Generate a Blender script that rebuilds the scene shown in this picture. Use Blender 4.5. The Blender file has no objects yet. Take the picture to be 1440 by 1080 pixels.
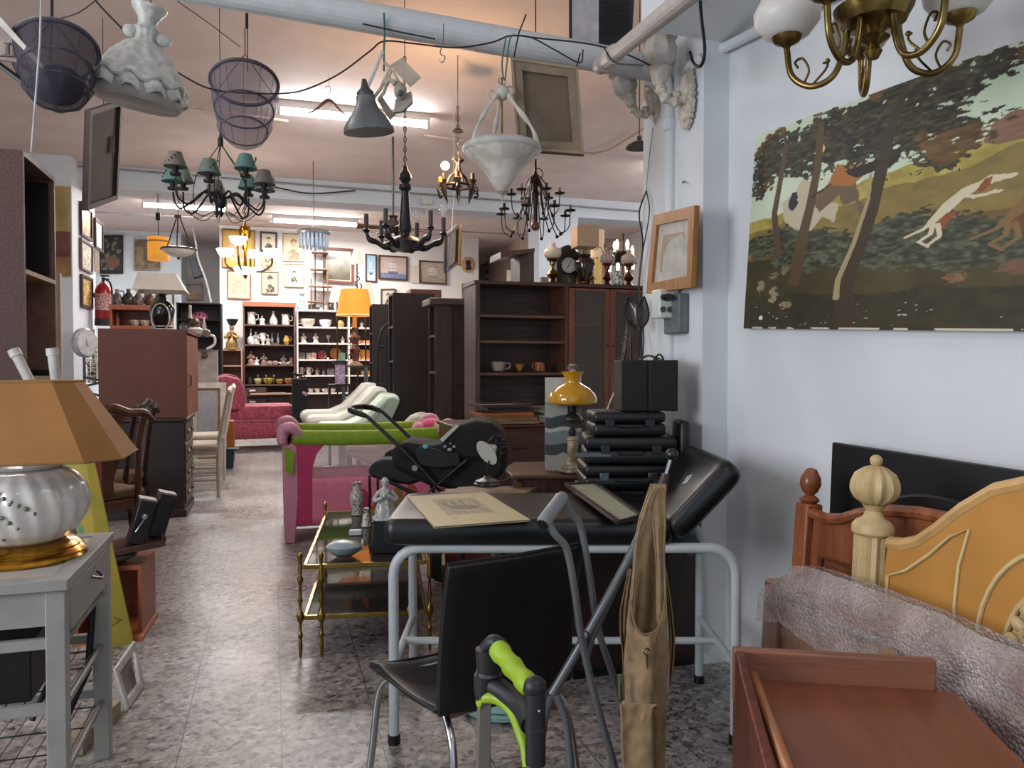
import bpy, bmesh, math, random
import numpy as np
from mathutils import Vector, Matrix, Euler, noise
R = math.radians
PI = math.pi
random.seed(7)
scene = bpy.context.scene
COL = scene.collection
# ------------------------------------------------------------------ camera
H = 1.2; YAW = R(17.28); PIT = R(1.33); F = 1080.0
cam_d = bpy.data.cameras.new('camera'); cam = bpy.data.objects.new('camera', cam_d); COL.objects.link(cam)
cam.location = (0, 0, H); cam.rotation_euler = (PI/2 - PIT, 0, -YAW)
cam_d.sensor_width = 36; cam_d.lens = 36*F/1440; cam_d.clip_start = .05; cam_d.clip_end = 100
scene.camera = cam
# ------------------------------------------------------------------ light and exposure
vs = scene.view_settings
vs.view_transform = 'Standard'; vs.look = 'None'; vs.gamma = 1; vs.use_curve_mapping = False; vs.exposure = 0.45
wd = bpy.data.worlds.new('world'); scene.world = wd; wd.use_nodes = True
wd.node_tree.nodes['Background'].inputs[0].default_value = (.62, .74, .9, 1)
wd.node_tree.nodes['Background'].inputs[1].default_value = .45
def lamp(name, kind, loc, energy, color=(1, 1, 1), rot=(0, 0, 0), size=.1, size_y=None):
    d = bpy.data.lights.new(name, kind); d.energy = energy; d.color = color
    if kind == 'AREA':
        d.size = size
        if size_y: d.shape = 'RECTANGLE'; d.size_y = size_y
    else: d.shadow_soft_size = size
    o = bpy.data.objects.new(name, d); COL.objects.link(o); o.location = loc; o.rotation_euler = rot
    return o
# daylight through the open shop front behind the camera
lamp('shopfront_daylight', 'AREA', (-.6, -2.4, 1.75), 14, (.80, .90, 1), (R(88), 0, R(-8)), 4.2, 2.4)
# daylight through the window in the left wall, beside the camera
lamp('side_window_daylight', 'AREA', (-3.3, 1.0, 1.75), 92, (.9, .95, 1), (0, R(-90), 0), 1.7, 2.4)
# ceiling tubes, then two added fill lights: (x centre, y centre, length, watts, colour)
CEIL = 3.7
TUBES_AND_FILL = [(.78, 7.6, 1.45, 42, (1, .95, .95)), (-1.25, 12.6, 1.2, 90, (1, .98, .96)), (5.2, 8.4, 1.4, 75, (.94, .97, 1)),
         (.7, 13.3, 1.4, 110, (1, .95, .9)), (-1.7, 3.7, 1.4, 9, (1, .96, .93)), (.95, -.5, 1.4, 14, (1, .96, .93))]  # last two are unseen fill, added for the left ceiling and right wall
for i, (x, y, l, e, c) in enumerate(TUBES_AND_FILL):
    lamp('ceiling_tube_light', 'AREA', (x, y, CEIL-.17), e, c, (0, 0, 0), l, .12)  # the last one is fill light without any fixture
# ------------------------------------------------------------------ pixel rays of the 1440x1080 frame
fw = Vector((math.sin(YAW)*math.cos(PIT), math.cos(YAW)*math.cos(PIT), -math.sin(PIT)))
rt = Vector((math.cos(YAW), -math.sin(YAW), 0)); up = rt.cross(fw)
CAM = Vector((0, 0, H))
def ray(px, py): return fw + rt*((px-720)/F) + up*((540-py)/F)
def PY(px, py, Y): d = ray(px, py); return CAM + d*(Y/d.y)
def PX(px, py, X): d = ray(px, py); return CAM + d*(X/d.x)
def PZ(px, py, Z=0): d = ray(px, py); return CAM + d*((Z-H)/d.z)
def PT(px, py, t): return CAM + ray(px, py)*t
def mpp(p): return (Vector(p)-CAM).dot(fw)/F       # metres per pixel at a point
# ------------------------------------------------------------------ materials
def C(h):
    h = h.lstrip('#'); o = []
    for i in (0, 2, 4):
        v = int(h[i:i+2], 16)/255; o.append(v/12.92 if v <= .04045 else ((v+.055)/1.055)**2.4)
    return tuple(o)+(1,)
_mc = {}
def mt(h, rough=.5, metal=0, h2=None, kind='plain', scale=5, bump=0, emit=0, alpha=1, trans=0, axis='z', coat=0, var=.16, name=None, sheen=0):
    key = (h, rough, metal, h2, kind, scale, bump, emit, alpha, trans, axis, coat, var)
    if key in _mc: return _mc[key]
    m = bpy.data.materials.new(name or kind+'_'+h.lstrip('#')); m.use_nodes = True; nt = m.node_tree
    b = nt.nodes['Principled BSDF']; I = b.inputs
    I['Roughness'].default_value = rough; I['Metallic'].default_value = metal; I['Alpha'].default_value = alpha
    I['Transmission Weight'].default_value = trans; I['Coat Weight'].default_value = coat
    if sheen: I['Sheen Weight'].default_value = sheen
    tc = nt.nodes.new('ShaderNodeTexCoord'); mp = nt.nodes.new('ShaderNodeMapping')
    nt.links.new(tc.outputs['Object'], mp.inputs['Vector'])
    if kind == 'wood':
        s = {'x': (.09, 1, 1), 'y': (1, .09, 1), 'z': (1, 1, .09)}[axis]
        mp.inputs['Scale'].default_value = tuple(v*scale*2.2 for v in s)
    else: mp.inputs['Scale'].default_value = (scale,)*3
    cr = nt.nodes.new('ShaderNodeValToRGB')
    c1 = C(h); c2 = C(h2) if h2 else tuple(v*(1-var*1.6) for v in c1[:3])+(1,)
    if kind in ('plain', 'wood', 'mottle'):
        n = nt.nodes.new('ShaderNodeTexNoise'); n.inputs['Scale'].default_value = 3; n.inputs['Detail'].default_value = 5 if kind != 'plain' else 3
        if kind == 'wood': n.inputs['Distortion'].default_value = 1.1
        nt.links.new(mp.outputs[0], n.inputs['Vector']); src = n.outputs['Fac']
        lo, hi = (.36, .66) if kind != 'mottle' else (.46, .54)
    elif kind == 'voro':
        n = nt.nodes.new('ShaderNodeTexVoronoi'); n.inputs['Scale'].default_value = 3
        nt.links.new(mp.outputs[0], n.inputs['Vector']); src = n.outputs['Distance']; lo, hi = .25, .45
    elif kind == 'weave':
        n = nt.nodes.new('ShaderNodeTexWave'); n.inputs['Scale'].default_value = 3; n.inputs['Distortion'].default_value = .4
        nt.links.new(mp.outputs[0], n.inputs['Vector']); src = n.outputs['Fac']; lo, hi = .3, .7
    cr.color_ramp.elements[0].position = lo; cr.color_ramp.elements[1].position = hi
    cr.color_ramp.elements[0].color = c2; cr.color_ramp.elements[1].color = c1
    nt.links.new(src, cr.inputs[0]); nt.links.new(cr.outputs[0], I['Base Color'])
    if emit:
        nt.links.new(cr.outputs[0], I['Emission Color']); I['Emission Strength'].default_value = emit
    if bump:
        bp = nt.nodes.new('ShaderNodeBump'); bp.inputs['Strength'].default_value = bump; bp.inputs['Distance'].default_value = .01
        nt.links.new(src, bp.inputs['Height']); nt.links.new(bp.outputs[0], I['Normal'])
    _mc[key] = m; return m
def paintmat(name, rough=.55):
    m = bpy.data.materials.new(name); m.use_nodes = True; nt = m.node_tree; b = nt.nodes['Principled BSDF']
    a = nt.nodes.new('ShaderNodeVertexColor'); a.layer_name = 'paint'
    nt.links.new(a.outputs[0], b.inputs['Base Color']); b.inputs['Roughness'].default_value = rough
    return m
PAINT = paintmat('painted_picture'); PAINTG = paintmat('glazed_picture', .25)
# ------------------------------------------------------------------ mesh builder
class MB:
    def __init__(s): s.b = bmesh.new()
    def box(s, c, d, rot=None):
        M = Matrix.Translation(Vector(c)) @ (rot.to_4x4() if rot else Matrix.Identity(4)) @ Matrix.Diagonal((d[0], d[1], d[2], 1))
        bmesh.ops.create_cube(s.b, size=1, matrix=M); return s
    def bx(s, x0, x1, y0, y1, z0, z1): return s.box(((x0+x1)/2, (y0+y1)/2, (z0+z1)/2), (abs(x1-x0), abs(y1-y0), abs(z1-z0)))
    def ring_faces(s, rings, closed_u=True, close_v=False):
        n = len(rings[0]); m = len(rings)
        for i in range(m if close_v else m-1):
            A = rings[i]; B = rings[(i+1) % m]
            for j in range(n if closed_u else n-1):
                k = (j+1) % n
                vs_ = [A[j], A[k], B[k], B[j]]
                u = []
                for v in vs_:
                    if v not in u: u.append(v)
                if len(u) > 2:
                    try: s.b.faces.new(u)
                    except ValueError: pass
    def tube(s, pts, r=.01, seg=8, closed=False, flat=1):
        P = [Vector(p) for p in pts]; n = len(P); rs = r if isinstance(r, (list, tuple)) else [r]*n
        T = []
        for i in range(n):
            a = P[i-1] if (i > 0 or closed) else P[i]; b = P[(i+1) % n] if (i < n-1 or closed) else P[i]
            d = (b-a); T.append(d.normalized() if d.length > 1e-9 else Vector((0, 0, 1)))
        N = T[0].orthogonal().normalized()
        if abs(T[0].z) < .9: N = (Vector((0, 0, 1)) - T[0]*T[0].z).normalized()
        rings = []
        for i in range(n):
            N = (N - T[i]*N.dot(T[i])); N = N.normalized() if N.length > 1e-6 else T[i].orthogonal().normalized()
            B = T[i].cross(N)
            rings.append([s.b.verts.new(P[i] + (N*math.cos(2*PI*k/seg)*flat + B*math.sin(2*PI*k/seg))*rs[i]) for k in range(seg)])
        s.ring_faces(rings, True, closed)
        if not closed:
            for q in (rings[0][::-1], rings[-1]):
                try: s.b.faces.new(q)
                except ValueError: pass
        return s
    def lathe(s, prof, c=(0, 0, 0), seg=20, rot=None, flute=None, sx=1, sy=1):
        c = Vector(c); rings = []
        for (r, z) in prof:
            ring = []
            for k in range(seg):
                a = 2*PI*k/seg; rr = r
                if flute and r > 0: rr = r*(1+flute[1]*math.cos(flute[0]*a + (flute[2]*z if len(flute) > 2 else 0)))
                v = Vector((rr*math.cos(a)*sx, rr*math.sin(a)*sy, z))
                if rot: v = rot @ v
                ring.append(s.b.verts.new(c+v))
            rings.append(ring)
        s.ring_faces(rings)
        for q, p in ((rings[0][::-1], prof[0]), (rings[-1], prof[-1])):
            if p[0] > 1e-5:
                try: s.b.faces.new(q)
                except ValueError: pass
        return s
    def ball(s, c, r, seg=12, rot=None):
        r = (r, r, r) if not isinstance(r, (tuple, list)) else r
        M = Matrix.Translation(Vector(c)) @ (rot.to_4x4() if rot else Matrix.Identity(4)) @ Matrix.Diagonal((r[0], r[1], r[2], 1))
        bmesh.ops.create_uvsphere(s.b, u_segments=seg, v_segments=max(6, seg*2//3), radius=1, matrix=M); return s
    def ext(s, pts, vec):
        vec = Vector(vec); A = [s.b.verts.new(Vector(p)) for p in pts]; B = [s.b.verts.new(Vector(p)+vec) for p in pts]
        s.b.faces.new(A); s.b.faces.new(B[::-1]); n = len(A)
        for i in range(n): s.b.faces.new((A[i], B[i], B[(i+1) % n], A[(i+1) % n]))
        return s
    def grid(s, fn, nu, nv, cu=False):
        rings = [[s.b.verts.new(Vector(fn(i/(nu if cu else nu-1), j/(nv-1)))) for i in range(nu)] for j in range(nv)]
        s.ring_faces(rings, cu); return s
    def mesh(s, name):
        bmesh.ops.recalc_face_normals(s.b, faces=s.b.faces)
        me = bpy.data.meshes.new(name); s.b.to_mesh(me); s.b.free(); return me
def _mk(name, mb, mat, smooth=40, bevel=0, solid=0, sub=0, shift=None):
    me = mb.mesh(name) if isinstance(mb, MB) else mb
    if shift is not None: me.transform(shift)
    if mat: me.materials.append(mat)
    if smooth:
        me.shade_smooth()
        if not sub: me.set_sharp_from_angle(angle=R(smooth))
    else: me.shade_flat()
    o = bpy.data.objects.new(name, me); COL.objects.link(o)
    if solid: m = o.modifiers.new('solid', 'SOLIDIFY'); m.thickness = solid; m.offset = 0
    if bevel:
        m = o.modifiers.new('bevel', 'BEVEL'); m.width = bevel; m.segments = 2; m.limit_method = 'ANGLE'; m.angle_limit = R(35)
    if sub: m = o.modifiers.new('sub', 'SUBSURF'); m.levels = sub; m.render_levels = sub
    return o
def thing(name, label, cat, loc, rotz=0, group=None):
    o = bpy.data.objects.new(name, None); COL.objects.link(o); o.location = loc; o.rotation_euler = (0, 0, rotz)
    o.empty_display_size = .05; o['label'] = label; o['category'] = cat
    if group: o['group'] = group
    return o
def rootof(o):
    while o.parent: o = o.parent
    return o
def part(t, name, mb, mat, w=False, label=None, **k):
    """a part of thing t (or a sub-part of a part t); w=True when the mesh was modelled in room coordinates"""
    sh = None
    if w:
        r = rootof(t); sh = (Matrix.Translation(r.location) @ r.rotation_euler.to_matrix().to_4x4()).inverted()
    o = _mk(name, mb, mat, shift=sh, **k); o.parent = t
    if label: o['label'] = label
    return o
def one(name, label, cat, mb, mat, group=None, **k):
    """a thing that is one mesh, modelled in room coordinates; its origin moves to its base"""
    me = mb.mesh(name) if isinstance(mb, MB) else mb
    n = len(me.vertices); co = np.empty(n*3); me.vertices.foreach_get('co', co); co = co.reshape(-1, 3)
    lo, hi = co.min(0), co.max(0); c = Vector(((lo[0]+hi[0])/2, (lo[1]+hi[1])/2, lo[2]))
    o = _mk(name, me, mat, shift=Matrix.Translation(-c), **k); o.location = c
    o['label'] = label; o['category'] = cat
    if group: o['group'] = group
    return o
def struct(name, mb, mat, label=None, parent=None, **k):
    k.setdefault('smooth', 0)
    o = _mk(name, mb, mat, **k)
    if parent: o.parent = parent
    else: o['kind'] = 'structure'
    if label: o['label'] = label
    return o
def dup(root, loc, rotz, label, group=None, s=1):
    def cp(o, parent):
        c = o.copy(); COL.objects.link(c); c.parent = parent
        for ch in [x for x in scene_objs if x.parent == o]: cp(ch, c)
        return c
    scene_objs = list(COL.objects)
    r = cp(root, None); r.location = loc; r.rotation_euler = (0, 0, rotz); r.scale = (s,)*3; r['label'] = label
    if group: r['group'] = group
    return r
def arc(c, r, a0, a1, n, ax='xz'):
    o = []
    for i in range(n+1):
        a = R(a0+(a1-a0)*i/n); u, v = r*math.cos(a), r*math.sin(a); p = Vector(c)
        o.append(p + {'xz': Vector((u, 0, v)), 'yz': Vector((0, u, v)), 'xy': Vector((u, v, 0))}[ax])
    return o
def bez(pts, n=10):
    """Catmull-Rom through pts"""
    P = [Vector(p) for p in pts]; P = [P[0]*2-P[1]]+P+[P[-1]*2-P[-2]]; o = []
    for i in range(1, len(P)-2):
        for k in range(n):
            t = k/n; a, b, c, d = P[i-1], P[i], P[i+1], P[i+2]
            o.append(.5*((2*b)+(c-a)*t+(2*a-5*b+4*c-d)*t*t+(3*b-3*c+d-a)*t**3))
    o.append(P[-2]); return o
def canvas(corners, nx, ny, fn):
    """a painted sheet: corners tl, tr, br, bl; fn(U,V)->rgb arrays in sRGB 0..1, U right, V up"""
    tl, tr, br, bl = [np.array(c) for c in corners]
    U, V = np.meshgrid(np.linspace(0, 1, nx), np.linspace(0, 1, ny))
    co = (bl[None, None]*(1-U)[..., None]*(1-V)[..., None] + br*(U*(1-V))[..., None] + tl*((1-U)*V)[..., None] + tr*(U*V)[..., None])
    rgb = np.clip(fn(U, V), 0, 1); lin = np.where(rgb <= .04045, rgb/12.92, ((rgb+.055)/1.055)**2.4)
    idx = np.arange(nx*ny).reshape(ny, nx)
    f = np.stack([idx[:-1, :-1], idx[:-1, 1:], idx[1:, 1:], idx[1:, :-1]], -1).reshape(-1, 4)
    me = bpy.data.meshes.new('picture'); me.from_pydata(co.reshape(-1, 3).tolist(), [], f.tolist())
    a = me.color_attributes.new('paint', 'FLOAT_COLOR', 'POINT')
    a.data.foreach_set('color', np.concatenate([lin.reshape(-1, 3), np.ones((nx*ny, 1))], 1).ravel().astype(np.float32))
    return me
def hx(h): h = h.lstrip('#'); return np.array([int(h[i:i+2], 16)/255 for i in (0, 2, 4)])
_rng = np.random.RandomState(5)
def nz(U, V, f, seed=0, oct=3):
    """smooth value noise 0..1"""
    out = 0; amp = 1; tot = 0
    for o in range(oct):
        rs = np.random.RandomState(seed*31+o); g = rs.rand(64, 64); x = (U*f*2**o) % 63; y = (V*f*2**o) % 63
        xi = x.astype(int); yi = y.astype(int); xf = x-xi; yf = y-yi; xf = xf*xf*(3-2*xf); yf = yf*yf*(3-2*yf)
        out = out + amp*(g[yi, xi]*(1-xf)*(1-yf)+g[yi, xi+1]*xf*(1-yf)+g[yi+1, xi]*(1-xf)*yf+g[yi+1, xi+1]*xf*yf); tot += amp; amp *= .5
    return out/tot
def inpoly(U, V, poly):
    r = np.zeros(U.shape, bool); n = len(poly); j = n-1
    for i in range(n):
        xi, yi = poly[i]; xj, yj = poly[j]
        c = ((yi > V) != (yj > V)) & (U < (xj-xi)*(V-yi)/(yj-yi+1e-12)+xi); r ^= c; j = i
    return r
def stroke(U, V, pts, w):
    """mask of a thick polyline; w may taper (w0,w1)"""
    m = np.zeros(U.shape, bool); w0, w1 = w if isinstance(w, tuple) else (w, w); n = len(pts)-1
    for i in range(n):
        ax, ay = pts[i]; bx_, by = pts[i+1]; dx, dy = bx_-ax, by-ay
        t = np.clip(((U-ax)*dx+(V-ay)*dy)/(dx*dx+dy*dy+1e-9), 0, 1)
        ww = w0+(w1-w0)*(i+t)/n; m |= ((U-ax-t*dx)**2+(V-ay-t*dy)**2) < ww*ww
    return m
def ell(U, V, cx, cy, rx, ry): return ((U-cx)/rx)**2+((V-cy)/ry)**2 < 1
# common materials
WHITE = mt('d8dade', .7, var=.04, scale=1.2); BRASS = mt('8f7b4c', .3, 1, h2='5a4824'); DBRASS = mt('6f5c34', .35, 1, h2='3d3018')
BLACK = mt('09090b', .5, var=.2); IRON = mt('17161a', .5, .3); CHROME = mt('b5b7bb', .22, 1, var=.05); STEEL = mt('77787c', .35, 1, var=.1)
GLASS = mt('ffffff', .03, trans=1, var=0); PORC = mt('d9d4cc', .18, coat=.5, var=.06); CREAM = mt('d8c9a8', .6); WPLA = mt('c6c6c4', .5, var=.05)
DWOOD = mt('4b2b22', .38, kind='wood', h2='2a1613'); EWOOD = mt('33231f', .4, kind='wood', h2='211513'); RWOOD = mt('6d3526', .4, kind='wood', h2='4d2219')
OWOOD = mt('98512f', .42, kind='wood', h2='74381f'); PINE = mt('9a5a34', .4, kind='wood', h2='7b4225')
# ================================================================== THE SETTING
def floor_mat():
    m = bpy.data.materials.new('terrazzo_tiles'); m.use_nodes = True; nt = m.node_tree; L = nt.links; b = nt.nodes['Principled BSDF']
    tc = nt.nodes.new('ShaderNodeTexCoord')
    def vor(scale, thr, sc=(1, 1, 1)):
        mp = nt.nodes.new('ShaderNodeMapping'); mp.inputs['Scale'].default_value = sc; L.new(tc.outputs['Object'], mp.inputs[0])
        n = nt.nodes.new('ShaderNodeTexNoise'); n.inputs['Scale'].default_value = scale*1.6; n.inputs['Detail'].default_value = 2; L.new(mp.outputs[0], n.inputs[0])
        mx = nt.nodes.new('ShaderNodeMix'); mx.data_type = 'VECTOR'; mx.inputs[0].default_value = .012*30/scale
        L.new(mp.outputs[0], mx.inputs[4]); L.new(n.outputs['Color'], mx.inputs[5])
        v = nt.nodes.new('ShaderNodeTexVoronoi'); v.inputs['Scale'].default_value = scale; L.new(mx.outputs[1], v.inputs['Vector'])
        s = nt.nodes.new('ShaderNodeSeparateColor'); L.new(v.outputs['Color'], s.inputs[0])
        return s.outputs[0], v.outputs['Distance']
    c1, d1 = vor(42, .3); c2, d2 = vor(85, .3)
    r1 = nt.nodes.new('ShaderNodeValToRGB'); r1.color_ramp.interpolation = 'CONSTANT'
    e = r1.color_ramp.elements; e[0].color = C('353132'); e[1].position = .15; e[1].color = C('625a5a')
    for p, c in ((.30, '857e7a'), (.55, '9a9490'), (.82, '8a817c'), (.93, 'b4afab')): q = e.new(p); q.color = C(c)
    L.new(c1, r1.inputs[0])
    r2 = nt.nodes.new('ShaderNodeValToRGB'); r2.color_ramp.interpolation = 'CONSTANT'
    e = r2.color_ramp.elements; e[0].color = C('403b3b'); e[1].position = .22; e[1].color = C('98918d'); q = e.new(.7); q.color = C('a9a39f')
    L.new(c2, r2.inputs[0])
    mx = nt.nodes.new('ShaderNodeMix'); mx.data_type = 'RGBA'; mx.inputs[0].default_value = .4
    L.new(r1.outputs[0], mx.inputs[6]); L.new(r2.outputs[0], mx.inputs[7])
    # tile joints
    sx = nt.nodes.new('ShaderNodeSeparateXYZ'); L.new(tc.outputs['Object'], sx.inputs[0])
    def line(out, off):
        a = nt.nodes.new('ShaderNodeMath'); a.operation = 'ADD'; a.inputs[1].default_value = off; L.new(out, a.inputs[0])
        w = nt.nodes.new('ShaderNodeMath'); w.operation = 'PINGPONG'; w.inputs[1].default_value = .1525; L.new(a.outputs[0], w.inputs[0])
        l = nt.nodes.new('ShaderNodeMath'); l.operation = 'LESS_THAN'; l.inputs[1].default_value = .0016; L.new(w.outputs[0], l.inputs[0]); return l.outputs[0]
    mxx = nt.nodes.new('ShaderNodeMath'); mxx.operation = 'MAXIMUM'; L.new(line(sx.outputs[0], -.018), mxx.inputs[0]); L.new(line(sx.outputs[1], -.09), mxx.inputs[1])
    m2 = nt.nodes.new('ShaderNodeMix'); m2.data_type = 'RGBA'; m2.inputs[7].default_value = C('3b3635')
    L.new(mxx.outputs[0], m2.inputs[0]); L.new(mx.outputs[2], m2.inputs[6])
    # dirt and wear patches
    n = nt.nodes.new('ShaderNodeTexNoise'); n.inputs['Scale'].default_value = 1.3; n.inputs['Detail'].default_value = 4; L.new(tc.outputs['Object'], n.inputs[0])
    rr = nt.nodes.new('ShaderNodeMapRange'); rr.inputs[1].default_value = .3; rr.inputs[2].default_value = .7; rr.inputs[3].default_value = .24; rr.inputs[4].default_value = .42
    L.new(n.outputs[0], rr.inputs[0]); L.new(rr.outputs[0], b.inputs['Roughness'])
    L.new(m2.outputs[2], b.inputs['Base Color']); b.inputs['Specular IOR Level'].default_value = .55
    return m
PLAS = mt('d9dcdf', .75, var=.05, scale=.6, bump=.05); PLASW = mt('e2dedb', .75, var=.04, scale=.5); CEILM = mt('dccdc9', .8, h2='d2c1bc', scale=.7, bump=.08)
PLASB = mt('c4ccd4', .75, var=.05, scale=.5)
struct('floor', MB().bx(-3.5, 6.6, -2.8, 17, -.1, 0), floor_mat())
struct('ceiling', MB().bx(-3.5, 6.6, -2.8, 17, CEIL, CEIL+.1), CEILM)
BY = 10.7
struct('trim_1', MB().bx(-3.5, 6.6, BY, BY+.45, 3.42, CEIL), PLASB, 'whitewashed cross beam under the ceiling')
struct('trim_2', MB().bx(1.36, 1.75, -2.8, 2.70, 2.49, CEIL), PLAS, 'boxed beam along the top of the right wall')
struct('wall_left', MB().bx(-3.5, -3.35, 2.25, 17, 0, CEIL).bx(-3.5, -3.35, -2.8, -.25, 0, CEIL).bx(-3.5, -3.35, -.25, 2.25, 0, .85).bx(-3.5, -3.35, -.25, 2.25, 2.65, CEIL), PLAS)
struct('window_1', MB().bx(-3.46, -3.40, -.25, 2.25, .85, .91).bx(-3.46, -3.40, -.25, 2.25, 2.59, 2.65).bx(-3.46, -3.40, -.25, -.19, .91, 2.59).bx(-3.46, -3.40, 2.19, 2.25, .91, 2.59).bx(-3.46, -3.40, .97, 1.03, .91, 2.59), WHITE)
struct('wall_left_pier', MB().bx(-3.35, -2.28, BY-.35, 11.6, 0, CEIL), mt('d6dae2', .7, var=.04))
struct('wall_right', MB().bx(1.75, 1.95, -2.8, 3.22, 0, CEIL), PLAS)
struct('wall_right_pillar', MB().bx(1.635, 1.75, 2.70, 3.22, 0, CEIL), PLAS)
struct('wall_right_return', MB().bx(1.75, 6.6, 3.0, 3.22, 0, CEIL), PLAS)
struct('wall_right_outer', MB().bx(6.5, 6.6, 3.2, 17, 0, CEIL), PLASW)
struct('wall_back', MB().bx(-3.5, 6.6, 16.8, 17, 0, CEIL), mt('b9b4b2', .75, var=.05))
xa = PY(255, 400, 15.7).x; xb = PY(309, 400, 14.6).x; xc = PY(673, 400, 14.6).x; xd = PY(758, 400, BY).x
struct('wall_back_left', MB().bx(-3.35, xa, 15.7, 16.8, 0, CEIL), mt('d3dae0', .75, var=.04))
struct('wall_back_pictures', MB().bx(xb, xc, 14.6, 16.8, 0, CEIL), PLASW)
struct('wall_back_right', MB().bx(xd+.9, 6.5, 14.4, 16.8, 0, CEIL), mt('ddc9bd', .75, var=.05))
struct('wall_mid_pillar', MB().bx(xd, xd+.62, BY+.01, BY+.5, 0, 3.42), PLASB)
# conduits and pipes under the ceiling (fixed to the building)
CREAMP = mt('cfcac4', .45, var=.06)
b = MB(); b.tube([PY(-40, 232, BY-.05), PY(120, 234, BY-.05), PY(400, 257, BY-.05), PY(900, 297, BY-.05)], .012, 6)
struct('trim_3', b, mt('8f8a8a', .6), 'thin grey conduit along the cross beam')
b = MB(); p0 = PZ(165, 135, 3.67); p1 = PZ(405, 170, 3.67); b.tube([p0, p1], .014, 6)
p = [PZ(597, 190, 3.66), PZ(690, 203, 3.66), PZ(835, 216, 3.66), PZ(858, 210, 3.66), PZ(910, 178, 3.66)]; b.tube(p, .014, 6)
struct('trim_4', b, mt('c2aaa0', .6), 'pale conduit across the ceiling between the tubes')
b = MB(); b.tube([(-3.3, 13.4, 3.6), (6.4, 13.4, 3.6)], .012, 6); struct('trim_5', b, mt('a09a98', .6), 'grey conduit on the rear ceiling')
# big waste pipe crossing near the front, with its sockets and branch
b = MB(); A = PY(330, -22, 3.0); D = PY(1010, 118, 3.0); A = Vector((-1.2, 3.0, 2.60)); D = Vector((1.72, 3.0, 2.475)); b.tube([A, D], .056, 20)
def on(t): return A+(D-A)*t
for t in (.985,): b.tube([on(t-.03), on(t)], .068, 20)
struct('trim_6', b, mt('c6c9cb', .4, var=.05), 'thick pale waste pipe crossing under the ceiling')
b = MB(); q0 = PY(845, 92, 2.93); q1 = PT(992, -26, 1.9); q1 = q0+(q1-q0)*3.2; q1.z = min(q1.z, 2.47); b.tube([q0, q1], .028, 16); b.tube([q0+(q1-q0)*.04, q0+(q1-q0)*.065], .037, 16); b.tube([q0, q0+(q1-q0)*.02], .036, 16)
struct('trim_7', b, mt('b4aca5', .6, var=.05), 'narrower branch pipe slanting back to the thick pipe')
b = MB(); b.tube([(1.625, 2.95, 0.3), (1.625, 2.95, 2.3), (1.61, 2.95, 2.42), (1.5, 2.96, 2.46)], .021, 12)
b.lathe([(.022, 0), (.03, .01), (.03, .05), (.022, .06)], (1.625, 2.95, 2.2), 16)
struct('trim_8', b, PLAS, 'vertical drain pipe down the pillar with a socket joint')
b = MB(); b.tube([PX(960, 100, 1.62), PX(985, 83, 1.62), PX(1000, 76, 1.72), PX(1130, 12, 1.72), PX(1180, -12, 1.72)], .02, 10)
struct('trim_9', b, PLAS, 'painted pipe along the top of the right wall')
# -------- ceiling tube fixtures, the fifth added unseen to brighten the left ceiling
for i, (x, y, l, e, c) in enumerate(TUBES_AND_FILL[:5]):
    lab = ['long glaring ceiling tube ahead, above the grey cone lamp', 'lit ceiling tube beyond the beam at the left, by the white bowl lamp',
           'lit ceiling tube hidden behind the right pillar', 'lit ceiling tube just in front of the picture wall', 'added unseen fill tube above the tall dark bookshelf, out at the left'][i]
    t = thing('ceiling_tube_light', lab, 'light', (x, y, CEIL-.13), 0, 'fluorescent ceiling tubes')
    part(t, 'batten', MB().bx(-l/2, l/2, -.035, .035, .06, .13), WPLA)
    e_ = MB(); e_.tube([(-l/2+.03, 0, .02), (l/2-.03, 0, .02)], .02, 10)
    part(t, 'tube', e_, mt('ffffff', .5, var=0, emit=[75, 75, 75, 45, 48][i]))
    part(t, 'end_cap', MB().bx(-l/2, -l/2+.03, -.03, .03, -.01, .06), WPLA); part(t, 'end_cap', MB().bx(l/2-.03, l/2, -.03, .03, -.01, .06), WPLA)

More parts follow.
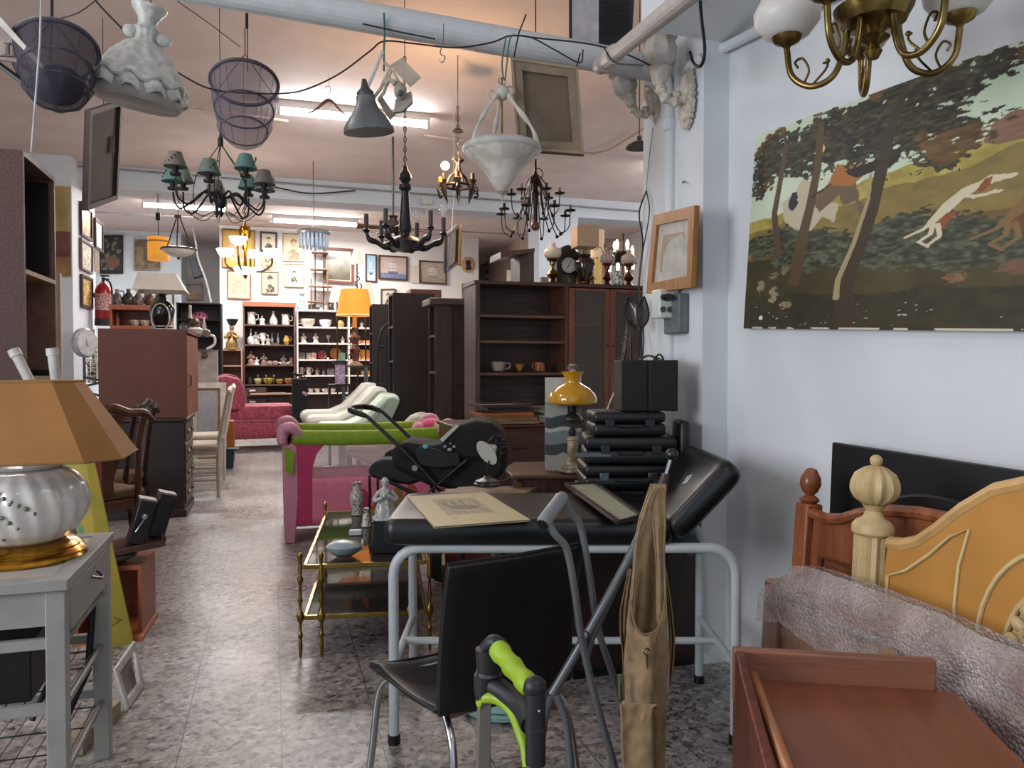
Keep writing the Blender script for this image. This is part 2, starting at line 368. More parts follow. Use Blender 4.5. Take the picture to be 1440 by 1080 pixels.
# ================================================================== RIGHT WALL
# ---- hunting painting
def hunt(U, V):
    # U left..right over the whole 1.5 m canvas, V bottom..top
    U0 = U; U = U/1.16; shp = U.shape; col = np.zeros(shp+(3,))
    def put(m, c, a=1.0): col[m] = col[m]*(1-a)+np.array(c)*a
    def put2(m, c1, c2, k):
        c = np.array(c1)*(1-k[..., None])+np.array(c2)*k[..., None]; col[m] = c[m]
    n1 = nz(U*1.5, V, 9, 1, 4); n2 = nz(U*1.5, V, 28, 2, 3); n3 = nz(U*1.5, V*2, 50, 3, 2)
    Vw = V+(n1-.5)*.05; Uw = U+(n2-.5)*.03
    put2(np.ones(shp, bool), hx('9aa893'), hx('b3bda8'), n1)                                       # sky
    hill = Vw < .56+.16*np.sin(U*2.2+.2)*U+.10*U; put2(hill, hx('7f7136'), hx('a3934a'), np.clip(n2*1.5-.3, 0, 1))
    put2(hill & (Vw < .50+.22*U), hx('5f512e'), hx('7d6a36'), n2)
    put2(hill & (Vw < .36+.25*np.clip(U-.25, 0, 1)), hx('4a3d24'), hx('6b5228'), n2)
    put2(Vw < .34-.05*U, hx('2c2818'), hx('4d4526'), n1)
    put2(Vw < .16, hx('221f14'), hx('3a3420'), n2)
    for cx, cy, rx, ry, a, c in ((.60, .70, .05, .06, '5f4636', '745844'), (.68, .71, .05, .03, '7d5c3a', '8f7443')): put2(ell(Uw, Vw, cx, cy, rx, ry), hx(a), hx(c), n3)
    for cx, cy, rx, ry in ((.86, .72, .09, .14), (.93, .83, .13, .13), (.96, .68, .12, .12)):
        put2(ell(Uw+(n3-.5)*.05, Vw+(n2-.5)*.06, cx, cy, rx, ry), hx('5a4a22'), hx('b09a36'), np.clip(.8*n3+(Vw-.6)*1.2, 0, 1))
    # bushes
    for cx, cy, rx, ry in ((.10, .42, .11, .08), (.19, .37, .12, .10), (.42, .37, .10, .11), (.50, .33, .12, .10), (.34, .34, .1, .08), (.75, .27, .2, .06)):
        put2(ell(Uw+(n3-.5)*.05, Vw+(n3-.5)*.06, cx, cy, rx, ry), hx('26281e'), hx('555a44'), np.clip(n3*1.7-.45, 0, 1))
    # riders
    def blob(poly, c, a=1.): put(inpoly(U+(n3-.5)*.006, V+(n3-.5)*.01, poly), hx(c), a)
    blob([(.10, .62), (.115, .52), (.15, .48), (.19, .46), (.22, .52), (.25, .48), (.26, .56), (.22, .60), (.19, .68), (.16, .72), (.14, .66)], 'a09780')
    blob([(.19, .60), (.24, .68), (.30, .64), (.31, .56), (.33, .50), (.315, .49), (.30, .56), (.27, .55), (.26, .60), (.21, .54)], '5c4a3a')
    blob([(.23, .66), (.25, .74), (.30, .72), (.33, .68), (.29, .63)], '8d5a2a'); blob([(.27, .70), (.36, .72), (.37, .68), (.30, .66)], '231f1c')
    blob([(.12, .60), (.13, .66), (.145, .66), (.15, .60), (.135, .57)], '20242e')
    # crowns
    crown = np.zeros(shp, bool)
    for cx, cy, rx, ry in ((.07, .86, .09, .12), (.03, .76, .05, .10), (.14, .88, .10, .12), (.17, .80, .08, .09), (.27, .86, .12, .15), (.38, .90, .12, .14), (.47, .93, .11, .10), (.44, .80, .09, .10),
                           (.50, .72, .06, .06), (.36, .76, .07, .08), (.55, .96, .08, .06), (.53, .76, .05, .03), (.47, .66, .05, .05)):
        crown |= ell(U+(n3-.5)*.10, V+(n2-.5)*.12, cx, cy, rx*.9, ry*.9)
    holes = (n2 > .70) & (n3 > .55); put2(crown & ~holes, hx('1f1e16'), hx('4e4c38'), np.clip(n3*1.6-.45, 0, 1))
    put2(crown & (nz(U*1.5, V, 7, 9, 2) > .62) & ~holes, hx('33291a'), hx('6d5026'), n3)
    put(ell(U, V, .205, .83, .013, .022), hx('b5a23e'))
    # trunks
    put(stroke(U, V, [(.105, .90), (.09, .70), (.08, .58), (.09, .45), (.10, .36)], (.007, .011)), hx('4c3b2c'))
    put(stroke(U, V, [(.205, .95), (.20, .75), (.185, .58), (.165, .42), (.15, .22)], (.009, .016)), hx('4a3a28'))
    put(stroke(U, V, [(.40, .97), (.37, .80), (.355, .66), (.335, .50), (.31, .36), (.28, .22), (.285, .02)], (.009, .024)), hx('352b1f'))
    put(stroke(U, V, [(.333, .66), (.33, .56), (.30, .38), (.265, .22), (.262, .14)], (.003, .008)), hx('8b7d5c'))
    for q in ([(.37, .80), (.44, .90), (.50, .93)], [(.36, .70), (.42, .74), (.52, .77)], [(.19, .62), (.24, .66)], [(.345, .66), (.37, .62)]): put(stroke(U, V, q, (.006, .002)), hx('2e251b'))
    # hounds
    def hound(dx, dy, s, c1, c2):
        T = lambda L: [(x*s+dx, y*s*1.35+dy) for x, y in L]
        put(inpoly(U, V, T([(0, 0), (.03, .02), (.06, .05), (.09, .09), (.12, .115), (.15, .125), (.185, .13), (.19, .14), (.16, .145), (.14, .15), (.12, .135), (.09, .125), (.05, .085), (.02, .035)])), hx(c1))
        put(inpoly(U, V, T([(.03, .02), (.06, .055), (.08, .05), (.06, .02), (.05, .0)])), hx(c2)); put(inpoly(U, V, T([(.115, .11), (.13, .14), (.145, .145), (.14, .12), (.125, .1)])), hx(c2))
        for q in ([(.03, .02), (.025, -.01), (.0, -.03), (.02, -.05)], [(.04, .02), (.045, -.02), (.02, -.045)], [(.01, .01), (-.03, -.01)], [(.10, .095), (.13, .09), (.15, .1)], [(.11, .09), (.16, .095)]): put(stroke(U, V, T(q), (.006*s, .004*s)), hx(c1))
    hound(.555, .35, .95, '6b5232', '57351f'); hound(.435, .385, .86, 'b0a58c', '74402a'); hound(.68, .33, 1.05, 'a99e86', '5e3622')
    # stones and chips
    for x, y, rx, ry, c in ((.05, .22, .012, .03, '8d7c64'), (.09, .17, .012, .04, '948268'), (.13, .12, .016, .02, '8c7b62'), (.12, .29, .01, .02, '7d7158'), (.09, .27, .015, .01, '7d7158'), (.50, .20, .02, .02, '7d5c42'),
                            (.60, .22, .035, .03, '6e5238'), (.72, .18, .03, .025, '7a5b45'), (.66, .11, .035, .03, '7d6048'), (.22, .33, .02, .02, '5c6650')): put2(ell(U+(n3-.5)*.02, V+(n3-.5)*.03, x, y, rx, ry), hx(c)*.7, hx(c), n3)
    put((n3 > .86) & (V < .12), hx('a39d90')); put((V < .007) & (n2 > .5), hx('b0a898'))
    put(ell(U, V, .055, .055, .006, .012) & (n3 > .4), hx('c5beb0'))
    return col*1.16
pl = Vector((1.742, PX(1070, 192, 1.742).y, PX(1070, 192, 1.742).z)); bl = PX(1053, 462, 1.742)
prt = PX(1440, 60, 1.742); prb = PX(1440, 466, 1.742)
k = 1.45; W1 = (prt-pl)*k; W2 = (prb-bl)*k
off = Vector((-.022, 0, 0))
t = thing('hunting_painting', 'large unframed oil painting of a hunt with hounds and riders on the right wall', 'painting', bl+Vector((0, -.5, 0)))
part(t, 'stretcher', MB().ext([pl, bl, bl+W2, pl+W1], off), mt('8f8a78', .8), w=True)
o2 = Vector((-.0235, 0, 0))
part(t, 'canvas', canvas([pl+o2, pl+W1+o2, bl+W2+o2, bl+o2], 560, 300, hunt), PAINT, w=True, smooth=0)
# ---- pillar frame
def quadframe(t, tl, tr, br, bl, wdt, dep, mat, name='frame', w=True, bev=.0):
    """four mitred mouldings in one frame, thickness dep towards n"""
    tl, tr, br, bl = map(Vector, (tl, tr, br, bl)); n = -(tr-tl).cross(bl-tl).normalized(); ux = (tr-tl).normalized(); uy = (tl-bl).normalized()
    I = [tl+(ux-uy)*wdt, tr+(-ux-uy)*wdt, br+(-ux+uy)*wdt, bl+(ux+uy)*wdt]; O = [tl, tr, br, bl]; b = MB()
    for i in range(4): j = (i+1) % 4; b.ext([O[i], O[j], I[j], I[i]], n*dep)
    return part(t, name, b, mat, w=w, smooth=0, bevel=bev), I, n
def picture(name, label, tl, tr, br, bl, wdt, dep, fmat, fn=None, res=(60, 80), group=None, matw=0, matm=None, cat='picture', pm=None, back=True):
    tl, tr, br, bl = map(Vector, (tl, tr, br, bl)); t = thing(name, label, cat, (bl+br)/2, 0, group)
    if wdt: _, I, n = quadframe(t, tl, tr, br, bl, wdt, dep, fmat)
    else: I = [tl, tr, br, bl]; n = -(tr-tl).cross(bl-tl).normalized()
    k = n*dep*.35
    if matw:
        part(t, 'mount', MB().ext([p+n*.002 for p in I], n*dep*.25), matm or CREAM, w=True, smooth=0)
        ux = (tr-tl).normalized(); uy = (tl-bl).normalized()
        I = [I[0]+(ux-uy)*matw, I[1]+(-ux-uy)*matw, I[2]+(-ux+uy)*matw, I[3]+(ux+uy)*matw]
    if fn is not None: part(t, 'print', canvas([p+k for p in I], res[0], res[1], fn), pm or PAINT, w=True, smooth=0)
    if back: part(t, 'backing', MB().ext([p+n*.0005 for p in ([tl, tr, br, bl])], n*.001), mt('6b5a48', .9), w=True, smooth=0)
    return t
def faded(U, V, base='a99a86', ink='8a7a68', m=.3, seed=4, f=20):
    n = nz(U, V, f, seed, 3); k = np.clip((n-.42)*4, 0, 1)*m
    return hx(base)*(1-k[..., None])+hx(ink)*k[..., None]
X1 = 1.60
FR = [PX(925, 303, 1.578), PX(984, 289, 1.556), PX(979, 404, 1.565), PX(915, 413, 1.587)]
LW = mt('a9753f', .45, kind='wood', h2='8f5e30')
t = picture('framed_drawing', 'light oak framed faded figure drawing with pale mount on the pillar', FR[0], FR[1], FR[2], FR[3], .045, .022, LW,
            lambda U, V: faded(U, V, 'a8917a', '8b7460', .5), (40, 60), matw=.045, matm=mt('c4bfb4', .8))
# ---- grey junction box and white socket block with plug
t = thing('socket_block', 'white double socket box with black plug fixed under the oak frame', 'socket', PX(925, 440, 1.62))
def xbox(px0, px1, py0, py1, X, d, ref=None):
    a = PX(px0, py0, X); c = PX(px1, py1, X); return MB().bx(X-d, X, min(a.y, c.y), max(a.y, c.y), c.z, a.z)
part(t, 'housing', MB().bx(1.53, 1.62, 2.86, 2.935, 1.40, 1.52), mt('cfd2cc', .4, var=.03), w=True, bevel=.006)
for i, (dy, dz) in enumerate(((0, 0), (0, -.05), (.032, 0), (.032, -.05))):
    part(t, 'socket_hole', MB().lathe([(.0, 0), (.013, 0), (.013, .004), (.009, .004), (.009, .001), (0, .001)], (1.545+dy, 2.860, 1.485+dz), 14, Euler((PI/2, 0, 0)).to_matrix()), mt('5b5d5c', .5), w=True)
part(t, 'plug', MB().tube([(1.56, 2.86, 1.485), (1.56, 2.835, 1.485), (1.552, 2.80, 1.48)], [.016, .014, .006], 10), BLACK, w=True)
one('junction_box', 'flat grey electrical box on the pillar behind the white socket block', 'box', MB().bx(1.585, 1.63, 2.80, 2.93, 1.335, 1.50), mt('6d7573', .5), bevel=.006)
# ---- two smoked glass bowls / sconce leaves beside the socket
t = thing('glass_wall_shade', 'pair of smoked glass leaf shades with dark rims on the pillar edge', 'lamp', PX(895, 465, 1.5))
for i, (cx, a, w_) in enumerate(((889, 12, .035), (904, -16, .04))):
    c = PY(cx, 440, 3.08 if i == 0 else 2.98); c0 = c-Vector((0, 0, 0))
    M = Euler((R(-8), R(-a), R(20 if i else -20))).to_matrix()
    pts = [Vector((w_*math.sin(PI*s_)*(1 if k_ == 0 else -1), 0, -.075+.15*s_)) for k_ in (0, 1) for s_ in ([j/10 for j in range(11)] if k_ == 0 else [j/10 for j in range(9, 0, -1)])]
    g = MB(); g.grid(lambda u, v: c0+M @ Vector(((u*2-1)*w_*math.sin(PI*max(.02, min(.98, v)))*1, .018*(1-(u*2-1)**2), -.075+.15*v)), 9, 12)
    part(t, 'glass_leaf', g, mt('5a5148', .12, alpha=.75), w=True, solid=.003)
    part(t, 'rim', MB().tube([c0+M @ q for q in pts], .003, 6, True), IRON, w=True)
# ---- cables
def cable(label, pts, r=.004, mat=BLACK, name='cable', n=8, group=None): return one(name, label, 'cable', MB().tube(bez(pts, n), r, 6), mat, group=group)
cable('black looped cable hanging from a nail down the pillar edge to the speakers', [PX(909, 268, 1.62), PX(899, 300, 1.61), PX(904, 340, 1.6), PX(900, 380, 1.61), PX(897, 420, 1.6), PX(901, 460, 1.61), PX(899, 500, 1.6), PX(902, 512, 1.55)], .0035)
cable('second thin black cable crossing the first on the pillar', [PX(909, 268, 1.62), PX(913, 300, 1.61), PX(903, 360, 1.6), PX(899, 410, 1.6), PX(905, 470, 1.6), PX(903, 512, 1.56)], .003)
cable('thin grey wire running up the pillar to the lower plaster wall lamp', [PX(918, 180, 1.63), PX(912, 230, 1.63), PX(909, 268, 1.62)], .002, mt('9a9a9a', .5))
cable('black coil of cable lying on the speakers by the pillar', [PX(898, 510, 1.5)+Vector((0, 0, 0)), PX(910, 500, 1.5), PX(925, 507, 1.5), PX(915, 512, 1.5), PX(902, 506, 1.52), PX(914, 500, 1.52), PX(932, 506, 1.5), PX(927, 498, 1.5), PX(918, 508, 1.5)], .004)
# black J hook
cable('long black metal hook hanging from the beam above the pillar', [PX(983, -25, 1.45), PX(986, 20, 1.45), PX(991, 70, 1.45), PX(986, 92, 1.45), PX(976, 90, 1.45), PX(970, 73, 1.45)], .006, IRON, 'wall_hook')
# ---- plaster wall sconces
PLST = mt('c9c0b4', .6, h2='b6ab9c', scale=14, bump=.5, kind='mottle')
def sconce(label, c, rz, s=1.0):
    t = thing('plaster_wall_lamp', label, 'lamp', c, rz, 'plaster wall lamps on the pillar')
    n = 14; b = MB()
    pts = [(0, (.048+.007*math.cos(k*8*PI/7))*math.sin(2*PI*k/56)*s*1.05, .10*s*math.cos(2*PI*k/56)*(1+.05*math.cos(k*8*PI/7))) for k in range(56)]
    b.ext([Vector(q)+Vector((0, 0, 0)) for q in pts], (-.012*s, 0, 0)); b.ball((-.014*s, 0, .03*s), (.016*s, .028*s, .05*s)); b.ball((-.012*s, 0, -.05*s), (.012*s, .02*s, .03*s))
    part(t, 'back_plate', b, PLST)
    b = MB().tube(bez([(-.01*s, 0, 0), (-.05*s, 0, -.015*s), (-.085*s, 0, 0), (-.10*s, 0, .035*s)], 6), [.017*s+.004*s*math.sin(i*1.3) for i in range(19)], 12); b.ball((-.045*s, 0, .004*s), .017*s)
    part(t, 'arm', b, PLST)
    part(t, 'cup', MB().lathe([(.012*s, 0), (.02*s, .005*s), (.026*s, .02*s), (.034*s, .05*s), (.04*s, .056*s), (.034*s, .058*s), (.0, .05*s)], (-.10*s, 0, .03*s), 20), PLST)
    part(t, 'shade', MB().lathe([(.022*s, .0), (.05*s, .03*s), (.055*s, .06*s), (.044*s, .09*s), (.05*s, .105*s), (.056*s, .11*s)], (-.10*s, 0, .08*s), 24, flute=(8, .06)), mt('cdc6bc', .2, alpha=.8), solid=.003)
    return t
sconce('white plaster wall lamp higher on the pillar, opaque scalloped plate', PX(968, 138, 1.625), R(-4), 1.25)
s2 = sconce('white plaster wall lamp lower at the left pillar edge, glass cup tipped outwards', PX(920, 152, 1.63), R(-4), 1.0); s2.rotation_euler = (0, R(-20), R(-4))
b = MB().tube([PX(953, 350-127, 1.633), PX(958, 216+10, 1.62)], .003); one('wall_nail', 'small bare nail in the pillar above the oak frame', 'nail', MB().tube([PX(962, 255, 1.634), PX(960, 257, 1.60)], .003, 6), IRON)

# ================================================================== BRASS CHANDELIER (front right)
def chandelier_brass():
    c = PT(1228, 42, 1.75); t = thing('brass_chandelier', 'polished brass chandelier with frosted globe shades above the painting', 'chandelier', c)
    sc = .92
    b = MB().lathe([(0, -.095), (.012, -.095), (.02, -.08), (.012, -.065), (.035, -.05), (.022, -.04), (.03, -.03), (.07, -.015), (.084, .012), (.086, .02), (.06, .03), (.03, .05), (.02, .07), (.015, .12), (.02, .3)], (0, 0, .03), 28)
    part(t, 'bowl', b, BRASS)
    for k, a in enumerate((200, 272, 340, 56, 128)):
        a = R(a); rr = .20 if k != 1 else .2; M = Matrix.Rotation(a, 3, 'Z'); z0 = -.0
        P = bez([(.02, 0, .12), (.05, 0, .06), (.06, 0, -.02), (.085, 0, -.085), (.135, 0, -.10), (.18, 0, -.065), (.192, 0, 0)], 7)
        ar = part(t, 'arm', MB().tube([M @ q for q in P], .0075, 10), BRASS)
        s = MB().tube([M @ q for q in bez([(.15, 0, -.088), (.14, 0, -.06), (.155, 0, -.03), (.172, 0, -.035), (.165, 0, -.05)], 5)], .003, 6)
        s.tube([M @ q for q in bez([(.13, 0, -.095), (.105, 0, -.07), (.098, 0, -.055), (.108, 0, -.05)], 5)], .003, 6); s.ball(M @ Vector((.098, 0, -.048)), .006, 8)
        part(ar, 'scroll', s, DBRASS)
        part(t, 'cup', MB().lathe([(.006, 0), (.01, .008), (.03, .018), (.036, .03), (.028, .036), (0, .036)], M @ Vector((.192, 0, 0)), 20), BRASS)
        g = MB().lathe([(.028, .03), (.052, .036), (.074, .065), (.077, .088), (.062, .118), (.042, .135), (.04, .145)], M @ Vector((.192, 0, 0)), 24)
        part(t, 'globe_shade', g, mt('e8e4e0', .35, alpha=.62, var=.03), solid=.003)
    part(t, 'stem', MB().tube([(0, 0, .1), (0, 0, .68)], .008, 8), DBRASS)
    return t
chandelier_brass()

# ================================================================== HEADBOARDS
def lean(t, loc, rz, tilt): t.location = loc; t.rotation_euler = (R(tilt), 0, rz)
# black panel
a = PX(1170, 622, 1.66); c_ = PX(1440, 663, 1.66)
o = one('black_board', 'tall plain black board leaning on the wall behind the headboards', 'board', MB().ext([a, (1.60, a.y-.03, 0), (1.60, a.y-1.4, 0), (1.66, a.y-1.5, c_.z-.01)], (.02, 0, 0)), BLACK, bevel=.003)
# round black table top on edge
p = PX(1110, 745, 1.60)
b = MB(); ctr = Vector((1.555, 1.44, .445)); b.lathe([(0, -.01), (.44, -.01), (.445, 0), (.44, .01), (0, .01)], ctr, 64, Euler((0, R(86), 0)).to_matrix())
one('round_table_top', 'round black table top stood on edge behind the red-brown headboard', 'table top', b, BLACK)
# red-brown headboard with turned post; built along local +x (towards the camera), front faces -y local
def headboard(name, label, loc, rz, tilt, L, prof, th, mat, posts, paneler=None, group=None):
    t = thing(name, label, 'headboard', loc, rz, group); t.rotation_euler = (R(tilt), 0, rz)
    pts = [(0, 0, .12)]+[(x, 0, z) for x, z in prof]+[(L, 0, .12)]
    part(t, 'board', MB().ext(pts, (0, th, 0)), mat, bevel=.004)
    return t
p0 = PX(1140, 700, 1.50)
t = headboard('wooden_headboard', 'reddish pine headboard with egg finial and panelled front behind the cream one', (1.44, p0.y, 0), R(-90), -4, 1.3,
              [(0.02, .77), (.08, .765), (.14, .775), (.20, .80), (.28, .825), (.4, .84), (.6, .845), (.9, .83), (1.1, .79), (1.3, .77)], .022, PINE, None)
part(t, 'top_rail', MB().tube([(x, -.004, z+.006) for x, z in [(0.02, .77), (.08, .765), (.14, .775), (.20, .80), (.28, .825), (.4, .84), (.6, .845), (.9, .83), (1.1, .79), (1.3, .77)]], .016, 8), PINE)
part(t, 'panel_moulding', MB().tube([(.07, -.006, .2), (.07, -.006, .66), (.2, -.006, .66), (.28, -.006, .70), (.5, -.006, .71), (1.2, -.006, .68)], .008, 6), mt('6b3a20', .4))
part(t, 'panel_moulding', MB().tube([(.09, -.004, .2), (.09, -.004, .64), (.21, -.004, .64), (.29, -.004, .68), (.5, -.004, .69), (1.2, -.004, .66)], .006, 6), PINE)
for x in (-.01, 1.31):
    ps = part(t, 'post', MB().bx(x-.028, x+.028, -.02, .035, 0, .80), PINE, bevel=.006)
    part(ps, 'finial', MB().lathe([(.02, 0), (.03, .01), (.02, .02), (.012, .025), (.022, .035), (.03, .055), (.028, .075), (.015, .10), (0, .105)], (x, .007, .80), 20), mt('87492a', .3))
# cream headboard
p0 = PX(1237, 740, 1.34)
YEL = mt('bd8640', .42, h2='b07a38', scale=2); YEL2 = mt('c3a878', .45, var=.1, scale=8)
prof = [(.06, .78), (.10, .785), (.14, .80), (.19, .84), (.25, .895), (.32, .945), (.42, .98), (.55, .985), (.75, .985), (.88, .945), (.96, .895), (1.02, .84), (1.08, .80), (1.15, .78)]
t = headboard('carved_headboard', 'cream-yellow carved headboard with arched top, oval medallion and fluted round post', (1.335, 1.515, 0), R(-88), -3, 1.2, prof, .03, YEL, None)
part(t, 'top_rail', MB().tube([(x, .01, z+.004) for x, z in prof], .016, 8), mt('c79d62', .4))
GR = mt('d3b983', .45, var=.08)
part(t, 'groove_line', MB().tube([(.07, -.003, .2), (.07, -.003, .71), (.12, -.003, .735), (.18, -.003, .785), (.23, -.003, .835), (.275, -.003, .86), (.255, -.003, .78), (.25, -.003, .70), (.255, -.003, .5), (.27, -.003, .3)], .004, 6), GR)
part(t, 'groove_line', MB().tube([(.47+.165*math.cos(R(a_)), -.003, .64+.215*math.sin(R(a_))) for a_ in range(0, 361, 10)], .005, 6), GR)
md = MB(); ctr = Vector((.475, -.004, .63)); md.ball(ctr, (.10, .008, .145), 28)
for k in range(22):
    a_ = 2*PI*k/22; q = ctr+Vector((.09*math.cos(a_), -.006, .13*math.sin(a_))); md.ball(q, (.02, .012, .014), 8, Euler((0, -a_, 0)).to_matrix())
for k in range(14):
    a_ = 2*PI*k/14+.2; q = ctr+Vector((.055*math.cos(a_), -.01, .08*math.sin(a_)))
    md.tube([q+Vector((.028*(1-j/14)*math.cos(j*.75+a_), 0, .028*(1-j/14)*math.sin(j*.75+a_))) for j in range(12)], .0055, 6)
md.ball(ctr+Vector((0, -.012, 0)), (.035, .015, .045), 10)
part(t, 'medallion', md, YEL2)
part(t, 'medallion', MB().tube([ctr+Vector((.11*math.cos(R(a_)), -.001, .155*math.sin(R(a_)))) for a_ in range(0, 360, 10)], .006, 6, True), YEL2)
for x in (0, 1.22):
    ps = part(t, 'post', MB().lathe([(.04, 0), (.04, .79)], (x, .015, 0), 48, flute=(12, .07)), YEL2)
    part(ps, 'collar', MB().lathe([(.042, .79), (.048, .797), (.048, .815), (.04, .825), (.024, .835), (.018, .85), (.028, .865)], (x, .015, 0), 24), YEL2)
    part(ps, 'finial', MB().lathe([(.024, .865), (.044, .88), (.052, .895), (.054, .905), (.053, .92), (.045, .94), (.025, .955), (.012, .96)], (x, .015, 0), 60, flute=(12, .08)), YEL2)
    part(ps, 'finial_ball', MB().ball((x, .015, .972), .015, 12), YEL2)
# bubble wrapped footboard
def bubble(name, a0, a1):
  BUB = bpy.data.materials.new(name); BUB.use_nodes = True; nt = BUB.node_tree; bs = nt.nodes['Principled BSDF']
  tcn = nt.nodes.new('ShaderNodeTexCoord'); vo = nt.nodes.new('ShaderNodeTexVoronoi'); vo.inputs['Scale'].default_value = 150
  nt.links.new(tcn.outputs['Object'], vo.inputs['Vector']); bp = nt.nodes.new('ShaderNodeBump'); bp.inputs['Strength'].default_value = .9; bp.inputs['Distance'].default_value = .006; bp.invert = True
  nn = nt.nodes.new('ShaderNodeTexNoise'); nn.inputs['Scale'].default_value = 9; nn.inputs['Detail'].default_value = 6; nt.links.new(tcn.outputs['Object'], nn.inputs[0])
  ad = nt.nodes.new('ShaderNodeMath'); nt.links.new(vo.outputs['Distance'], ad.inputs[0]); nt.links.new(nn.outputs[0], ad.inputs[1])
  nt.links.new(ad.outputs[0], bp.inputs['Height']); nt.links.new(bp.outputs[0], bs.inputs['Normal'])
  bs.inputs['Base Color'].default_value = C('b5a8a4'); bs.inputs['Roughness'].default_value = .16; bs.inputs['Specular IOR Level'].default_value = .9
  mr = nt.nodes.new('ShaderNodeMapRange'); mr.inputs[1].default_value = .35; mr.inputs[2].default_value = .7; mr.inputs[3].default_value = a0; mr.inputs[4].default_value = a1
  nt.links.new(nn.outputs[0], mr.inputs[0]); nt.links.new(mr.outputs[0], bs.inputs['Alpha'])
  return BUB
BUB = bubble('bubble_wrap', .34, .8); BUBT = bubble('thin_bubble_wrap', .05, .34)
p0 = PX(1100, 900, 1.20)
FW = mt('8a5843', .45, kind='wood', h2='6e4334')
Y0 = PX(1096, 800, 1.275).y
t = thing('wrapped_footboard', 'wooden footboard packed in bubble wrap with parcel tape behind the nightstand', 'footboard', (1.235, Y0, 0), R(-90)); t.rotation_euler = (R(-3), 0, R(-90))
prof = [(.03, .62), (.12, .625), (.25, .635), (.4, .65), (.6, .655), (.8, .65), (1.0, .635), (1.15, .62)]
part(t, 'panel', MB().ext([(.03, 0, .1)]+[(x, 0, z-.06) for x, z in prof]+[(1.15, 0, .1)], (0, .015, 0)), mt('93603f', .5, kind='wood', h2='7b4c33'))
b = MB()
for i in range(len(prof)-1): (x0, z0), (x1, z1) = prof[i], prof[i+1]; b.ext([(x0, -.012, z0), (x1, -.012, z1), (x1, -.012, z1-.035), (x0, -.012, z0-.035)], (0, .035, 0))
part(t, 'top_rail', b, FW)
for x in (0, 1.18): part(t, 'post', MB().bx(x-.03, x+.03, -.02, .035, 0, .635), FW, bevel=.008)
def wrap(u, v):
    x = -.035+u*1.25; z = .05+v*.66
    zt = np.interp(x, [-.035, 0.02, .06, .12, .25, .4, .6, .8, 1.2], [.635, .66, .69, .70, .705, .705, .70, .68, .64]); zz = .05+(zt-.05)*v
    n_ = noise.noise(Vector((x*9, v*7, 0)))*.012+noise.noise(Vector((x*30, v*24, 3)))*.004
    bul = -.03-.022*math.sin(PI*min(1, v*1.1))*(v > .55)
    return (x, bul+n_+(.03*max(0, v-.93)/.07), zz+n_*.4)
def vb(u): return .80-.10*math.sin(PI*min(1, u*1.2))
part(t, 'bubble_wrap', MB().grid(lambda u, v: wrap(u, vb(u)+(1-vb(u))*v), 120, 22), BUB, smooth=80)
part(t, 'bubble_wrap', MB().grid(lambda u, v: wrap(u, vb(u)*v), 110, 44), BUBT, smooth=80)
part(t, 'bubble_wrap', MB().grid(lambda u, v: (lambda q: (q[0], .038-q[1]*.3, q[2]))(wrap(u, v)), 50, 20), BUB, smooth=80)
part(t, 'parcel_tape', MB().grid(lambda u, v: (.435+u*.045+.0*v, -.064+.014*(1-v)+.004*math.sin(u*5), .46+v*.155), 4, 8), mt('a3805f', .35), solid=.001, smooth=0)

# ---- small brown nightstand, front right corner
pA = Vector((.866, 1.275, 0)); pB = Vector((1.186, 1.115, 0)); rz = math.atan2(pB.y-pA.y, pB.x-pA.x)
t = thing('nightstand', 'reddish-brown wooden nightstand with raised back lip and rounded side panel, front right', 'nightstand', pA, rz)
NW = mt('81492d', .38, kind='wood', h2='6d3d2a', scale=2, axis='y'); NW2 = mt('8a5a42', .4, kind='wood', h2='714432', axis='x')
part(t, 'top', MB().bx(.0, .375, -.42, -.01, .58, .60), NW, bevel=.003)
part(t, 'back_lip', MB().bx(-.02, .345, -.012, .012, .55, .655), NW2, bevel=.005)
part(t, 'side_panel', MB().ext([(-.018, 0.012, .03), (-.018, .012, .62), (-.018, .004, .645), (-.018, -.02, .655), (-.018, -.06, .655)]+[(-.018, -.42, .655), (-.018, -.42, .03)][:0]+[(-.018, -.10, .64), (-.018, -.42, .605), (-.018, -.42, .03)], (.018, 0, 0)), RWOOD, bevel=.004)
part(t, 'side_panel', MB().bx(.36, .378, -.42, .01, .03, .58), RWOOD, bevel=.003)
part(t, 'edge_moulding', MB().tube([(.016, -.012, .607), (.016, -.42, .607)], .0095, 10), mt('a96f47', .35, kind='wood', h2='95603b', axis='y'))
part(t, 'back_panel', MB().bx(0, .36, -.01, .0, .03, .56), RWOOD); part(t, 'drawer_front', MB().bx(.01, .355, -.42, -.405, .42, .57), NW)
part(t, 'shelf', MB().bx(0, .36, -.41, -.01, .06, .08), RWOOD)
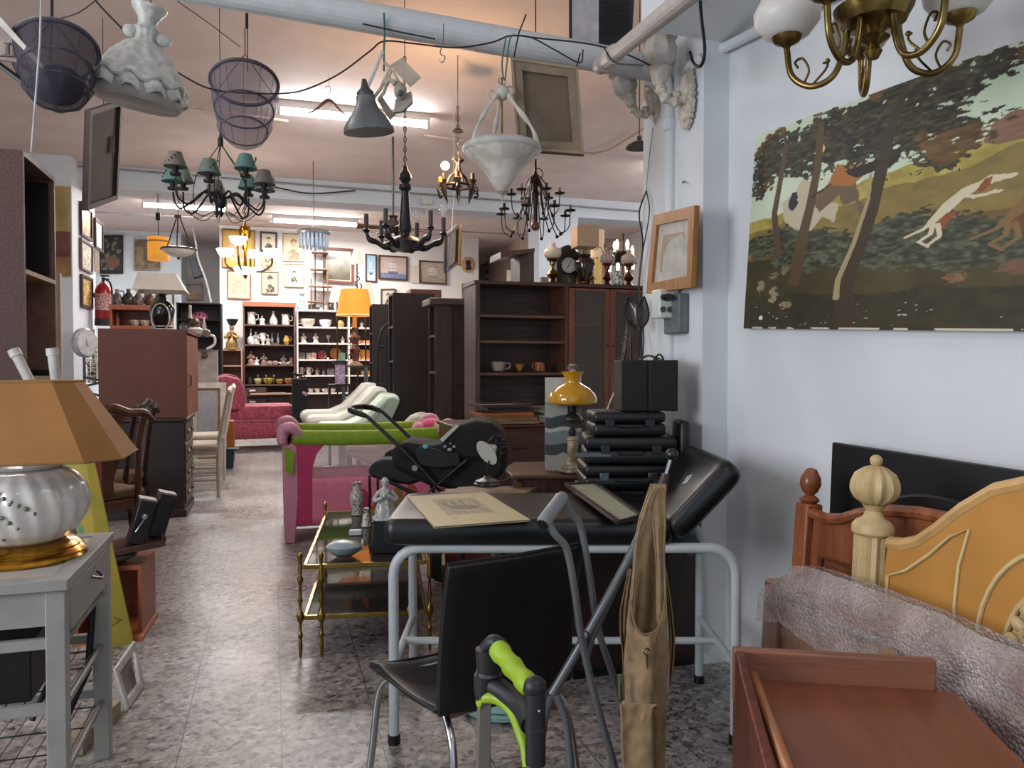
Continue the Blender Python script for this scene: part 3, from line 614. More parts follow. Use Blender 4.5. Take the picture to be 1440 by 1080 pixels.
# ================================================================== EXAMINATION COUCH
def fr(name, label, cat, loc, deg, group=None): return thing(name, label, cat, loc, R(deg), group)
WTUBE = mt('b9bfc0', .35, var=.06); BLEA = mt('101216', .32, h2='08090b', scale=20, bump=.03)
VIN = mt('0c0d10', .36, var=.1, scale=25)
t = fr('examination_couch', 'black padded medical couch on white tube legs with its head end raised', 'couch', (.36, 2.42, 0), -17.28)
def rbox(x0, x1, y0, y1, z0, z1, r=.03, rot=None, piv=None):
    b = MB(); n = 5
    prof = []
    for (cx, cy, a0) in ((x1-r, y1-r, 0), (x0+r, y1-r, 90), (x0+r, y0+r, 180), (x1-r, y0+r, 270)):
        prof += [(cx+r*math.cos(R(a0+90*i/n)), cy+r*math.sin(R(a0+90*i/n))) for i in range(n+1)]
    rings = []; h = z1-z0; q = min(r*.8, h*.45); cx = (x0+x1)/2; cy = (y0+y1)/2
    for k in range(9):
        a = -90+180*k/8; zz = (z0+q if k < 4 else z1-q) if k != 4 else (z0+z1)/2
        zz = zz+q*math.sin(R(a)) if k != 4 else zz; ins = q*(1-math.cos(R(a)))
        ring = []
        for (x, y) in prof:
            sx = (x-cx)*(1-ins/max(1e-6, (x1-x0)/2)); sy = (y-cy)*(1-ins/max(1e-6, (y1-y0)/2)); v = Vector((cx+sx, cy+sy, zz))
            if rot is not None: v = piv+rot @ (v-piv)
            ring.append(b.b.verts.new(v))
        rings.append(ring)
    b.ring_faces(rings); b.b.faces.new(rings[0][::-1]); b.b.faces.new(rings[-1]); return b
part(t, 'mattress', rbox(-.03, .885, -.035, .50, .635, .722, .035), VIN, smooth=60)
M = Euler((0, R(-47), 0)).to_matrix(); piv = Vector((.90, .23, .66))
part(t, 'headrest', rbox(.89, 1.19, -.035, .50, .64, .725, .04, M, piv), VIN, smooth=60)
pn = piv+M @ (Vector((1.06, .14, .7265))-piv); stk = MB().box(pn, (.035, .03, .001), M @ Euler((0, 0, R(25))).to_matrix()); part(t, 'sticker', stk, mt('d5d7d8', .5))
sb = MB()
for i in range(5): sb.box(piv+M @ (Vector((1.06-.012+i*.006, .14, .7275))-piv), (.002, .02 if i % 2 else .014, .001), M @ Euler((0, 0, R(25))).to_matrix())
part(t, 'sticker_print', sb, BLACK)
for y in (0, .47):
    pts = [(0, y, .015), (0, y, .54)]+[Vector((.085, y, .54))+Vector((-.085*math.cos(R(a)), 0, .085*math.sin(R(a)))) for a in range(15, 91, 15)]+[(1.0, y, .625)]+[Vector((1.0, y, .54))+Vector((.085*math.sin(R(a)), 0, .085*math.cos(R(a)))) for a in range(15, 91, 15)]+[(1.085, y, .015)]
    fm = part(t, 'leg_frame', MB().tube(pts, .0165, 14), WTUBE)
    for x in (0, 1.085): part(fm, 'rubber_foot', MB().lathe([(.017, 0), (.02, 0), (.02, .03), (.017, .03)], (x, y, 0), 14), BLACK)
part(t, 'side_bar', MB().tube([(1.085, 0, .25), (1.085, .47, .25)], .013, 10), WTUBE); part(t, 'side_bar', MB().tube([(0, 0, .25), (0, .47, .25)], .013, 10), WTUBE)
part(t, 'stretcher', MB().tube([(0, .22, .25), (1.085, .22, .25)], .013, 10), WTUBE)
part(t, 'bed_frame', MB().bx(.03, .98, .03, .44, .60, .635), mt('3a3c3f', .5)); part(t, 'headrest_ratchet', MB().bx(1.03, 1.05, .42, .46, .50, .74).tube([(.93, .44, .62), (1.05, .44, .72)], .008, 8), mt('8a8d90', .4, .6))
# -- prints on the couch
def ship(U, V):
    n = nz(U, V, 30, 11, 3); c = np.ones(U.shape+(3,))*hx('a89b78'); c -= (n[..., None]-.5)*.05
    m = (np.abs(U-.5) < .26) & (np.abs(V-.55) < .27); c[m] = hx('8f8468')
    k = np.clip((nz(U, V, 26, 12, 3)-.48)*5, 0, 1)
    m2 = inpoly(U, V, [(.28, .72), (.36, .45), (.62, .42), (.70, .52), (.60, .56), (.40, .58)]) | (((np.abs(U-.45) < .012) | (np.abs(U-.55) < .012) | (np.abs(U-.36) < .012)) & (np.abs(V-.62) < .14))
    c[m & (k > .3)] *= .84; c[m2 & m] *= .62
    m3 = (np.abs(U-.28) < .04) & (np.abs(V-.2) < .02); c[m3] *= .8; return c
zt = .727
q = [PZ(572, 698, zt), PZ(682, 692, zt), PZ(746, 731, zt), PZ(611, 741, zt)]
t = thing('ship_print', 'loose sepia ship engraving on yellowed card lying on the black couch', 'print', (q[3]+q[2])/2)
part(t, 'card', MB().ext([p-Vector((0, 0, .002)) for p in q], (0, 0, -.003)), mt('a6987a', .8), w=True, smooth=0)
part(t, 'print', canvas([q[0]+Vector((0, 0, .0005)), q[1]+Vector((0, 0, .0005)), q[2]+Vector((0, 0, .0005)), q[3]+Vector((0, 0, .0005))], 140, 110, ship), PAINT, w=True, smooth=0)
zt = .741
q = [PZ(793, 683, zt), PZ(838, 681, zt), PZ(906, 729, zt), PZ(868, 738, zt)]
def mapfn(U, V):
    c = np.ones(U.shape+(3,))*hx('9c9d86'); n = nz(U*.6, V*2, 14, 21, 3); l = np.abs((n*9) % 1-.5) < .09; c[l] = hx('6f7564'); n2 = nz(U, V, 40, 22, 2); c[(n2 > .7)] *= .86
    return c
picture('framed_map', 'narrow framed pale map lying on the couch against the raised headrest', q[0], q[1], q[2], q[3], .012, .012, EWOOD, mapfn, (70, 140), pm=PAINT)

# ================================================================== BLACK SLING CHAIR
t = fr('black_chair', 'low black vinyl chair with bare metal legs, seen from behind in front of the couch', 'chair', (.338, 1.65, 0), 15.9)
BV = mt('0c0c0e', .42, h2='08080a', scale=30)
part(t, 'backrest', MB().grid(lambda u, v: (.0+u*.365, -.005-.012*math.sin(PI*u)-.05*v*v, .43+.345*v), 12, 12), BV, solid=.018, bevel=.004)
part(t, 'seat', MB().grid(lambda u, v: (.0+u*.365, v*.375, .43-.018*math.sin(PI*v)-.012*math.sin(PI*u)-(.02*max(0, v-.85)/.15 if v > .85 else 0)+.012*abs(2*u-1)**3), 14, 14), BV, solid=.014, bevel=.003)
part(t, 'piping', MB().tube([(.0, .0, .438), (-.002, .2, .425), (0, .37, .418), (.18, .378, .405), (.365, .37, .418)], .004, 6), BLACK); part(t, 'piping', MB().tube([(0, -.055, .777), (.18, -.066, .777), (.365, -.055, .777)], .004, 6), BLACK)
for x in (.035, .33):
    part(t, 'leg', MB().tube(bez([(x, .02, .41), (x-.01*(1 if x < .1 else -1), -.03, .36), (x-.02*(1 if x < .1 else -1), -.06, .2), (x-.03*(1 if x < .1 else -1), -.09, 0)], 5), .0095, 10), CHROME)
    part(t, 'leg', MB().tube(bez([(x, .30, .41), (x-.02*(1 if x < .1 else -1), .345, .36), (x-.03*(1 if x < .1 else -1), .37, .2), (x-.045*(1 if x < .1 else -1), .40, 0)], 5), .0095, 10), CHROME)
part(t, 'seat_rail', MB().tube([(.035, .02, .41), (.035, .30, .41), (.33, .30, .41), (.33, .02, .41)], .008, 8, True), CHROME)

# mint green bathroom scale
c = PZ(709, 992); t = thing('bathroom_scale', 'round mint-green scale lying on the floor behind the lime walker grip', 'scale', (c.x, c.y, 0))
MINT = mt('7fa9a4', .35, var=.06)
part(t, 'base', MB().lathe([(0, .0), (.135, .0), (.15, .008), (.152, .022), (.146, .03), (.146, .034), (.15, .038), (.146, .052), (.125, .064), (0, .068)], (0, 0, 0), 48), MINT)
part(t, 'ring', MB().tube(arc((0, 0, .033), .1475, 0, 360, 40, 'xy')[:-1], .003, 6, True), mt('527b78', .4)); part(t, 'dial', MB().lathe([(0, .066), (.04, .067), (.045, .07), (.04, .073), (0, .073)], (0, .06, 0), 24), mt('a9c7c2', .3))

# lime walker
LIME = mt('8fae1c', .45, var=.08); CHB = mt('16181c', .5, var=.1); ALU = mt('a9a59d', .38, .85, var=.08)
t = thing('walker', 'walking frame with lime green hand grip, charcoal joints and flat aluminium legs', 'walker', PZ(720, 1290))
A1 = PT(690, 905, 1.30); B1 = PT(752, 965, 1.16)
def pt(px, py, tt): return PT(px, py, tt)
part(t, 'top_joint', MB().tube([pt(688, 945, 1.3), pt(688, 912, 1.3)], [.021, .024], 14).tube(bez([pt(684, 912, 1.3), pt(694, 903, 1.29), pt(705, 910, 1.28), pt(713, 922, 1.26)], 5), .013, 12), CHB, w=True, bevel=.003)
part(t, 'side_bracket', MB().tube(bez([pt(683, 948, 1.3), pt(684, 975, 1.3), pt(690, 990, 1.295)], 4), [.02]*9, 12).tube(bez([pt(690, 962, 1.3), pt(712, 975, 1.27), pt(733, 995, 1.23), pt(745, 1020, 1.18)], 6), [.018-.003*i/18 for i in range(19)], 12), CHB, w=True)
part(t, 'hand_grip', MB().tube([pt(700+i*5.2, 913+i*6.1, 1.275-.011*i) for i in range(10)], [.0165+.0018*math.sin(i*1.9) for i in range(10)], 16), LIME, w=True)
part(t, 'top_joint', MB().tube([pt(753, 958, 1.16), pt(753, 1074, 1.16)], .0155, 16).ball(pt(752, 966, 1.16), .0175, 14), CHB, w=True)
part(t, 'collar', MB().tube([pt(753, 1020, 1.16), pt(753, 1024, 1.16)], .0165, 14), mt('2d2f33', .3), w=True)
part(t, 'collar', MB().tube([pt(688, 943, 1.3), pt(688, 948, 1.3)], .0225, 14), STEEL, w=True)
part(t, 'rivet', MB().ball(pt(758, 1000, 1.145), .0025, 8), CHROME, w=True)
part(t, 'lower_grip', MB().tube(bez([pt(676, 990, 1.295), pt(686, 981, 1.285), pt(705, 985, 1.27), pt(722, 1003, 1.24), pt(736, 1040, 1.2), pt(742, 1078, 1.18)], 6), [.010]*25+[.008]*6, 12, flat=1), LIME, w=True)
f1 = pt(681, 985, 1.31); g1 = Vector((f1.x-.01, f1.y+.03, .0)); f2 = pt(752, 1070, 1.165); g2 = Vector((f2.x+.02, f2.y-.04, 0))
f3 = pt(745, 1076, 1.175); f4 = f1+Vector((.03, .02, -.02))
part(t, 'leg', MB().tube([f1, g1], .0135, 4), ALU, w=True); part(t, 'leg', MB().tube([f2, g2], .0135, 4), ALU, w=True)
part(t, 'cross_bar', MB().tube([f1*.4+g1*.6, f2*.4+g2*.6], .009, 8), ALU, w=True)
for g in (g1, g2): part(t, 'rubber_foot', MB().lathe([(.018, 0), (.02, .005), (.016, .04)], g, 12), BLACK, w=True)

# grey tube frame with grip
GT = mt('6f7274', .4, .5, var=.1)
t = thing('folding_walking_frame', 'grey tubular walking frame with a foam cross grip standing before the couch', 'walking frame', (PT(840, 1200, 1.75).x, PT(840, 1200, 1.75).y, 0))
L1 = bez([pt(768, 731, 1.70), pt(781, 752, 1.70), pt(797, 773, 1.71), pt(808, 830, 1.72), pt(818, 900, 1.74), pt(838, 985, 1.76), pt(865, 1080, 1.78)], 5); e1 = L1[-1]; e1g = Vector((e1.x+.05, e1.y, 0))
L2 = bez([pt(792, 700, 1.80), pt(803, 722, 1.81), pt(817, 742, 1.82), pt(829, 810, 1.83), pt(840, 880, 1.85), pt(862, 950, 1.87), pt(880, 1000, 1.89)], 5); e2 = L2[-1]; e2g = Vector((e2.x+.09, e2.y+.02, 0))
part(t, 'leg', MB().tube(L1+[e1g], .0085, 10), GT, w=True); part(t, 'leg', MB().tube(L2+[e2g], .0085, 10), GT, w=True)
part(t, 'grip', MB().tube([pt(763, 737, 1.69), pt(766, 732, 1.695), pt(789, 701, 1.80), pt(792, 697, 1.81)], [.0145, .0165, .016, .012], 14), mt('7b7e80', .5, var=.08), w=True)
part(t, 'grip_end', MB().tube([pt(762.5, 738, 1.687), pt(764, 736, 1.69)], .0135, 12), BLACK, w=True)
# stick seat and waistcoat
t = thing('folding_stick_seat', 'grey metal folding stick seat with black ball knob slanting down in front of the couch', 'stick seat', (PT(770, 1130, 1.85).x, PT(770, 1130, 1.85).y, 0))
part(t, 'knob', MB().ball(pt(945, 639, 1.86), .0155, 18), BLEA, w=True)
part(t, 'rod', MB().tube([pt(944, 642, 1.86), pt(935, 672, 1.85)], .005, 8), CHROME, w=True)
part(t, 'handle', MB().tube([pt(936, 666, 1.85), pt(932, 684, 1.85), pt(905, 742, 1.82), pt(901, 752, 1.82)], [.010, .013, .013, .011], 12), mt('33201d', .35), w=True)
part(t, 'tube', MB().tube([pt(906, 740, 1.82), pt(880, 795, 1.8), pt(825, 893, 1.79), pt(776, 976, 1.78)], .011, 12), GT, w=True)
part(t, 'tube', MB().tube([pt(878, 800, 1.825), pt(834, 893, 1.81), pt(822, 935, 1.82)], .008, 10), GT, w=True)
part(t, 'clamp', MB().ball(pt(822, 895, 1.785), .016, 10), STEEL, w=True)
a_ = pt(776, 976, 1.78); lf = bez([a_, pt(786, 985, 1.78), pt(796, 1015, 1.78), pt(802, 1070, 1.78)], 5); part(t, 'leg', MB().tube(lf+[Vector((lf[-1].x+.005, lf[-1].y, 0))], .009, 10), GT, w=True)
part(t, 'leg', MB().tube([a_, pt(766, 1010, 1.82), Vector((pt(765, 1010, 1.85).x-.03, pt(765, 1010, 1.85).y+.03, 0))], .009, 10), GT, w=True)
TAN = mt('8f7552', .85, h2='7b6344', scale=12, bump=.15, sheen=.3); TAN2 = mt('7d6546', .85, h2='6d573b', scale=12, bump=.1)
t = thing('canvas_waistcoat', 'tan canvas waistcoat with pockets hanging by its shoulders from the stick handle', 'waistcoat', PT(905, 1085, 1.72))
def sheet(rows, tt, amp=.012, fq=3, ph=0, nu=16, k=4, curl=.0):
    """rows: (y, xl, xr) in the frame's pixels; a hanging cloth strip with folds"""
    ys = [r[0] for r in rows]; N = len(rows)*k
    def f(u, v):
        y = ys[0]+(ys[-1]-ys[0])*v; xl = np.interp(y, ys, [r[1] for r in rows]); xr = np.interp(y, ys, [r[2] for r in rows])
        d = amp*math.sin(u*PI*fq+ph+v*1.5)*min(1, v*3+.15)+curl*(2*u-1)**2+noise.noise(Vector((u*4, v*9, ph)))*amp*.5
        return PT(xl+(xr-xl)*u, y, tt+d)
    return MB().grid(f, nu, N)
part(t, 'back', sheet([(680, 915, 936), (700, 908, 936), (740, 900, 936), (790, 893, 932), (850, 888, 930), (900, 880, 932), (960, 878, 930)], 1.79, .006), TAN2, w=True, solid=.003, smooth=70)
part(t, 'shoulder_strap', sheet([(682, 921, 937), (690, 914, 937), (705, 914, 936), (730, 917, 936), (780, 922, 934), (830, 923, 936), (870, 923, 938), (880, 926, 938)], 1.74, .004, nu=8), TAN, w=True, solid=.004, smooth=70)
part(t, 'shoulder_strap', sheet([(686, 916, 926), (700, 909, 919), (725, 900, 910), (760, 893, 899), (800, 890, 896), (850, 885, 892), (880, 883, 891)], 1.735, .004, nu=8), TAN, w=True, solid=.004, smooth=70)
part(t, 'side_panel', sheet([(800, 890, 884), (830, 886, 878), (860, 884, 872), (890, 882, 872), (920, 880, 876), (960, 880, 877)], 1.77, .01, nu=6), TAN2, w=True, solid=.003, smooth=70)
part(t, 'side_panel', sheet([(800, 928, 936), (850, 932, 944), (900, 932, 949), (935, 930, 947), (960, 928, 943), (985, 926, 934)], 1.76, .012, nu=8, fq=5), TAN2, w=True, solid=.003, smooth=70)
def vfront(u, v):
    yt = 842+50*math.sin(PI*u)**.45; y = yt+(1130-yt)*v; ys = [840, 885, 920, 960, 1000, 1050, 1095, 1130]
    xl = np.interp(y, ys, [886, 881, 879, 877, 875, 878, 879, 881]); xr = np.interp(y, ys, [935, 939, 941, 940, 938, 936, 933, 931])
    d = .010*math.sin(u*7+v*3)+.012*noise.noise(Vector((u*5, v*8, 1)))+.02*(2*u-1)**2
    return PT(xl+(xr-xl)*u, y, 1.715+d)
part(t, 'front', MB().grid(vfront, 26, 44), TAN, w=True, solid=.004, smooth=70)
part(t, 'neck_binding', MB().tube(bez([PT(887, 845, 1.725), PT(891, 872, 1.716), PT(900, 889, 1.708), PT(911, 892, 1.706), PT(924, 885, 1.71), PT(932, 866, 1.72), PT(935, 845, 1.725)], 5), .003, 6), TAN2, w=True)
part(t, 'pocket', sheet([(990, 872, 926), (996, 872, 918), (1004, 873, 917), (1050, 874, 918), (1095, 877, 920), (1130, 878, 920)], 1.705, .008, 1.5), TAN, w=True, solid=.004, smooth=70)
part(t, 'tab', sheet([(948, 869, 877), (960, 869, 878), (985, 870, 878)], 1.71, .002, nu=4), mt('4e4c38', .7), w=True, solid=.003)
part(t, 'd_ring', MB().tube(arc(PT(909, 916, 1.70), .007, 0, 360, 14)[:-1], .0015, 6, True).tube([PT(909, 921, 1.70), PT(911, 940, 1.7)], .002, 6), STEEL, w=True)
zp = MB()
for i in range(40): p_ = PT(923+1.2*math.sin(i*.3), 897+i*5.2, 1.708); zp.box(p_, (.006, .003, .004))
part(t, 'button_placket', zp, TAN2, w=True)

# ================================================================== BRASS TROLLEY TABLE
t = fr('glass_coffee_table', 'low two-tier brass table with smoked glass shelves beside the couch', 'table', (.12, 3.25, 0), -8)
BR = mt('9c8040', .25, 1, h2='7a6230'); SG = mt('2a2a28', .04, alpha=.72, var=0)
Wd, Dp = .49, 1.18
for z in (.375, .165):
    for (x0, x1, y0, y1) in ((0, Wd, -.008, .008), (0, Wd, Dp-.008, Dp+.008), (-.008, .008, 0, Dp), (Wd-.008, Wd+.008, 0, Dp)): part(t, 'rail', MB().bx(x0, x1, y0, y1, z-.009, z+.009), BR, bevel=.002)
    part(t, 'glass_shelf', MB().bx(.006, Wd-.006, .006, Dp-.006, z-.001, z+.005), SG)
post = [(.004, 0), (.006, .01), (.009, .05), (.006, .08), (.010, .085), (.010, .10), (.006, .105), (.006, .14), (.013, .155), (.015, .17), (.013, .185), (.006, .195), (.006, .22), (.011, .235), (.007, .25), (.006, .30), (.011, .315), (.013, .325), (.007, .34), (.010, .375), (.007, .385), (.007, .405), (.012, .42), (.006, .435), (0, .437)]
for (x, y) in ((-.02, 0), (Wd+.02, 0), (.065, -.005), (Wd-.065, -.005), (-.01, Dp), (Wd+.01, Dp)): part(t, 'leg', MB().lathe(post, (x, y, 0), 14), BR)
# ornaments
def vase(name, label, c, prof, mat, group=None, rim=None, s=1, handles=None, cat='vase', seg=20, parts=(), flute=None):
    b = MB().lathe([(r*s, z*s) for r, z in prof], c, seg, flute=flute)
    if handles or parts:
        t = thing(name, label, cat, c, 0, group); part(t, 'body', b, mat, w=True)
        for h in (handles or []): part(t, 'handle', MB().tube([Vector(c)+Vector(q)*s for q in bez(h, 5)], .0045*s*(1 if s < 1.2 else 1), 6), mat, w=True)
        for (pn_, pp, pm_) in parts: part(t, pn_, MB().lathe([(r*s, z*s) for r, z in pp], c, seg), pm_, w=True)
        return t
    return one(name, label, cat, b, mat, group)
FLOR = mt('a8a193', .3, kind='voro', h2='3a3a38', scale=24)
vz = .382
c = PZ(502, 724, vz); vase('chinese_vase', 'tall patterned oriental vase at the back of the brass table', c, [(.026, 0), (.03, .003), (.027, .03), (.04, .09), (.038, .115), (.024, .135), (.021, .16), (.028, .178), (.031, .182), (.027, .184), (0, .16)], FLOR)
c = PZ(515, 740, vz); vase('small_vase', 'short patterned vase beside the tall oriental vase on the brass table', c, [(.025, 0), (.027, .003), (.02, .03), (.017, .06), (.012, .072), (.018, .09), (.014, .095), (0, .09)], FLOR)
c = PZ(500, 752, vz); one('trinket_box', 'small white-lidded box on the smoked glass of the brass table', 'box', MB().box(c+Vector((0, 0, .012)), (.06, .035, .024), Euler((0, 0, R(-10))).to_matrix()), mt('b9bab8', .4), bevel=.003)
c = PZ(484, 782, vz); t = thing('glass_dish', 'pale blue-grey oval dish resting on the brass table', 'dish', c)
part(t, 'dish', MB().lathe([(0, 0), (.04, .003), (.075, .025), (.082, .045), (.06, .06), (.02, .068), (0, .07)], (0, 0, 0), 28, sx=.95, sy=.8), mt('8f9ea1', .25, var=.05))
c = PZ(545, 775, vz); t = thing('black_pedestal', 'glossy black plinth under the china figurine on the brass table', 'plinth', c, R(-12)); part(t, 'block', MB().bx(-.06, .06, -.05, .05, 0, .135), BLEA, bevel=.004); part(t, 'cap', MB().bx(-.064, .064, -.054, .054, .135, .142), BLACK)
def figurine(name, label, c, s, mat, group=None, pose=0):
    """little robed figure: base, robe, torso, two arms, head, hat; one continuous body"""
    t = thing(name, label, 'figurine', c, 0, group)
    b = MB(); b.lathe([(r*s, z*s) for r, z in [(.25, .05), (.27, .1), (.24, .3), (.17, .48), (.13, .56), (.16, .66), (.15, .74), (.07, .80), (.06, .83), (.085, .87), (.095, .92), (.07, .98), (0, 1.0)]], (0, 0, 0), 14, flute=(5, .06))
    for sg in (-1, 1): b.tube([Vector(q)*s for q in bez([(sg*.14, 0, .72), (sg*.25, -.04, .58), (sg*(.12 if pose else .26), -.16, .50), (sg*.03, -.2, .56 if pose else .62)], 4)], [.05*s]*13, 8)
    part(t, 'body', b, mat); part(t, 'base', MB().lathe([(.32*s, 0), (.34*s, .02*s), (.30*s, .07*s), (0, .08*s)], (0, 0, 0), 16, flute=(5, .08)), mat)
    part(t, 'hat', MB().lathe([(.10*s, .95*s), (.105*s, .97*s), (.06*s, 1.04*s), (0, 1.06*s)], (0, 0, 0), 12), mat)
    return t
figurine('china_figurine', 'white and grey glazed figurine of a seated flute player on the black plinth', PZ(545, 775, vz)+Vector((-.01, .0, .143)), .175, mt('b8b6b2', .25, kind='mottle', h2='94969a', scale=18))

# wooden crate behind chair
t = fr('wooden_crate', 'dark reddish open wooden crate on the floor under the couch', 'crate', (.69, 3.24, 0), -12)
part(t, 'side', MB().bx(0, .015, 0, .22, 0, .34), RWOOD); part(t, 'side', MB().bx(.225, .24, 0, .22, 0, .34), RWOOD); part(t, 'front', MB().bx(0, .24, 0, .015, 0, .32), RWOOD); part(t, 'back', MB().bx(0, .24, .205, .22, 0, .34), RWOOD); part(t, 'base', MB().bx(0, .24, 0, .22, 0, .02), RWOOD)
one('dark_bottle', 'dark bottle with white cap standing in the wooden crate', 'bottle', MB().lathe([(.03, .0), (.034, .01), (.034, .22), (.02, .27), (.012, .29), (.012, .36), (.016, .37), (.016, .41), (0, .41)], (.80, 3.32, .021), 14), BLACK)
t = fr('side_cabinet', 'dark brown cabinet under the black case stack, behind the couch legs', 'cabinet', (1.07, 2.69, 0), 0)
part(t, 'carcass', MB().bx(0, .55, 0, .36, .04, .60), EWOOD, bevel=.004); part(t, 'door', MB().bx(.01, .275, -.015, 0, .06, .58), EWOOD, bevel=.004); part(t, 'door', MB().bx(.285, .55, -.015, 0, .06, .58), EWOOD, bevel=.004); part(t, 'plinth', MB().bx(.02, .54, .02, .36, 0, .04), BLACK)

# ================================================================== PRINTER AND CASE STACK, SPEAKERS
PB = mt('090a0b', .45, var=.15); PB2 = mt('191a1c', .5, var=.15)
st = (1.03, 2.74)
def case(label, x0, x1, y0, y1, z0, z1, lock=True, rz=0, name='black_case', tilt=0, cat='case'):
    # x0, x1: left and right ends in the frame's pixels; y0 unused depth anchor; y1 the case's depth
    tc = 2.98+y1/2; w = (x1-x0)*2.98/2160; d = y1/2; h = z1-z0; q = PT(720+((x0+x1)/2-720)*2.98/tc, 600, tc); t = thing(name, label, cat, (q.x, q.y, z0), -YAW+R(rz))
    part(t, 'lower_shell', rbox(-w, w, -d, d, 0, h*.52, .018), PB, smooth=50); part(t, 'lid', rbox(-w, w, -d, d, h*.54, h, .018), PB, smooth=50)
    if lock:
        for x in (-w*.55, w*.55): part(t, 'latch', MB().bx(x-.018, x+.018, -d-.006, -d+.002, h*.38, h*.70), STEEL if lock == 2 else PB2, bevel=.002)
        part(t, 'handle', MB().tube([(-.05, -d, h*.45), (-.045, -d-.02, h*.42), (.045, -d-.02, h*.42), (.05, -d, h*.45)], .006, 8), PB2)
    return t
zb = .602
t = case('lowest wide black video player in the stack by the pillar', 814, 952, 0, .30, zb, .715, False, -2, 'video_player', cat='video player'); part(t, 'disc_slot', MB().bx(-.12, .1, -.155, -.149, .05, .065), mt('2c2e31', .3)); 
case('black equipment case with silver handle, second from the bottom of the stack', 820, 945, 0, .28, .718, .815, 2, 2)
t = case('black carrying case with steel edge strip, third in the stack', 824, 955, 0, .27, .818, .925, True, -2); part(t, 'edge_strip', MB().bx(-.22, -.08, -.14, -.134, .03, .045), STEEL)
case('crumpled-looking glossy black case on top of the stack under the speakers', 833, 936, 0, .24, .928, 1.022, True, 2)
case('black box seen behind the right end of the case stack by the pillar', 956, 972, 0, .16, .602, .985, False, 0, 'black_box', cat='box')
for i, (x, lb, w) in enumerate(((887, 'left of the two black box speakers on the case stack', .105), (927, 'right of the two black box speakers, broader side turned out', .115))):
    t = thing('box_speaker', lb, 'speaker', (PT(x, 600, 3.08).x, PT(x, 600, 3.08).y, 1.024), -YAW+R(0 if i else 2), 'black speakers on the case stack'); hw = w/2
    part(t, 'cabinet', MB().bx(-hw, hw, -.08, .10, .0, .20), mt('141314' if i else '0b0d10', .6, var=.1), bevel=.003); part(t, 'grille', MB().bx(-hw+.008, hw-.008, -.086, -.08, .008, .192), mt('131416', .8, kind='weave', h2='0d0d0e', scale=40), bevel=.002)
# black shelf with belt behind, slatted leather strap
t = thing('leather_belt', 'brown leather belt with metal buckles hung beside the glass-door bookcase', 'belt', PY(880, 600, 3.4))
part(t, 'strap', sheet([(450, 882, 888), (480, 877, 885), (520, 871, 879), (560, 866, 874), (600, 862, 869)], 3.5, .004, nu=5), mt('4f382c', .5), w=True, solid=.006)
part(t, 'strap', sheet([(450, 884, 889), (500, 885, 890), (560, 884, 890), (590, 880, 886)], 3.55, .004, nu=5), mt('4f382c', .5), w=True, solid=.006)
for (x, y) in ((885, 452), (881, 474), (878, 480), (873, 500), (870, 520)):
    p_ = PT(x, y, 3.47); part(t, 'buckle', MB().tube([p_+rt*a_+up*b_ for a_, b_ in ((-.014, -.01), (.014, -.01), (.014, .01), (-.014, .01))], .003, 6, True), STEEL, w=True)
one('white_cord', 'thin white cord curving down to the case stack beside the belt', 'cord', MB().tube(bez([PT(872, 520, 3.45), PT(866, 545, 3.43), PT(858, 565, 3.4), PT(853, 578, 3.3)], 6), .0035, 6), mt('cfc9c0', .5))
# ================================================================== YELLOW OIL LAMP, DESK, STRIPED PANEL
t = thing('writing_desk', 'worn brown wooden desk with shaped front edge behind the couch', 'desk', (1.08, 3.48, 0), R(-14))
DK = mt('5f4030', .45, kind='wood', h2='452c20', axis='x')
part(t, 'desktop', MB().ext([(0, 0, .66), (.62, 0, .66), (.62, .50, .66), (.04, .50, .66), (.0, .36, .66), (-.02, .18, .66)], (0, 0, .022)), DK, bevel=.006)
part(t, 'apron', MB().bx(.03, .58, .02, .04, .55, .66), DWOOD); 
for x, y in ((.03, .03), (.58, .03), (.06, .45), (.58, .45)): part(t, 'leg', MB().lathe([(.015, 0), (.018, .02), (.012, .1), (.02, .3), (.014, .42), (.024, .5), (.024, .66)], (x, y, 0), 12), DWOOD)
part(t, 'brass_hinge', MB().bx(.02, .05, -.004, .002, .60, .65), BRASS)
t = thing('painted_board', 'upright board painted in white and slate bands behind the yellow oil lamp', 'board', PZ(797, 667, .69)+Vector((.04, .15, 0)), R(-17))
def bands(U, V):
    w = V+.012*np.sin(U*9)+.02*(nz(U, V, 6, 31, 2)-.5); c = np.ones(U.shape+(3,))*hx('a4a49c')
    for a, b_, h in ((.0, .17, '8f8d86'), (.17, .28, '34383c'), (.28, .42, '6b7578'), (.42, .46, 'a9aaa4'), (.46, .58, '363b40'), (.58, .72, '9b9b94'), (.72, .74, '6f726f'), (.74, 1, 'a9aaa3')): c[(w >= a) & (w < b_)] = hx(h)
    return c
pw = 49*3.95/1080
part(t, 'board', MB().bx(-pw/2, pw/2, 0, .02, 0, .455), mt('9b9b94', .6)); part(t, 'painted_face', canvas([Vector((-pw/2, -.002, .455)), Vector((pw/2, -.002, .455)), Vector((pw/2, -.002, 0)), Vector((-pw/2, -.002, 0))], 50, 130, bands), PAINT, smooth=0)
c = PZ(805, 663, .69)
t = thing('oil_lamp', 'oil lamp with glossy mustard-yellow glass shade and tall chimney on the brown desk', 'lamp', c)
part(t, 'base', MB().lathe([(.0, 0), (.062, 0), (.066, .006), (.060, .012), (.05, .016), (.056, .022), (.05, .028), (.032, .034), (.028, .045), (.024, .05)], (0, 0, 0), 28), mt('a7a294', .35, kind='mottle', h2='7d6e5a'))
part(t, 'column', MB().lathe([(.026, .045), (.028, .05), (.025, .15), (.03, .156), (.026, .165), (.018, .172)], (0, 0, 0), 24), mt('a39274', .4, kind='mottle', h2='77694e'))
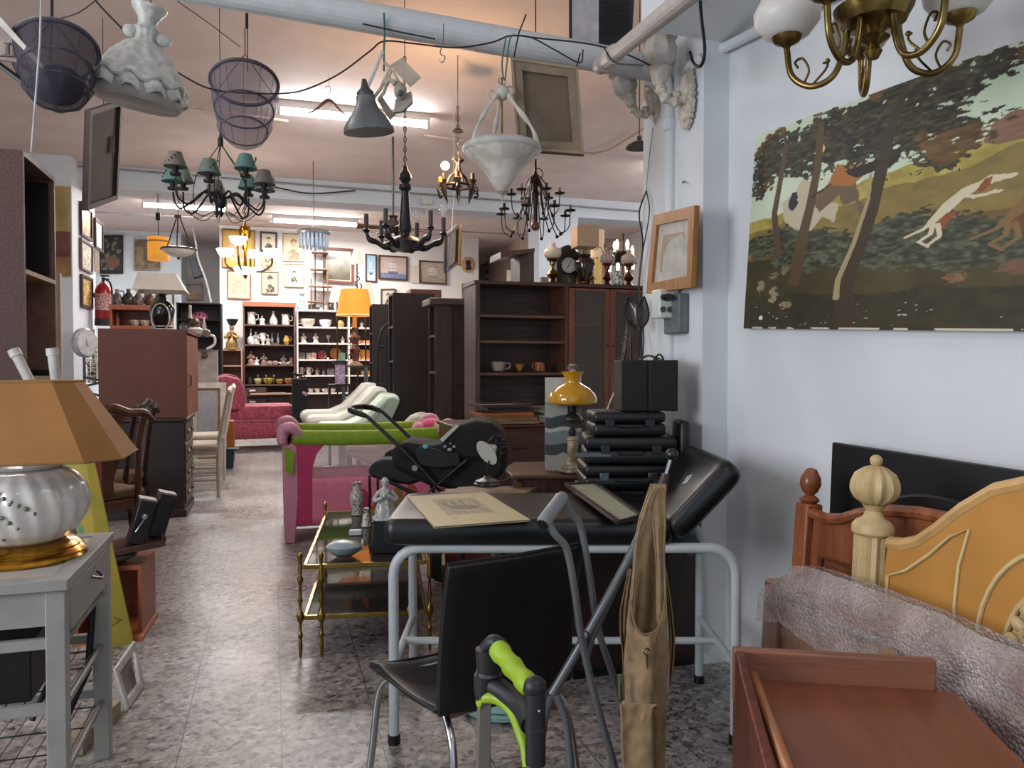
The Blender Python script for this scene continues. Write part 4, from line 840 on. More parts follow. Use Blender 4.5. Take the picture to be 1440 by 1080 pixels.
part(t, 'font', MB().lathe([(.012, .17), (.02, .18), (.02, .20), (.01, .21), (.012, .235), (.04, .245), (.048, .252), (.042, .268), (.02, .285), (.014, .29)], (0, 0, 0), 28), mt('46443f', .3, .6))
part(t, 'burner', MB().lathe([(.018, .285), (.024, .29), (.024, .345), (.03, .35), (.02, .36)], (0, 0, 0), 20), mt('1f1a18', .4, .6))
part(t, 'wick_key', MB().tube([(.0, 0, .30), (.07, 0, .325), (.085, 0, .34)], .003, 6), STEEL)
SHY = bpy.data.materials.new('mustard_glass'); SHY.use_nodes = True; bs = SHY.node_tree.nodes['Principled BSDF']; bs.inputs['Base Color'].default_value = C('c48a12'); bs.inputs['Roughness'].default_value = .08; bs.inputs['Coat Weight'].default_value = .8; bs.inputs['Subsurface Weight'].default_value = .15
sh = part(t, 'shade', MB().lathe([(.098, .325), (.113, .335), (.117, .352), (.108, .375), (.083, .402), (.05, .421), (.036, .43), (.034, .445), (.042, .468), (.052, .483)], (0, 0, 0), 40), SHY, solid=.004)
part(sh, 'rim', MB().tube(arc((0, 0, .328), .099, 0, 360, 32, 'xy')[:-1], .002, 6, True), mt('3a2a12', .4))
part(t, 'chimney', MB().lathe([(.018, .36), (.026, .40), (.018, .47), (.015, .52)], (0, 0, 0), 20), mt('cfd2d2', .05, alpha=.25), solid=.002)
part(t, 'chimney_crown', MB().tube([(.02*math.cos(a_/24*2*PI)*(1+.2*math.sin(a_*1.5)), .02*math.sin(a_/24*2*PI), .505+.012*math.sin(a_*1.7)) for a_ in range(24)], .004, 6, True), mt('7b6250', .4))
# scalloped low table with enamel lamp
t = thing('occasional_table', 'pale worn wooden side table with scalloped edge behind the couch', 'table', PZ(690, 690, .62).to_2d().to_3d(), R(-17))
PW = mt('8c7560', .5, kind='wood', h2='6c5644', axis='x'); cc = [(-.20, -.12), (.14, -.12), (.22, .10), (.17, .14), (-.10, .14), (-.16, .11), (-.17, .07), (-.22, .05), (-.20, .0), (-.235, -.03), (-.215, -.08)]
part(t, 'top', MB().ext([(x, y, .60) for x, y in cc], (0, 0, .02)), PW, bevel=.004)
part(t, 'pedestal', MB().lathe([(.02, 0), (.03, .1), (.018, .3), (.035, .5), (.04, .6)], (.12, .03, 0), 14), DWOOD)
for a_ in (90, 210, 330): part(t, 'foot', MB().tube(bez([(.12, .03, .14), (.12+.06*math.cos(R(a_)), .03+.06*math.sin(R(a_)), .1), (.12+.11*math.cos(R(a_)), .03+.11*math.sin(R(a_)), .015)], 4), .015, 8), DWOOD)
c = PZ(685, 682, .622); t = thing('desk_lamp', 'small desk lamp with white enamel shade, dark leafy ironwork and round base', 'lamp', c)
part(t, 'base', MB().lathe([(0, 0), (.062, 0), (.066, .008), (.055, .016), (.058, .022), (.042, .030), (.02, .036), (.012, .045)], (0, 0, 0), 28), mt('6f7069', .35, .5, kind='mottle', h2='3b3c36'))
part(t, 'stem', MB().tube([(0, 0, .04), (.0, 0, .09), (.03, .0, .16), (.045, 0, .22)], .005, 8), mt('3a3230', .4, .6))
Mr = Euler((R(8), R(-118), R(15))).to_matrix()
cs = Vector((.005, -.01, .165)); part(t, 'shade', MB().lathe([(.012, -.045), (.02, -.03), (.045, .0), (.066, .014)], cs, 32, Mr), mt('c9c7bf', .35, var=.04), solid=.003)
iron = MB()
for k in range(3): iron.tube([Vector((.06+.045*math.cos(a_/16*2*PI+k), .01*k, .19+(.06-.012*k)*math.sin(a_/16*2*PI+k))) for a_ in range(14)], .004, 6)
iron.tube(bez([(.07, 0, .24), (.10, 0, .2), (.10, 0, .1), (.07, 0, .02)], 6), .003, 6)
for k in range(16):
    a_ = k*2.4; iron.ball(Vector((.045+.04*math.cos(a_), .02*math.sin(a_*1.3), .18+.055*math.sin(a_)+.0)), (.018, .005, .008), 8, Euler((0, a_, .4)).to_matrix())
part(t, 'leafy_ironwork', iron, mt('2b1f1d', .45))
part(t, 'cord', MB().tube(bez([(.02, .02, .02), (.10, .05, .01), (.16, .12, .03), (.25, .2, .06)], 5), .0025, 6), mt('8a857c', .5))

# ================================================================== STROLLER WITH CAR SEAT
TT = 4.5
O = PT(620, 700, TT); O.z = 0
t = thing('stroller', 'folding black stroller carrying a black infant seat beside the travel cot', 'stroller', O, -YAW)
def L(px, py, d=0):   # point in the stroller's own frame at depth offset d
    p = PT(px, py, TT)-O; p = Matrix.Rotation(YAW, 3, 'Z') @ Vector((p.x, p.y, p.z)); return Vector((p.x, d, p.z))
SB = mt('07080a', .85, var=.2, scale=12); SB2 = mt('0d0e11', .75, var=.2)
part(t, 'seat_shell', MB().ext([L(*q, -.20) for q in [(556, 628), (575, 616), (612, 622), (640, 616), (662, 596), (680, 590), (700, 600), (712, 622), (712, 655), (694, 676), (650, 684), (600, 672), (560, 652)]], (0, .40, 0)), SB, bevel=.03, smooth=60)
part(t, 'canopy', MB().ext([L(*q, -.215) for q in [(618, 630), (630, 610), (650, 594), (672, 588), (694, 592), (708, 604), (714, 622), (713, 645), (640, 642)]], (0, .43, 0)), SB, bevel=.035, smooth=60)
part(t, 'foot_cover', MB().ext([L(*q, -.18) for q in [(525, 655), (532, 645), (545, 641), (575, 642), (600, 650), (606, 668), (580, 676), (545, 670), (527, 664)]], (0, .36, 0)), SB2, bevel=.02, smooth=60)
part(t, 'foot_cover', MB().ext([L(*q, .02) for q in [(537, 645), (542, 636), (552, 633), (562, 637), (566, 646), (560, 652), (540, 652)]], (0, .16, 0)), SB, bevel=.015)
part(t, 'side_pad', MB().ext([L(*q, -.23) for q in [(590, 628), (600, 620), (625, 628), (650, 630), (652, 648), (622, 652), (596, 648)]], (0, .03, 0)), SB2, bevel=.008)
part(t, 'reflective_trim', MB().ext([L(*q, -.232) for q in [(624, 612), (646, 592), (649, 595), (628, 616)]], (0, .012, 0)), mt('b4b6a8', .4))
for d in (-.24, .24):
    part(t, 'handle_tube', MB().tube([L(514, 578, d), L(528, 582, d), L(560, 612, d), L(600, 652, d), L(618, 672, d)], .0105, 10), mt('26282c', .35, .4))
    part(t, 'grip_sleeve', MB().tube([L(503, 574, d*.8), L(512, 576, d), L(526, 581, d)], [.017, .017, .014], 12), BLACK)
    part(t, 'frame_tube', MB().tube([L(540, 660, d), L(600, 690, d), Vector((.04, d, .10))], .012, 8), IRON); part(t, 'frame_tube', MB().tube([L(660, 640, d), L(600, 690, d), Vector((.46, d, .10))], .012, 8), IRON)
part(t, 'handle_bar', MB().tube(bez([L(503, 574, -.2), L(498, 573, -.08), L(498, 573, .08), L(503, 574, .2)], 5), .015, 12), BLACK)
for x in (.04, .46):
    for d in (-.26, .26):
        w = part(t, 'wheel', MB().lathe([(.05, -.02), (.085, -.02), (.095, 0), (.085, .02), (.05, .02)], (x, d, .095), 24, Euler((PI/2, 0, 0)).to_matrix()), BLACK); part(w, 'hub', MB().lathe([(0, -.022), (.05, -.015), (.05, .015), (0, .022)], (x, d, .095), 16, Euler((PI/2, 0, 0)).to_matrix()), STEEL)
part(t, 'strap', MB().tube([L(528, 662, -.19), L(529, 690, -.19), L(527, 716, -.2)], .009, 6), mt('2a1014', .7)); part(t, 'strap', MB().tube([L(538, 664, -.16), L(538, 690, -.16), L(537, 712, -.16)], .008, 6), BLACK)
part(t, 'logo_patch', MB().ball(L(637, 626, -.235), (.014, .004, .010), 10).ball(L(631, 622, -.235), (.009, .004, .008), 8).ball(L(643, 622, -.235), (.009, .004, .008), 8).ball(L(638, 618, -.235), (.006, .004, .006), 8), mt('8b8d92', .5))
part(t, 'pivot_disc', MB().lathe([(0, 0), (.016, 0), (.016, .006), (0, .006)], L(591, 650, -.25), 16, Euler((PI/2, 0, 0)).to_matrix()), mt('8a8a80', .4)); part(t, 'blue_button', MB().ball(L(605, 622, -.235), (.016, .005, .013), 12), mt('5fa5c0', .4))

# ================================================================== TRAVEL COT
PK = mt('dc7a94', .8, var=.08); PKL = mt('c98599', .75, var=.06); PKD = mt('b43562', .8, var=.08); GN = mt('7d9c1e', .7, var=.1)
t = thing('travel_cot', 'pink and green fabric travel cot with mesh sides and leaf pattern', 'cot', (.09, 5.40, 0))
CL, CW, CH = 1.12, .70, .765
for (x, y) in ((0, 0), (CL, 0), (0, CW), (CL, CW)):
    sx = 1 if x == 0 else -1; sy = 1 if y == 0 else -1
    lg = part(t, 'leg', MB().ext([(x-.02*sx, y-.02*sy, 0), (x+.045*sx, y-.02*sy, 0), (x+.07*sx, y-.012*sy, .3), (x+.06*sx, y-.01*sy, CH-.1), (x-.03*sx, y-.01*sy, CH-.1)], (0, .05*sy, 0)), PKL, bevel=.008)
    part(lg, 'corner_cap', MB().tube(bez([(x-.035*sx, y-.02*sy, CH-.09), (x-.03*sx, y, CH), (x+.03*sx, y, CH+.015), (x+.08*sx, y, CH-.03), (x+.115*sx, y, CH-.045)], 5), [.03, .034, .036, .038, .038, .04, .042, .042, .042, .042, .04, .038, .036, .034, .032, .03, .028, .026, .024, .022, .02], 12), mt('c78a9e', .5))
for (y, o_) in ((0, -1), (CW, 1)): part(t, 'top_rail', MB().grid(lambda u, v: (.04+u*(CL-.08), y+.028*math.cos(2*PI*v), CH-.05+.052*math.sin(2*PI*v)-.012*math.sin(PI*u)), 20, 13), GN, smooth=80)
for x in (0, CL): part(t, 'top_rail', MB().grid(lambda u, v: (x+.028*math.cos(2*PI*v), .04+u*(CW-.08), CH-.05+.052*math.sin(2*PI*v)), 12, 13), GN, smooth=80)
part(t, 'fabric_base', MB().grid(lambda u, v: (.03+u*(CL-.06), -.004+.006*noise.noise(Vector((u*9, v*4, 0))), .12+v*.31), 30, 8), PK, solid=.004)
part(t, 'fabric_base', MB().grid(lambda u, v: (.03+u*(CL-.06), CW, .12+v*.30), 10, 4), mt('c46a8c', .8), solid=.004)
part(t, 'fabric_side', MB().grid(lambda u, v: (.0, .03+u*(CW-.06), .12+v*(CH-.2)), 6, 6), PKL, solid=.004); part(t, 'fabric_side', MB().grid(lambda u, v: (CL, .03+u*(CW-.06), .12+v*(CH-.2)), 6, 6), PK, solid=.004)
part(t, 'corner_panel', MB().ext([(.05, -.008, .12), (.16, -.008, .12), (.16, -.008, .50), (.19, -.008, .60), (.24, -.008, .66), (.28, -.008, .685), (.05, -.008, .685)], (0, .004, 0)), PKD)
part(t, 'mattress', MB().bx(.03, CL-.03, .03, CW-.03, .10, .15), mt('c0708f', .8), bevel=.01)
MESH = mt('e0d4d6', .8, alpha=.30, var=.05)
part(t, 'mesh_panel', MB().grid(lambda u, v: (.05+u*(CL-.1), -.002, .42+v*.28), 4, 4), MESH); part(t, 'mesh_panel', MB().grid(lambda u, v: (.05+u*(CL-.1), CW-.002, .40+v*.30), 4, 4), MESH)
for i, (x, z, c_) in enumerate(((.50, .26, 'b53060'), (.62, .25, 'b8552a'), (.74, .26, '9c7a3a'), (.84, .28, 'b8552a'), (.56, .14, 'b8552a'))):
    part(t, 'leaf_print', MB().lathe([(0, 0), (.055, 0), (.055, .004), (0, .004)], (x, -.006, z), 20, Euler((PI/2, 0, 0)).to_matrix(), sx=.8, sy=1.6), mt(c_, .8))
part(t, 'leaf_print', MB().ext([(-.012, .02, .60), (-.012, .07, .5), (-.012, .1, .66), (-.012, .05, .7)], (-.004, 0, 0)), GN); part(t, 'leaf_print', MB().ext([(-.012, .06, .26), (-.012, .10, .2), (-.012, .14, .4), (-.012, .10, .45)], (-.004, 0, 0)), mt('c04a3a', .8))
part(t, 'corner_panel', MB().ext([(-.02, -.026, .50), (.035, -.026, .46), (.045, -.026, .62), (-.02, -.026, .66)], (0, -.003, 0)), GN)
t = thing('plush_toy', 'bright pink plush toy slumped at the far end of the travel cot', 'toy', PY(600, 610, 5.9))
part(t, 'body', MB().ball(PY(607, 603, 5.95), (.115, .09, .085), 16), mt('d0407a', .9, sheen=.5), w=True); part(t, 'paw', MB().ball(PY(588, 603, 5.9), (.05, .06, .055), 12).ball(PY(632, 607, 5.9), (.07, .05, .03), 12), mt('d68aa6', .9, sheen=.5), w=True)

# ================================================================== SIDEBOARD WITH STACKED FRAMES
t = thing('sideboard', 'low reddish-brown chest behind the stroller with frames piled on it', 'chest', (1.10, 4.75, 0), 0)
part(t, 'carcass', MB().bx(0, .86, 0, .5, .06, .80), RWOOD, bevel=.006); part(t, 'top', MB().bx(-.02, .88, -.02, .5, .80, .825), mt('5a3426', .4, kind='wood', h2='45281d', axis='x'), bevel=.006)
for z0, z1 in ((.10, .31), (.33, .55), (.57, .78)): d = part(t, 'drawer', MB().bx(.02, .84, -.018, 0, z0, z1), mt('54301f', .4, kind='wood', h2='42251a', axis='x'), bevel=.005); part(d, 'handle', MB().tube([(.38, -.02, (z0+z1)/2), (.39, -.035, (z0+z1)/2-.01), (.47, -.035, (z0+z1)/2-.01), (.48, -.02, (z0+z1)/2)], .004, 6), DBRASS)
part(t, 'plinth', MB().bx(.02, .84, .02, .48, 0, .06), EWOOD)
z = .828
fr_ = [('lowest wide pale board of the frame pile on the chest', .02, .40, .02, .40, .018, '8a6e52', -3), ('thin light wooden frame near the bottom of the pile on the chest', .06, .38, .04, .36, .014, 'a98054', 4), ('dull gold frame in the middle of the pile on the chest', .05, .36, .03, .36, .016, '8f6234', 0),
       ('orange-brown wooden frame with rounded end in the pile on the chest', .01, .36, .02, .35, .020, '9c5326', -2), ('dark frame resting on the orange-brown one in the pile', .07, .35, .03, .34, .016, '2f2320', 5),
       ('black frame second from the top of the pile on the chest', .06, .34, .05, .34, .014, '1b1718', -2), ('topmost thin dark frame on the pile beside the bookcase', .0, .34, .02, .36, .018, '352723', 3)]
for lb, x0, x1, y0, y1, h, c_, rz in fr_:
    b = MB(); w = x1-x0; d = y1-y0; m = .03; tt_ = thing('stacked_picture', lb, 'frame', (1.26+x0+w/2, 4.70+y0+d/2, z), R(rz), 'picture frames piled on the chest')
    part(tt_, 'moulding', b.bx(-w/2, w/2, -d/2, -d/2+m, 0, h).bx(-w/2, w/2, d/2-m, d/2, 0, h).bx(-w/2, -w/2+m, -d/2+m, d/2-m, 0, h).bx(w/2-m, w/2, -d/2+m, d/2-m, 0, h), mt(c_, .4)); part(tt_, 'backing', MB().bx(-w/2+m, w/2-m, -d/2+m, d/2-m, h*.2, h*.5), mt('6a5744', .8)); z += h+.0015
z = .828
for i, (lb, c_) in enumerate((('bottom catalogue of the magazine pile on the chest', '7e7468'), ('second catalogue of the magazine pile on the chest', '4e4440'), ('grey middle magazine of the pile on the chest', '8d857c'), ('dark magazine near the top of the pile on the chest', '3d3836'), ('pale magazine on top of the pile on the chest', '8f8678'), ('curled magazine lying crosswise on top of the pile', '6d655c'))):
    t = thing('magazine', lb, 'magazine', (1.77, 4.88, z), R(-8+i*5), 'magazines piled on the chest'); part(t, 'pages', MB().bx(-.10, .10, -.14, .14, .001, .013), mt('a59c8e', .8)); part(t, 'cover', MB().bx(-.103, .103, -.142, .142, .013, .0155).bx(-.105, -.102, -.142, .142, 0, .0155), mt(c_, .45)); z += .0165

# ================================================================== GLASS-DOOR BOOKCASE
BY0 = 5.55
xl = PY(672, 400, BY0).x; xm = PY(797, 400, BY0).x; xm2 = PY(852, 400, BY0).x; xr = PY(897, 400, BY0).x+.22; zt = PY(672, 399, BY0).z
t = thing('bookcase', 'tall dark wood bookcase, open shelves at the left and glass doors at the right', 'bookcase', (xl, BY0, 0))
W_ = xr-xl; bm_ = xm-xl; D_ = .34; CW1 = mt('46322c', .4, kind='wood', h2='281b18', axis='x'); CW2 = mt('6b4130', .38, kind='wood', h2='52301f'); CW3 = mt('4a342b', .4, kind='wood', h2='35241e')
part(t, 'side_panel', MB().bx(-.02, .015, -.005, D_, 0, zt), mt('54423a', .45, kind='wood', h2='3a2c26')); part(t, 'side_panel', MB().bx(W_-.02, W_, 0, D_, 0, zt), CW3); part(t, 'side_panel', MB().bx(bm_-.012, bm_+.012, 0, D_, 0, zt), CW2)
part(t, 'top', MB().bx(-.03, W_+.01, -.015, D_, zt, zt+.025), mt('54362b', .35, kind='wood', h2='3d261e', axis='x')); part(t, 'back_panel', MB().bx(0, W_, D_-.01, D_, 0, zt), CW1)
for py in (443, 479, 524): z = PY(730, py, BY0).z; part(t, 'shelf', MB().bx(.015, bm_-.012, .005, D_-.01, z-.02, z), mt('6b4b3d', .4, kind='wood', h2='503528', axis='x'))
for py in (456, 505): z = PY(830, py, BY0+.1).z; part(t, 'shelf', MB().bx(bm_+.012, W_-.02, .06, D_-.01, z-.018, z), mt('6b4b3d', .4, kind='wood', h2='503528', axis='x'))
part(t, 'cabinet_base', MB().bx(0, W_, 0, D_, .02, .40), CW3)
m1 = xm2-xl+.03
for i, (a_, b_) in enumerate(((bm_+.014, m1-.002), (m1+.002, W_-.02))):
    d = part(t, 'door', MB().bx(a_, a_+.045, -.02, 0, .42, zt-.01).bx(b_-.045, b_, -.02, 0, .42, zt-.01).bx(a_+.045, b_-.045, -.02, 0, .42, .48).bx(a_+.045, b_-.045, -.02, 0, zt-.035, zt-.01), mt('7d4c34', .36, kind='wood', h2='633623'), bevel=.003)
    part(d, 'glass_pane', MB().bx(a_+.045, b_-.045, -.012, -.008, .48, zt-.035), mt('6c6560', .04, alpha=.32, var=0)); kx = b_-.022 if i == 0 else a_+.022
    part(d, 'knob', MB().ball((kx, -.03, PY(850, 486, BY0).z), .010, 10), DBRASS)
zs = PY(730, 522.5, BY0).z+.002
def onshelf(px, Y=BY0+.10, z=zs): p = PY(px, 523, Y); p.z = z; return p
MUG = [(0, 0), (.035, 0), (.045, .01), (.052, .04), (.056, .072), (.052, .072), (.046, .012), (0, .008)]
t = thing('mug', 'wide pale pottery mug with looped handle on the open bookcase shelf', 'mug', onshelf(701)); part(t, 'cup', MB().lathe(MUG, (0, 0, 0), 22), mt('a7988a', .4)); part(t, 'handle', MB().tube(bez([(.05, 0, .06), (.085, 0, .06), (.09, 0, .03), (.048, 0, .015)], 5), .006, 8), mt('a7988a', .4))
one('conical_cup', 'small tapered yellow-ochre cup between the two mugs on the shelf', 'cup', MB().lathe([(.0, 0), (.014, 0), (.038, .055), (.036, .056), (.013, .006), (0, .005)], onshelf(731), 18), mt('a87d3a', .5))
t = thing('mug', 'straight orange-brown mug with painted figure on the bookcase shelf', 'mug', onshelf(759)); part(t, 'cup', MB().lathe([(0, 0), (.042, 0), (.044, .01), (.044, .068), (.04, .068), (.038, .01), (0, .008)], (0, 0, 0), 22), mt('9c5f3a', .4, kind='mottle', h2='7c3f24', scale=9)); part(t, 'handle', MB().tube(bez([(-.042, 0, .055), (-.062, -.01, .05), (-.062, -.01, .025), (-.042, 0, .02)], 5), .005, 8), mt('9c5f3a', .4))
# things on top of the bookcase
ztop = zt+.026
def ontop(px, dy=.12): p = PY(px, 400, BY0+dy); p.z = ztop; return p
def hurricane(label, c, s, glass, metal, group=None):
    t = thing('oil_lamp', label, 'lamp', c, 0, group)
    part(t, 'base', MB().lathe([(r*s, z*s) for r, z in [(0, 0), (.06, 0), (.062, .01), (.03, .03), (.02, .05), (.05, .075), (.058, .095), (.045, .12), (.015, .15), (.012, .18), (.03, .19), (.032, .22), (.02, .225)]], (0, 0, 0), 20), metal)
    part(t, 'gallery', MB().lathe([(.03*s, .22*s), (.055*s, .235*s), (.06*s, .25*s), (.05*s, .252*s)], (0, 0, 0), 20), metal)
    part(t, 'globe_shade', MB().lathe([(r*s, z*s) for r, z in [(.05, .25), (.075, .27), (.088, .30), (.08, .33), (.05, .355), (.03, .36), (.027, .40)]], (0, 0, 0), 24), glass, solid=.003)
    return t
WG = mt('e3d5c4', .3, var=.03, emit=.0)
hurricane('brass oil lamp with white glass globe at the left of the wall clock', ontop(777, .10), .80, WG, BRASS)
# pendulum clock
c = ontop(796, .24); t = thing('mantel_clock', 'black carved pendulum clock with white round dial standing on the bookcase', 'clock', c)
CB = mt('1c1a1e', .4, var=.15); hw = .098
part(t, 'case', MB().bx(-hw, hw, -.05, .05, 0, .235), CB, bevel=.004); part(t, 'crest', MB().ext([(-hw-.015, -.05, .235), (hw+.015, -.05, .235), (hw+.02, -.05, .26), (hw*.7, -.05, .28), (hw*.45, -.05, .315), (0, -.05, .33), (-hw*.45, -.05, .315), (-hw*.7, -.05, .28), (-hw-.02, -.05, .26)], (0, .1, 0)), CB, bevel=.004)
dl = part(t, 'dial', MB().lathe([(0, 0), (.062, 0), (.062, .006), (0, .006)], (0, -.054, .165), 32, Euler((PI/2, 0, 0)).to_matrix()), mt('cfd3d0', .4, var=.03)); part(dl, 'bezel', MB().tube(arc((0, -.058, .165), .064, 0, 360, 36)[:-1], .004, 6, True), DBRASS)
hd = MB(); hd.tube([(0, -.064, .165), (-.02, -.064, .14)], .0022, 6); hd.tube([(0, -.066, .165), (.016, -.066, .205)], .0016, 6)
for k in range(12): a_ = k*PI/6; hd.box((.05*math.sin(a_), -.0615, .165+.05*math.cos(a_)), (.003, .001, .010), Euler((0, a_, 0)).to_matrix())
part(dl, 'hands_and_numerals', hd, BLACK); part(t, 'pendulum_window', MB().bx(-.05, .05, -.053, -.048, .02, .085), mt('4c4a4a', .2)); part(t, 'pendulum', MB().lathe([(0, 0), (.02, 0), (.02, .004), (0, .004)], (0, -.056, .045), 18, Euler((PI/2, 0, 0)).to_matrix()), BRASS)
# dark vase lamp with beige square shade
c = ontop(822, .10); t = thing('table_lamp', 'dark brown urn lamp with square beige shade beside the wall clock', 'lamp', c)
part(t, 'urn', MB().lathe([(.045, .03), (.05, .045), (.065, .10), (.082, .16), (.078, .19), (.055, .215), (.045, .225), (.052, .24), (.04, .245), (0, .245)], (0, 0, 0), 26), mt('21120f', .12, coat=.6)); part(t, 'base', MB().lathe([(0, 0), (.05, 0), (.056, .01), (.045, .03), (0, .034)], (0, 0, 0), 20), BRASS); part(t, 'stem', MB().tube([(0, 0, .24), (0, 0, .33)], .012, 10), BRASS)
SHD = mt('bfa385', .8, var=.05); part(t, 'shade', MB().ext([(-.095, -.08, .295), (.08, -.095, .295), (.095, .08, .295), (-.08, .095, .295)], (0, 0, .16)), SHD, smooth=0)
t = thing('table_lamp', 'tall lamp with long cream cylinder shade behind the dark urn lamp', 'lamp', ontop(840, .27)); part(t, 'base', MB().lathe([(0, 0), (.04, 0), (.04, .01), (.01, .02), (.01, .30)], (0, 0, 0), 16), BRASS); part(t, 'shade', MB().lathe([(.055, .25), (.055, .47)], (0, 0, 0), 24), mt('e8cfae', .7, emit=.25, var=.03), solid=.003)
t = thing('tall_candle_shade', 'narrow upright yellowish glass cylinder lamp among the lamps on the bookcase', 'lamp', ontop(841, .16)); part(t, 'base', MB().lathe([(0, 0), (.035, 0), (.03, .02), (0, .02)], (0, 0, 0), 14), BRASS); part(t, 'tube', MB().lathe([(.028, .02), (.028, .22)], (0, 0, 0), 20), mt('e3bc74', .4, emit=.35, var=.03), solid=.003)
COP = mt('6d3722', .3, .7)
hurricane('copper oil lamp with pinkish globe right of the tall yellow cylinder', ontop(854, .08), .70, mt('c9b0a2', .25, alpha=.9), COP)
hurricane('copper oil lamp with cream globe at the right end of the bookcase top', ontop(884, .08), .72, mt('d9c6b6', .25, alpha=.95), COP)
for i, (px, py, lb) in enumerate(((862, 358, 'white glass shade lamp, lit, above the copper oil lamps'), (871, 352, 'white candle lamp beside the black hat-like shade'))):
    pass
c = ontop(876, .28); t = thing('branched_table_lamp', 'branched table lamp with white bulbs and black scalloped shade above the copper lamps', 'lamp', c)
part(t, 'stem', MB().tube([(0, 0, 0), (0, 0, .46)], .008, 8).lathe([(0, 0), (.06, 0), (.05, .02), (.01, .03)], (0, 0, 0), 16), DBRASS)
part(t, 'black_shade', MB().lathe([(.115, .205), (.10, .25), (.075, .285), (.06, .30)], (-.02, -.02, 0), 40, flute=(10, .05)), IRON, solid=.004)
EML = mt('fff2e2', .5, var=0, emit=2.2)
for (x, y, z) in ((-.075, 0, .34), (-.045, .02, .36), (.04, 0, .36), (.085, .0, .31), (.10, .02, .2), (-.12, 0, .17), (-.06, -.03, .17), (.02, -.03, .17)): part(t, 'arm', MB().tube([(0, 0, z-.10), (x*.6, y, z-.08), (x, y, z-.04)], .003, 6), DBRASS); part(t, 'bulb', MB().lathe([(.012, -.03), (.014, 0), (.016, .02), (.008, .045), (0, .055)], (x, y, z), 12), EML)
t = thing('porcelain_pitcher', 'white porcelain jug with green leaves between the two copper oil lamps', 'jug', ontop(869, .03)); part(t, 'body', MB().lathe([(0, 0), (.03, 0), (.045, .03), (.048, .06), (.03, .09), (.034, .115), (.03, .115)], (0, 0, 0), 20), mt('dcd8d0', .2, kind='mottle', h2='6b7a6a', scale=14)); part(t, 'handle', MB().tube(bez([(-.03, 0, .10), (-.065, 0, .095), (-.06, 0, .05), (-.045, 0, .04)], 5), .005, 6), PORC)
t = thing('wire_candelabrum', 'spindly gilt wire candelabrum in front of the cream shades on the bookcase', 'candelabrum', ontop(851, .2))
part(t, 'stem', MB().lathe([(0, 0), (.04, 0), (.03, .02), (.006, .03), (.006, .3)], (0, 0, 0), 12), BRASS)
for k in range(6): a_ = k*PI/3; part(t, 'arm', MB().tube(bez([(0, 0, .24), (.04*math.cos(a_), .04*math.sin(a_), .32), (.09*math.cos(a_), .09*math.sin(a_), .30), (.10*math.cos(a_), .10*math.sin(a_), .34)], 5), .003, 6), BRASS)
for px, lb, mat_, h in ((812, 'tiny gilt trinket by the foot of the urn lamp', BRASS, .06), (832, 'small gilt figurine right of the urn lamp', BRASS, .09), (765, 'small gilt box at the far left of the row on the bookcase', mt('8f7d66', .4), .05)):
    figurine('gilt_figurine', lb, ontop(px, .04), h, mat_) if h > .05 else one('gilt_box', lb, 'box', MB().box(ontop(px, .04)+Vector((0, 0, .022)), (.06, .05, .044)), mat_, bevel=.003)
# things against the back, left of the bookcase top: framed couple print
# ================================================================== LEFT FOREGROUND: TILED TABLE AND LAMP
GW = mt('918f8a', .5, var=.1, scale=3)
t = thing('tiled_side_table', 'grey-white painted side table with white tiled top under the big porcelain lamp', 'table', (-.475, 2.07, 0))
x0 = -.56; y1 = .56; zt_ = .687
for (a, b_, c, d) in ((x0, 0, 0, .05), (x0, 0, y1-.05, y1), (x0, x0+.05, .05, y1-.05), (-.05, 0, .05, y1-.05)): part(t, 'top_border', MB().bx(a, b_, c, d, zt_-.028, zt_), GW, bevel=.003)
TL = mt('bfbdb9', .15, coat=.5, var=.03)
for i in range(3):
    for j in range(3):
        w = (-.05-(x0+.05))/3; h = (y1-.10)/3; part(t, 'tile', MB().bx(x0+.05+i*w+.002, x0+.05+(i+1)*w-.002, .05+j*h+.002, .05+(j+1)*h-.002, zt_-.02, zt_-.004), TL, bevel=.001)
part(t, 'tile_bed', MB().bx(x0+.05, -.05, .05, y1-.05, zt_-.026, zt_-.012), mt('8f8b85', .8))
for x in (x0+.03, -.03):
    for y in (.03, y1-.03): part(t, 'leg', MB().bx(x-.022, x+.022, y-.022, y+.022, 0, zt_-.028), GW, bevel=.003)
part(t, 'apron', MB().bx(x0+.05, -.05, .012, .028, .575, zt_-.028), GW); part(t, 'apron', MB().bx(x0+.05, -.05, y1-.028, y1-.012, .575, zt_-.028), GW)
d = part(t, 'drawer', MB().bx(-.022, -.004, .055, y1-.055, .548, zt_-.035), mt('8f8c87', .5, var=.08), bevel=.003); part(d, 'pull', MB().tube([(.0, .26, .625), (.018, .28, .615), (.018, .30, .615), (0, .32, .625)], .004, 6), STEEL)
for z in (.53, .37, .2):
    part(t, 'rail', MB().bx(x0+.05, -.05, .015, .035, z-.013, z+.013), GW, bevel=.002); part(t, 'rail', MB().tube([(-.03, .05, z-.02), (-.03, y1-.05, z-.02)], .009, 8), mt('7a7873', .5)); part(t, 'rail', MB().bx(x0+.05, -.05, y1-.035, y1-.015, z-.013, z+.013), GW)
for z in (.345, .175):
    wb = MB()
    for i in range(12): wb.tube([(x0+.05+i*.042, .03, z), (x0+.05+i*.042, y1-.03, z)], .002, 5)
    for j in range(4): wb.tube([(x0+.03, .06+j*.14, z+.003), (-.03, .06+j*.14, z+.003)], .002, 5)
    part(t, 'wire_shelf', wb, mt('4a4a4a', .4, .5))
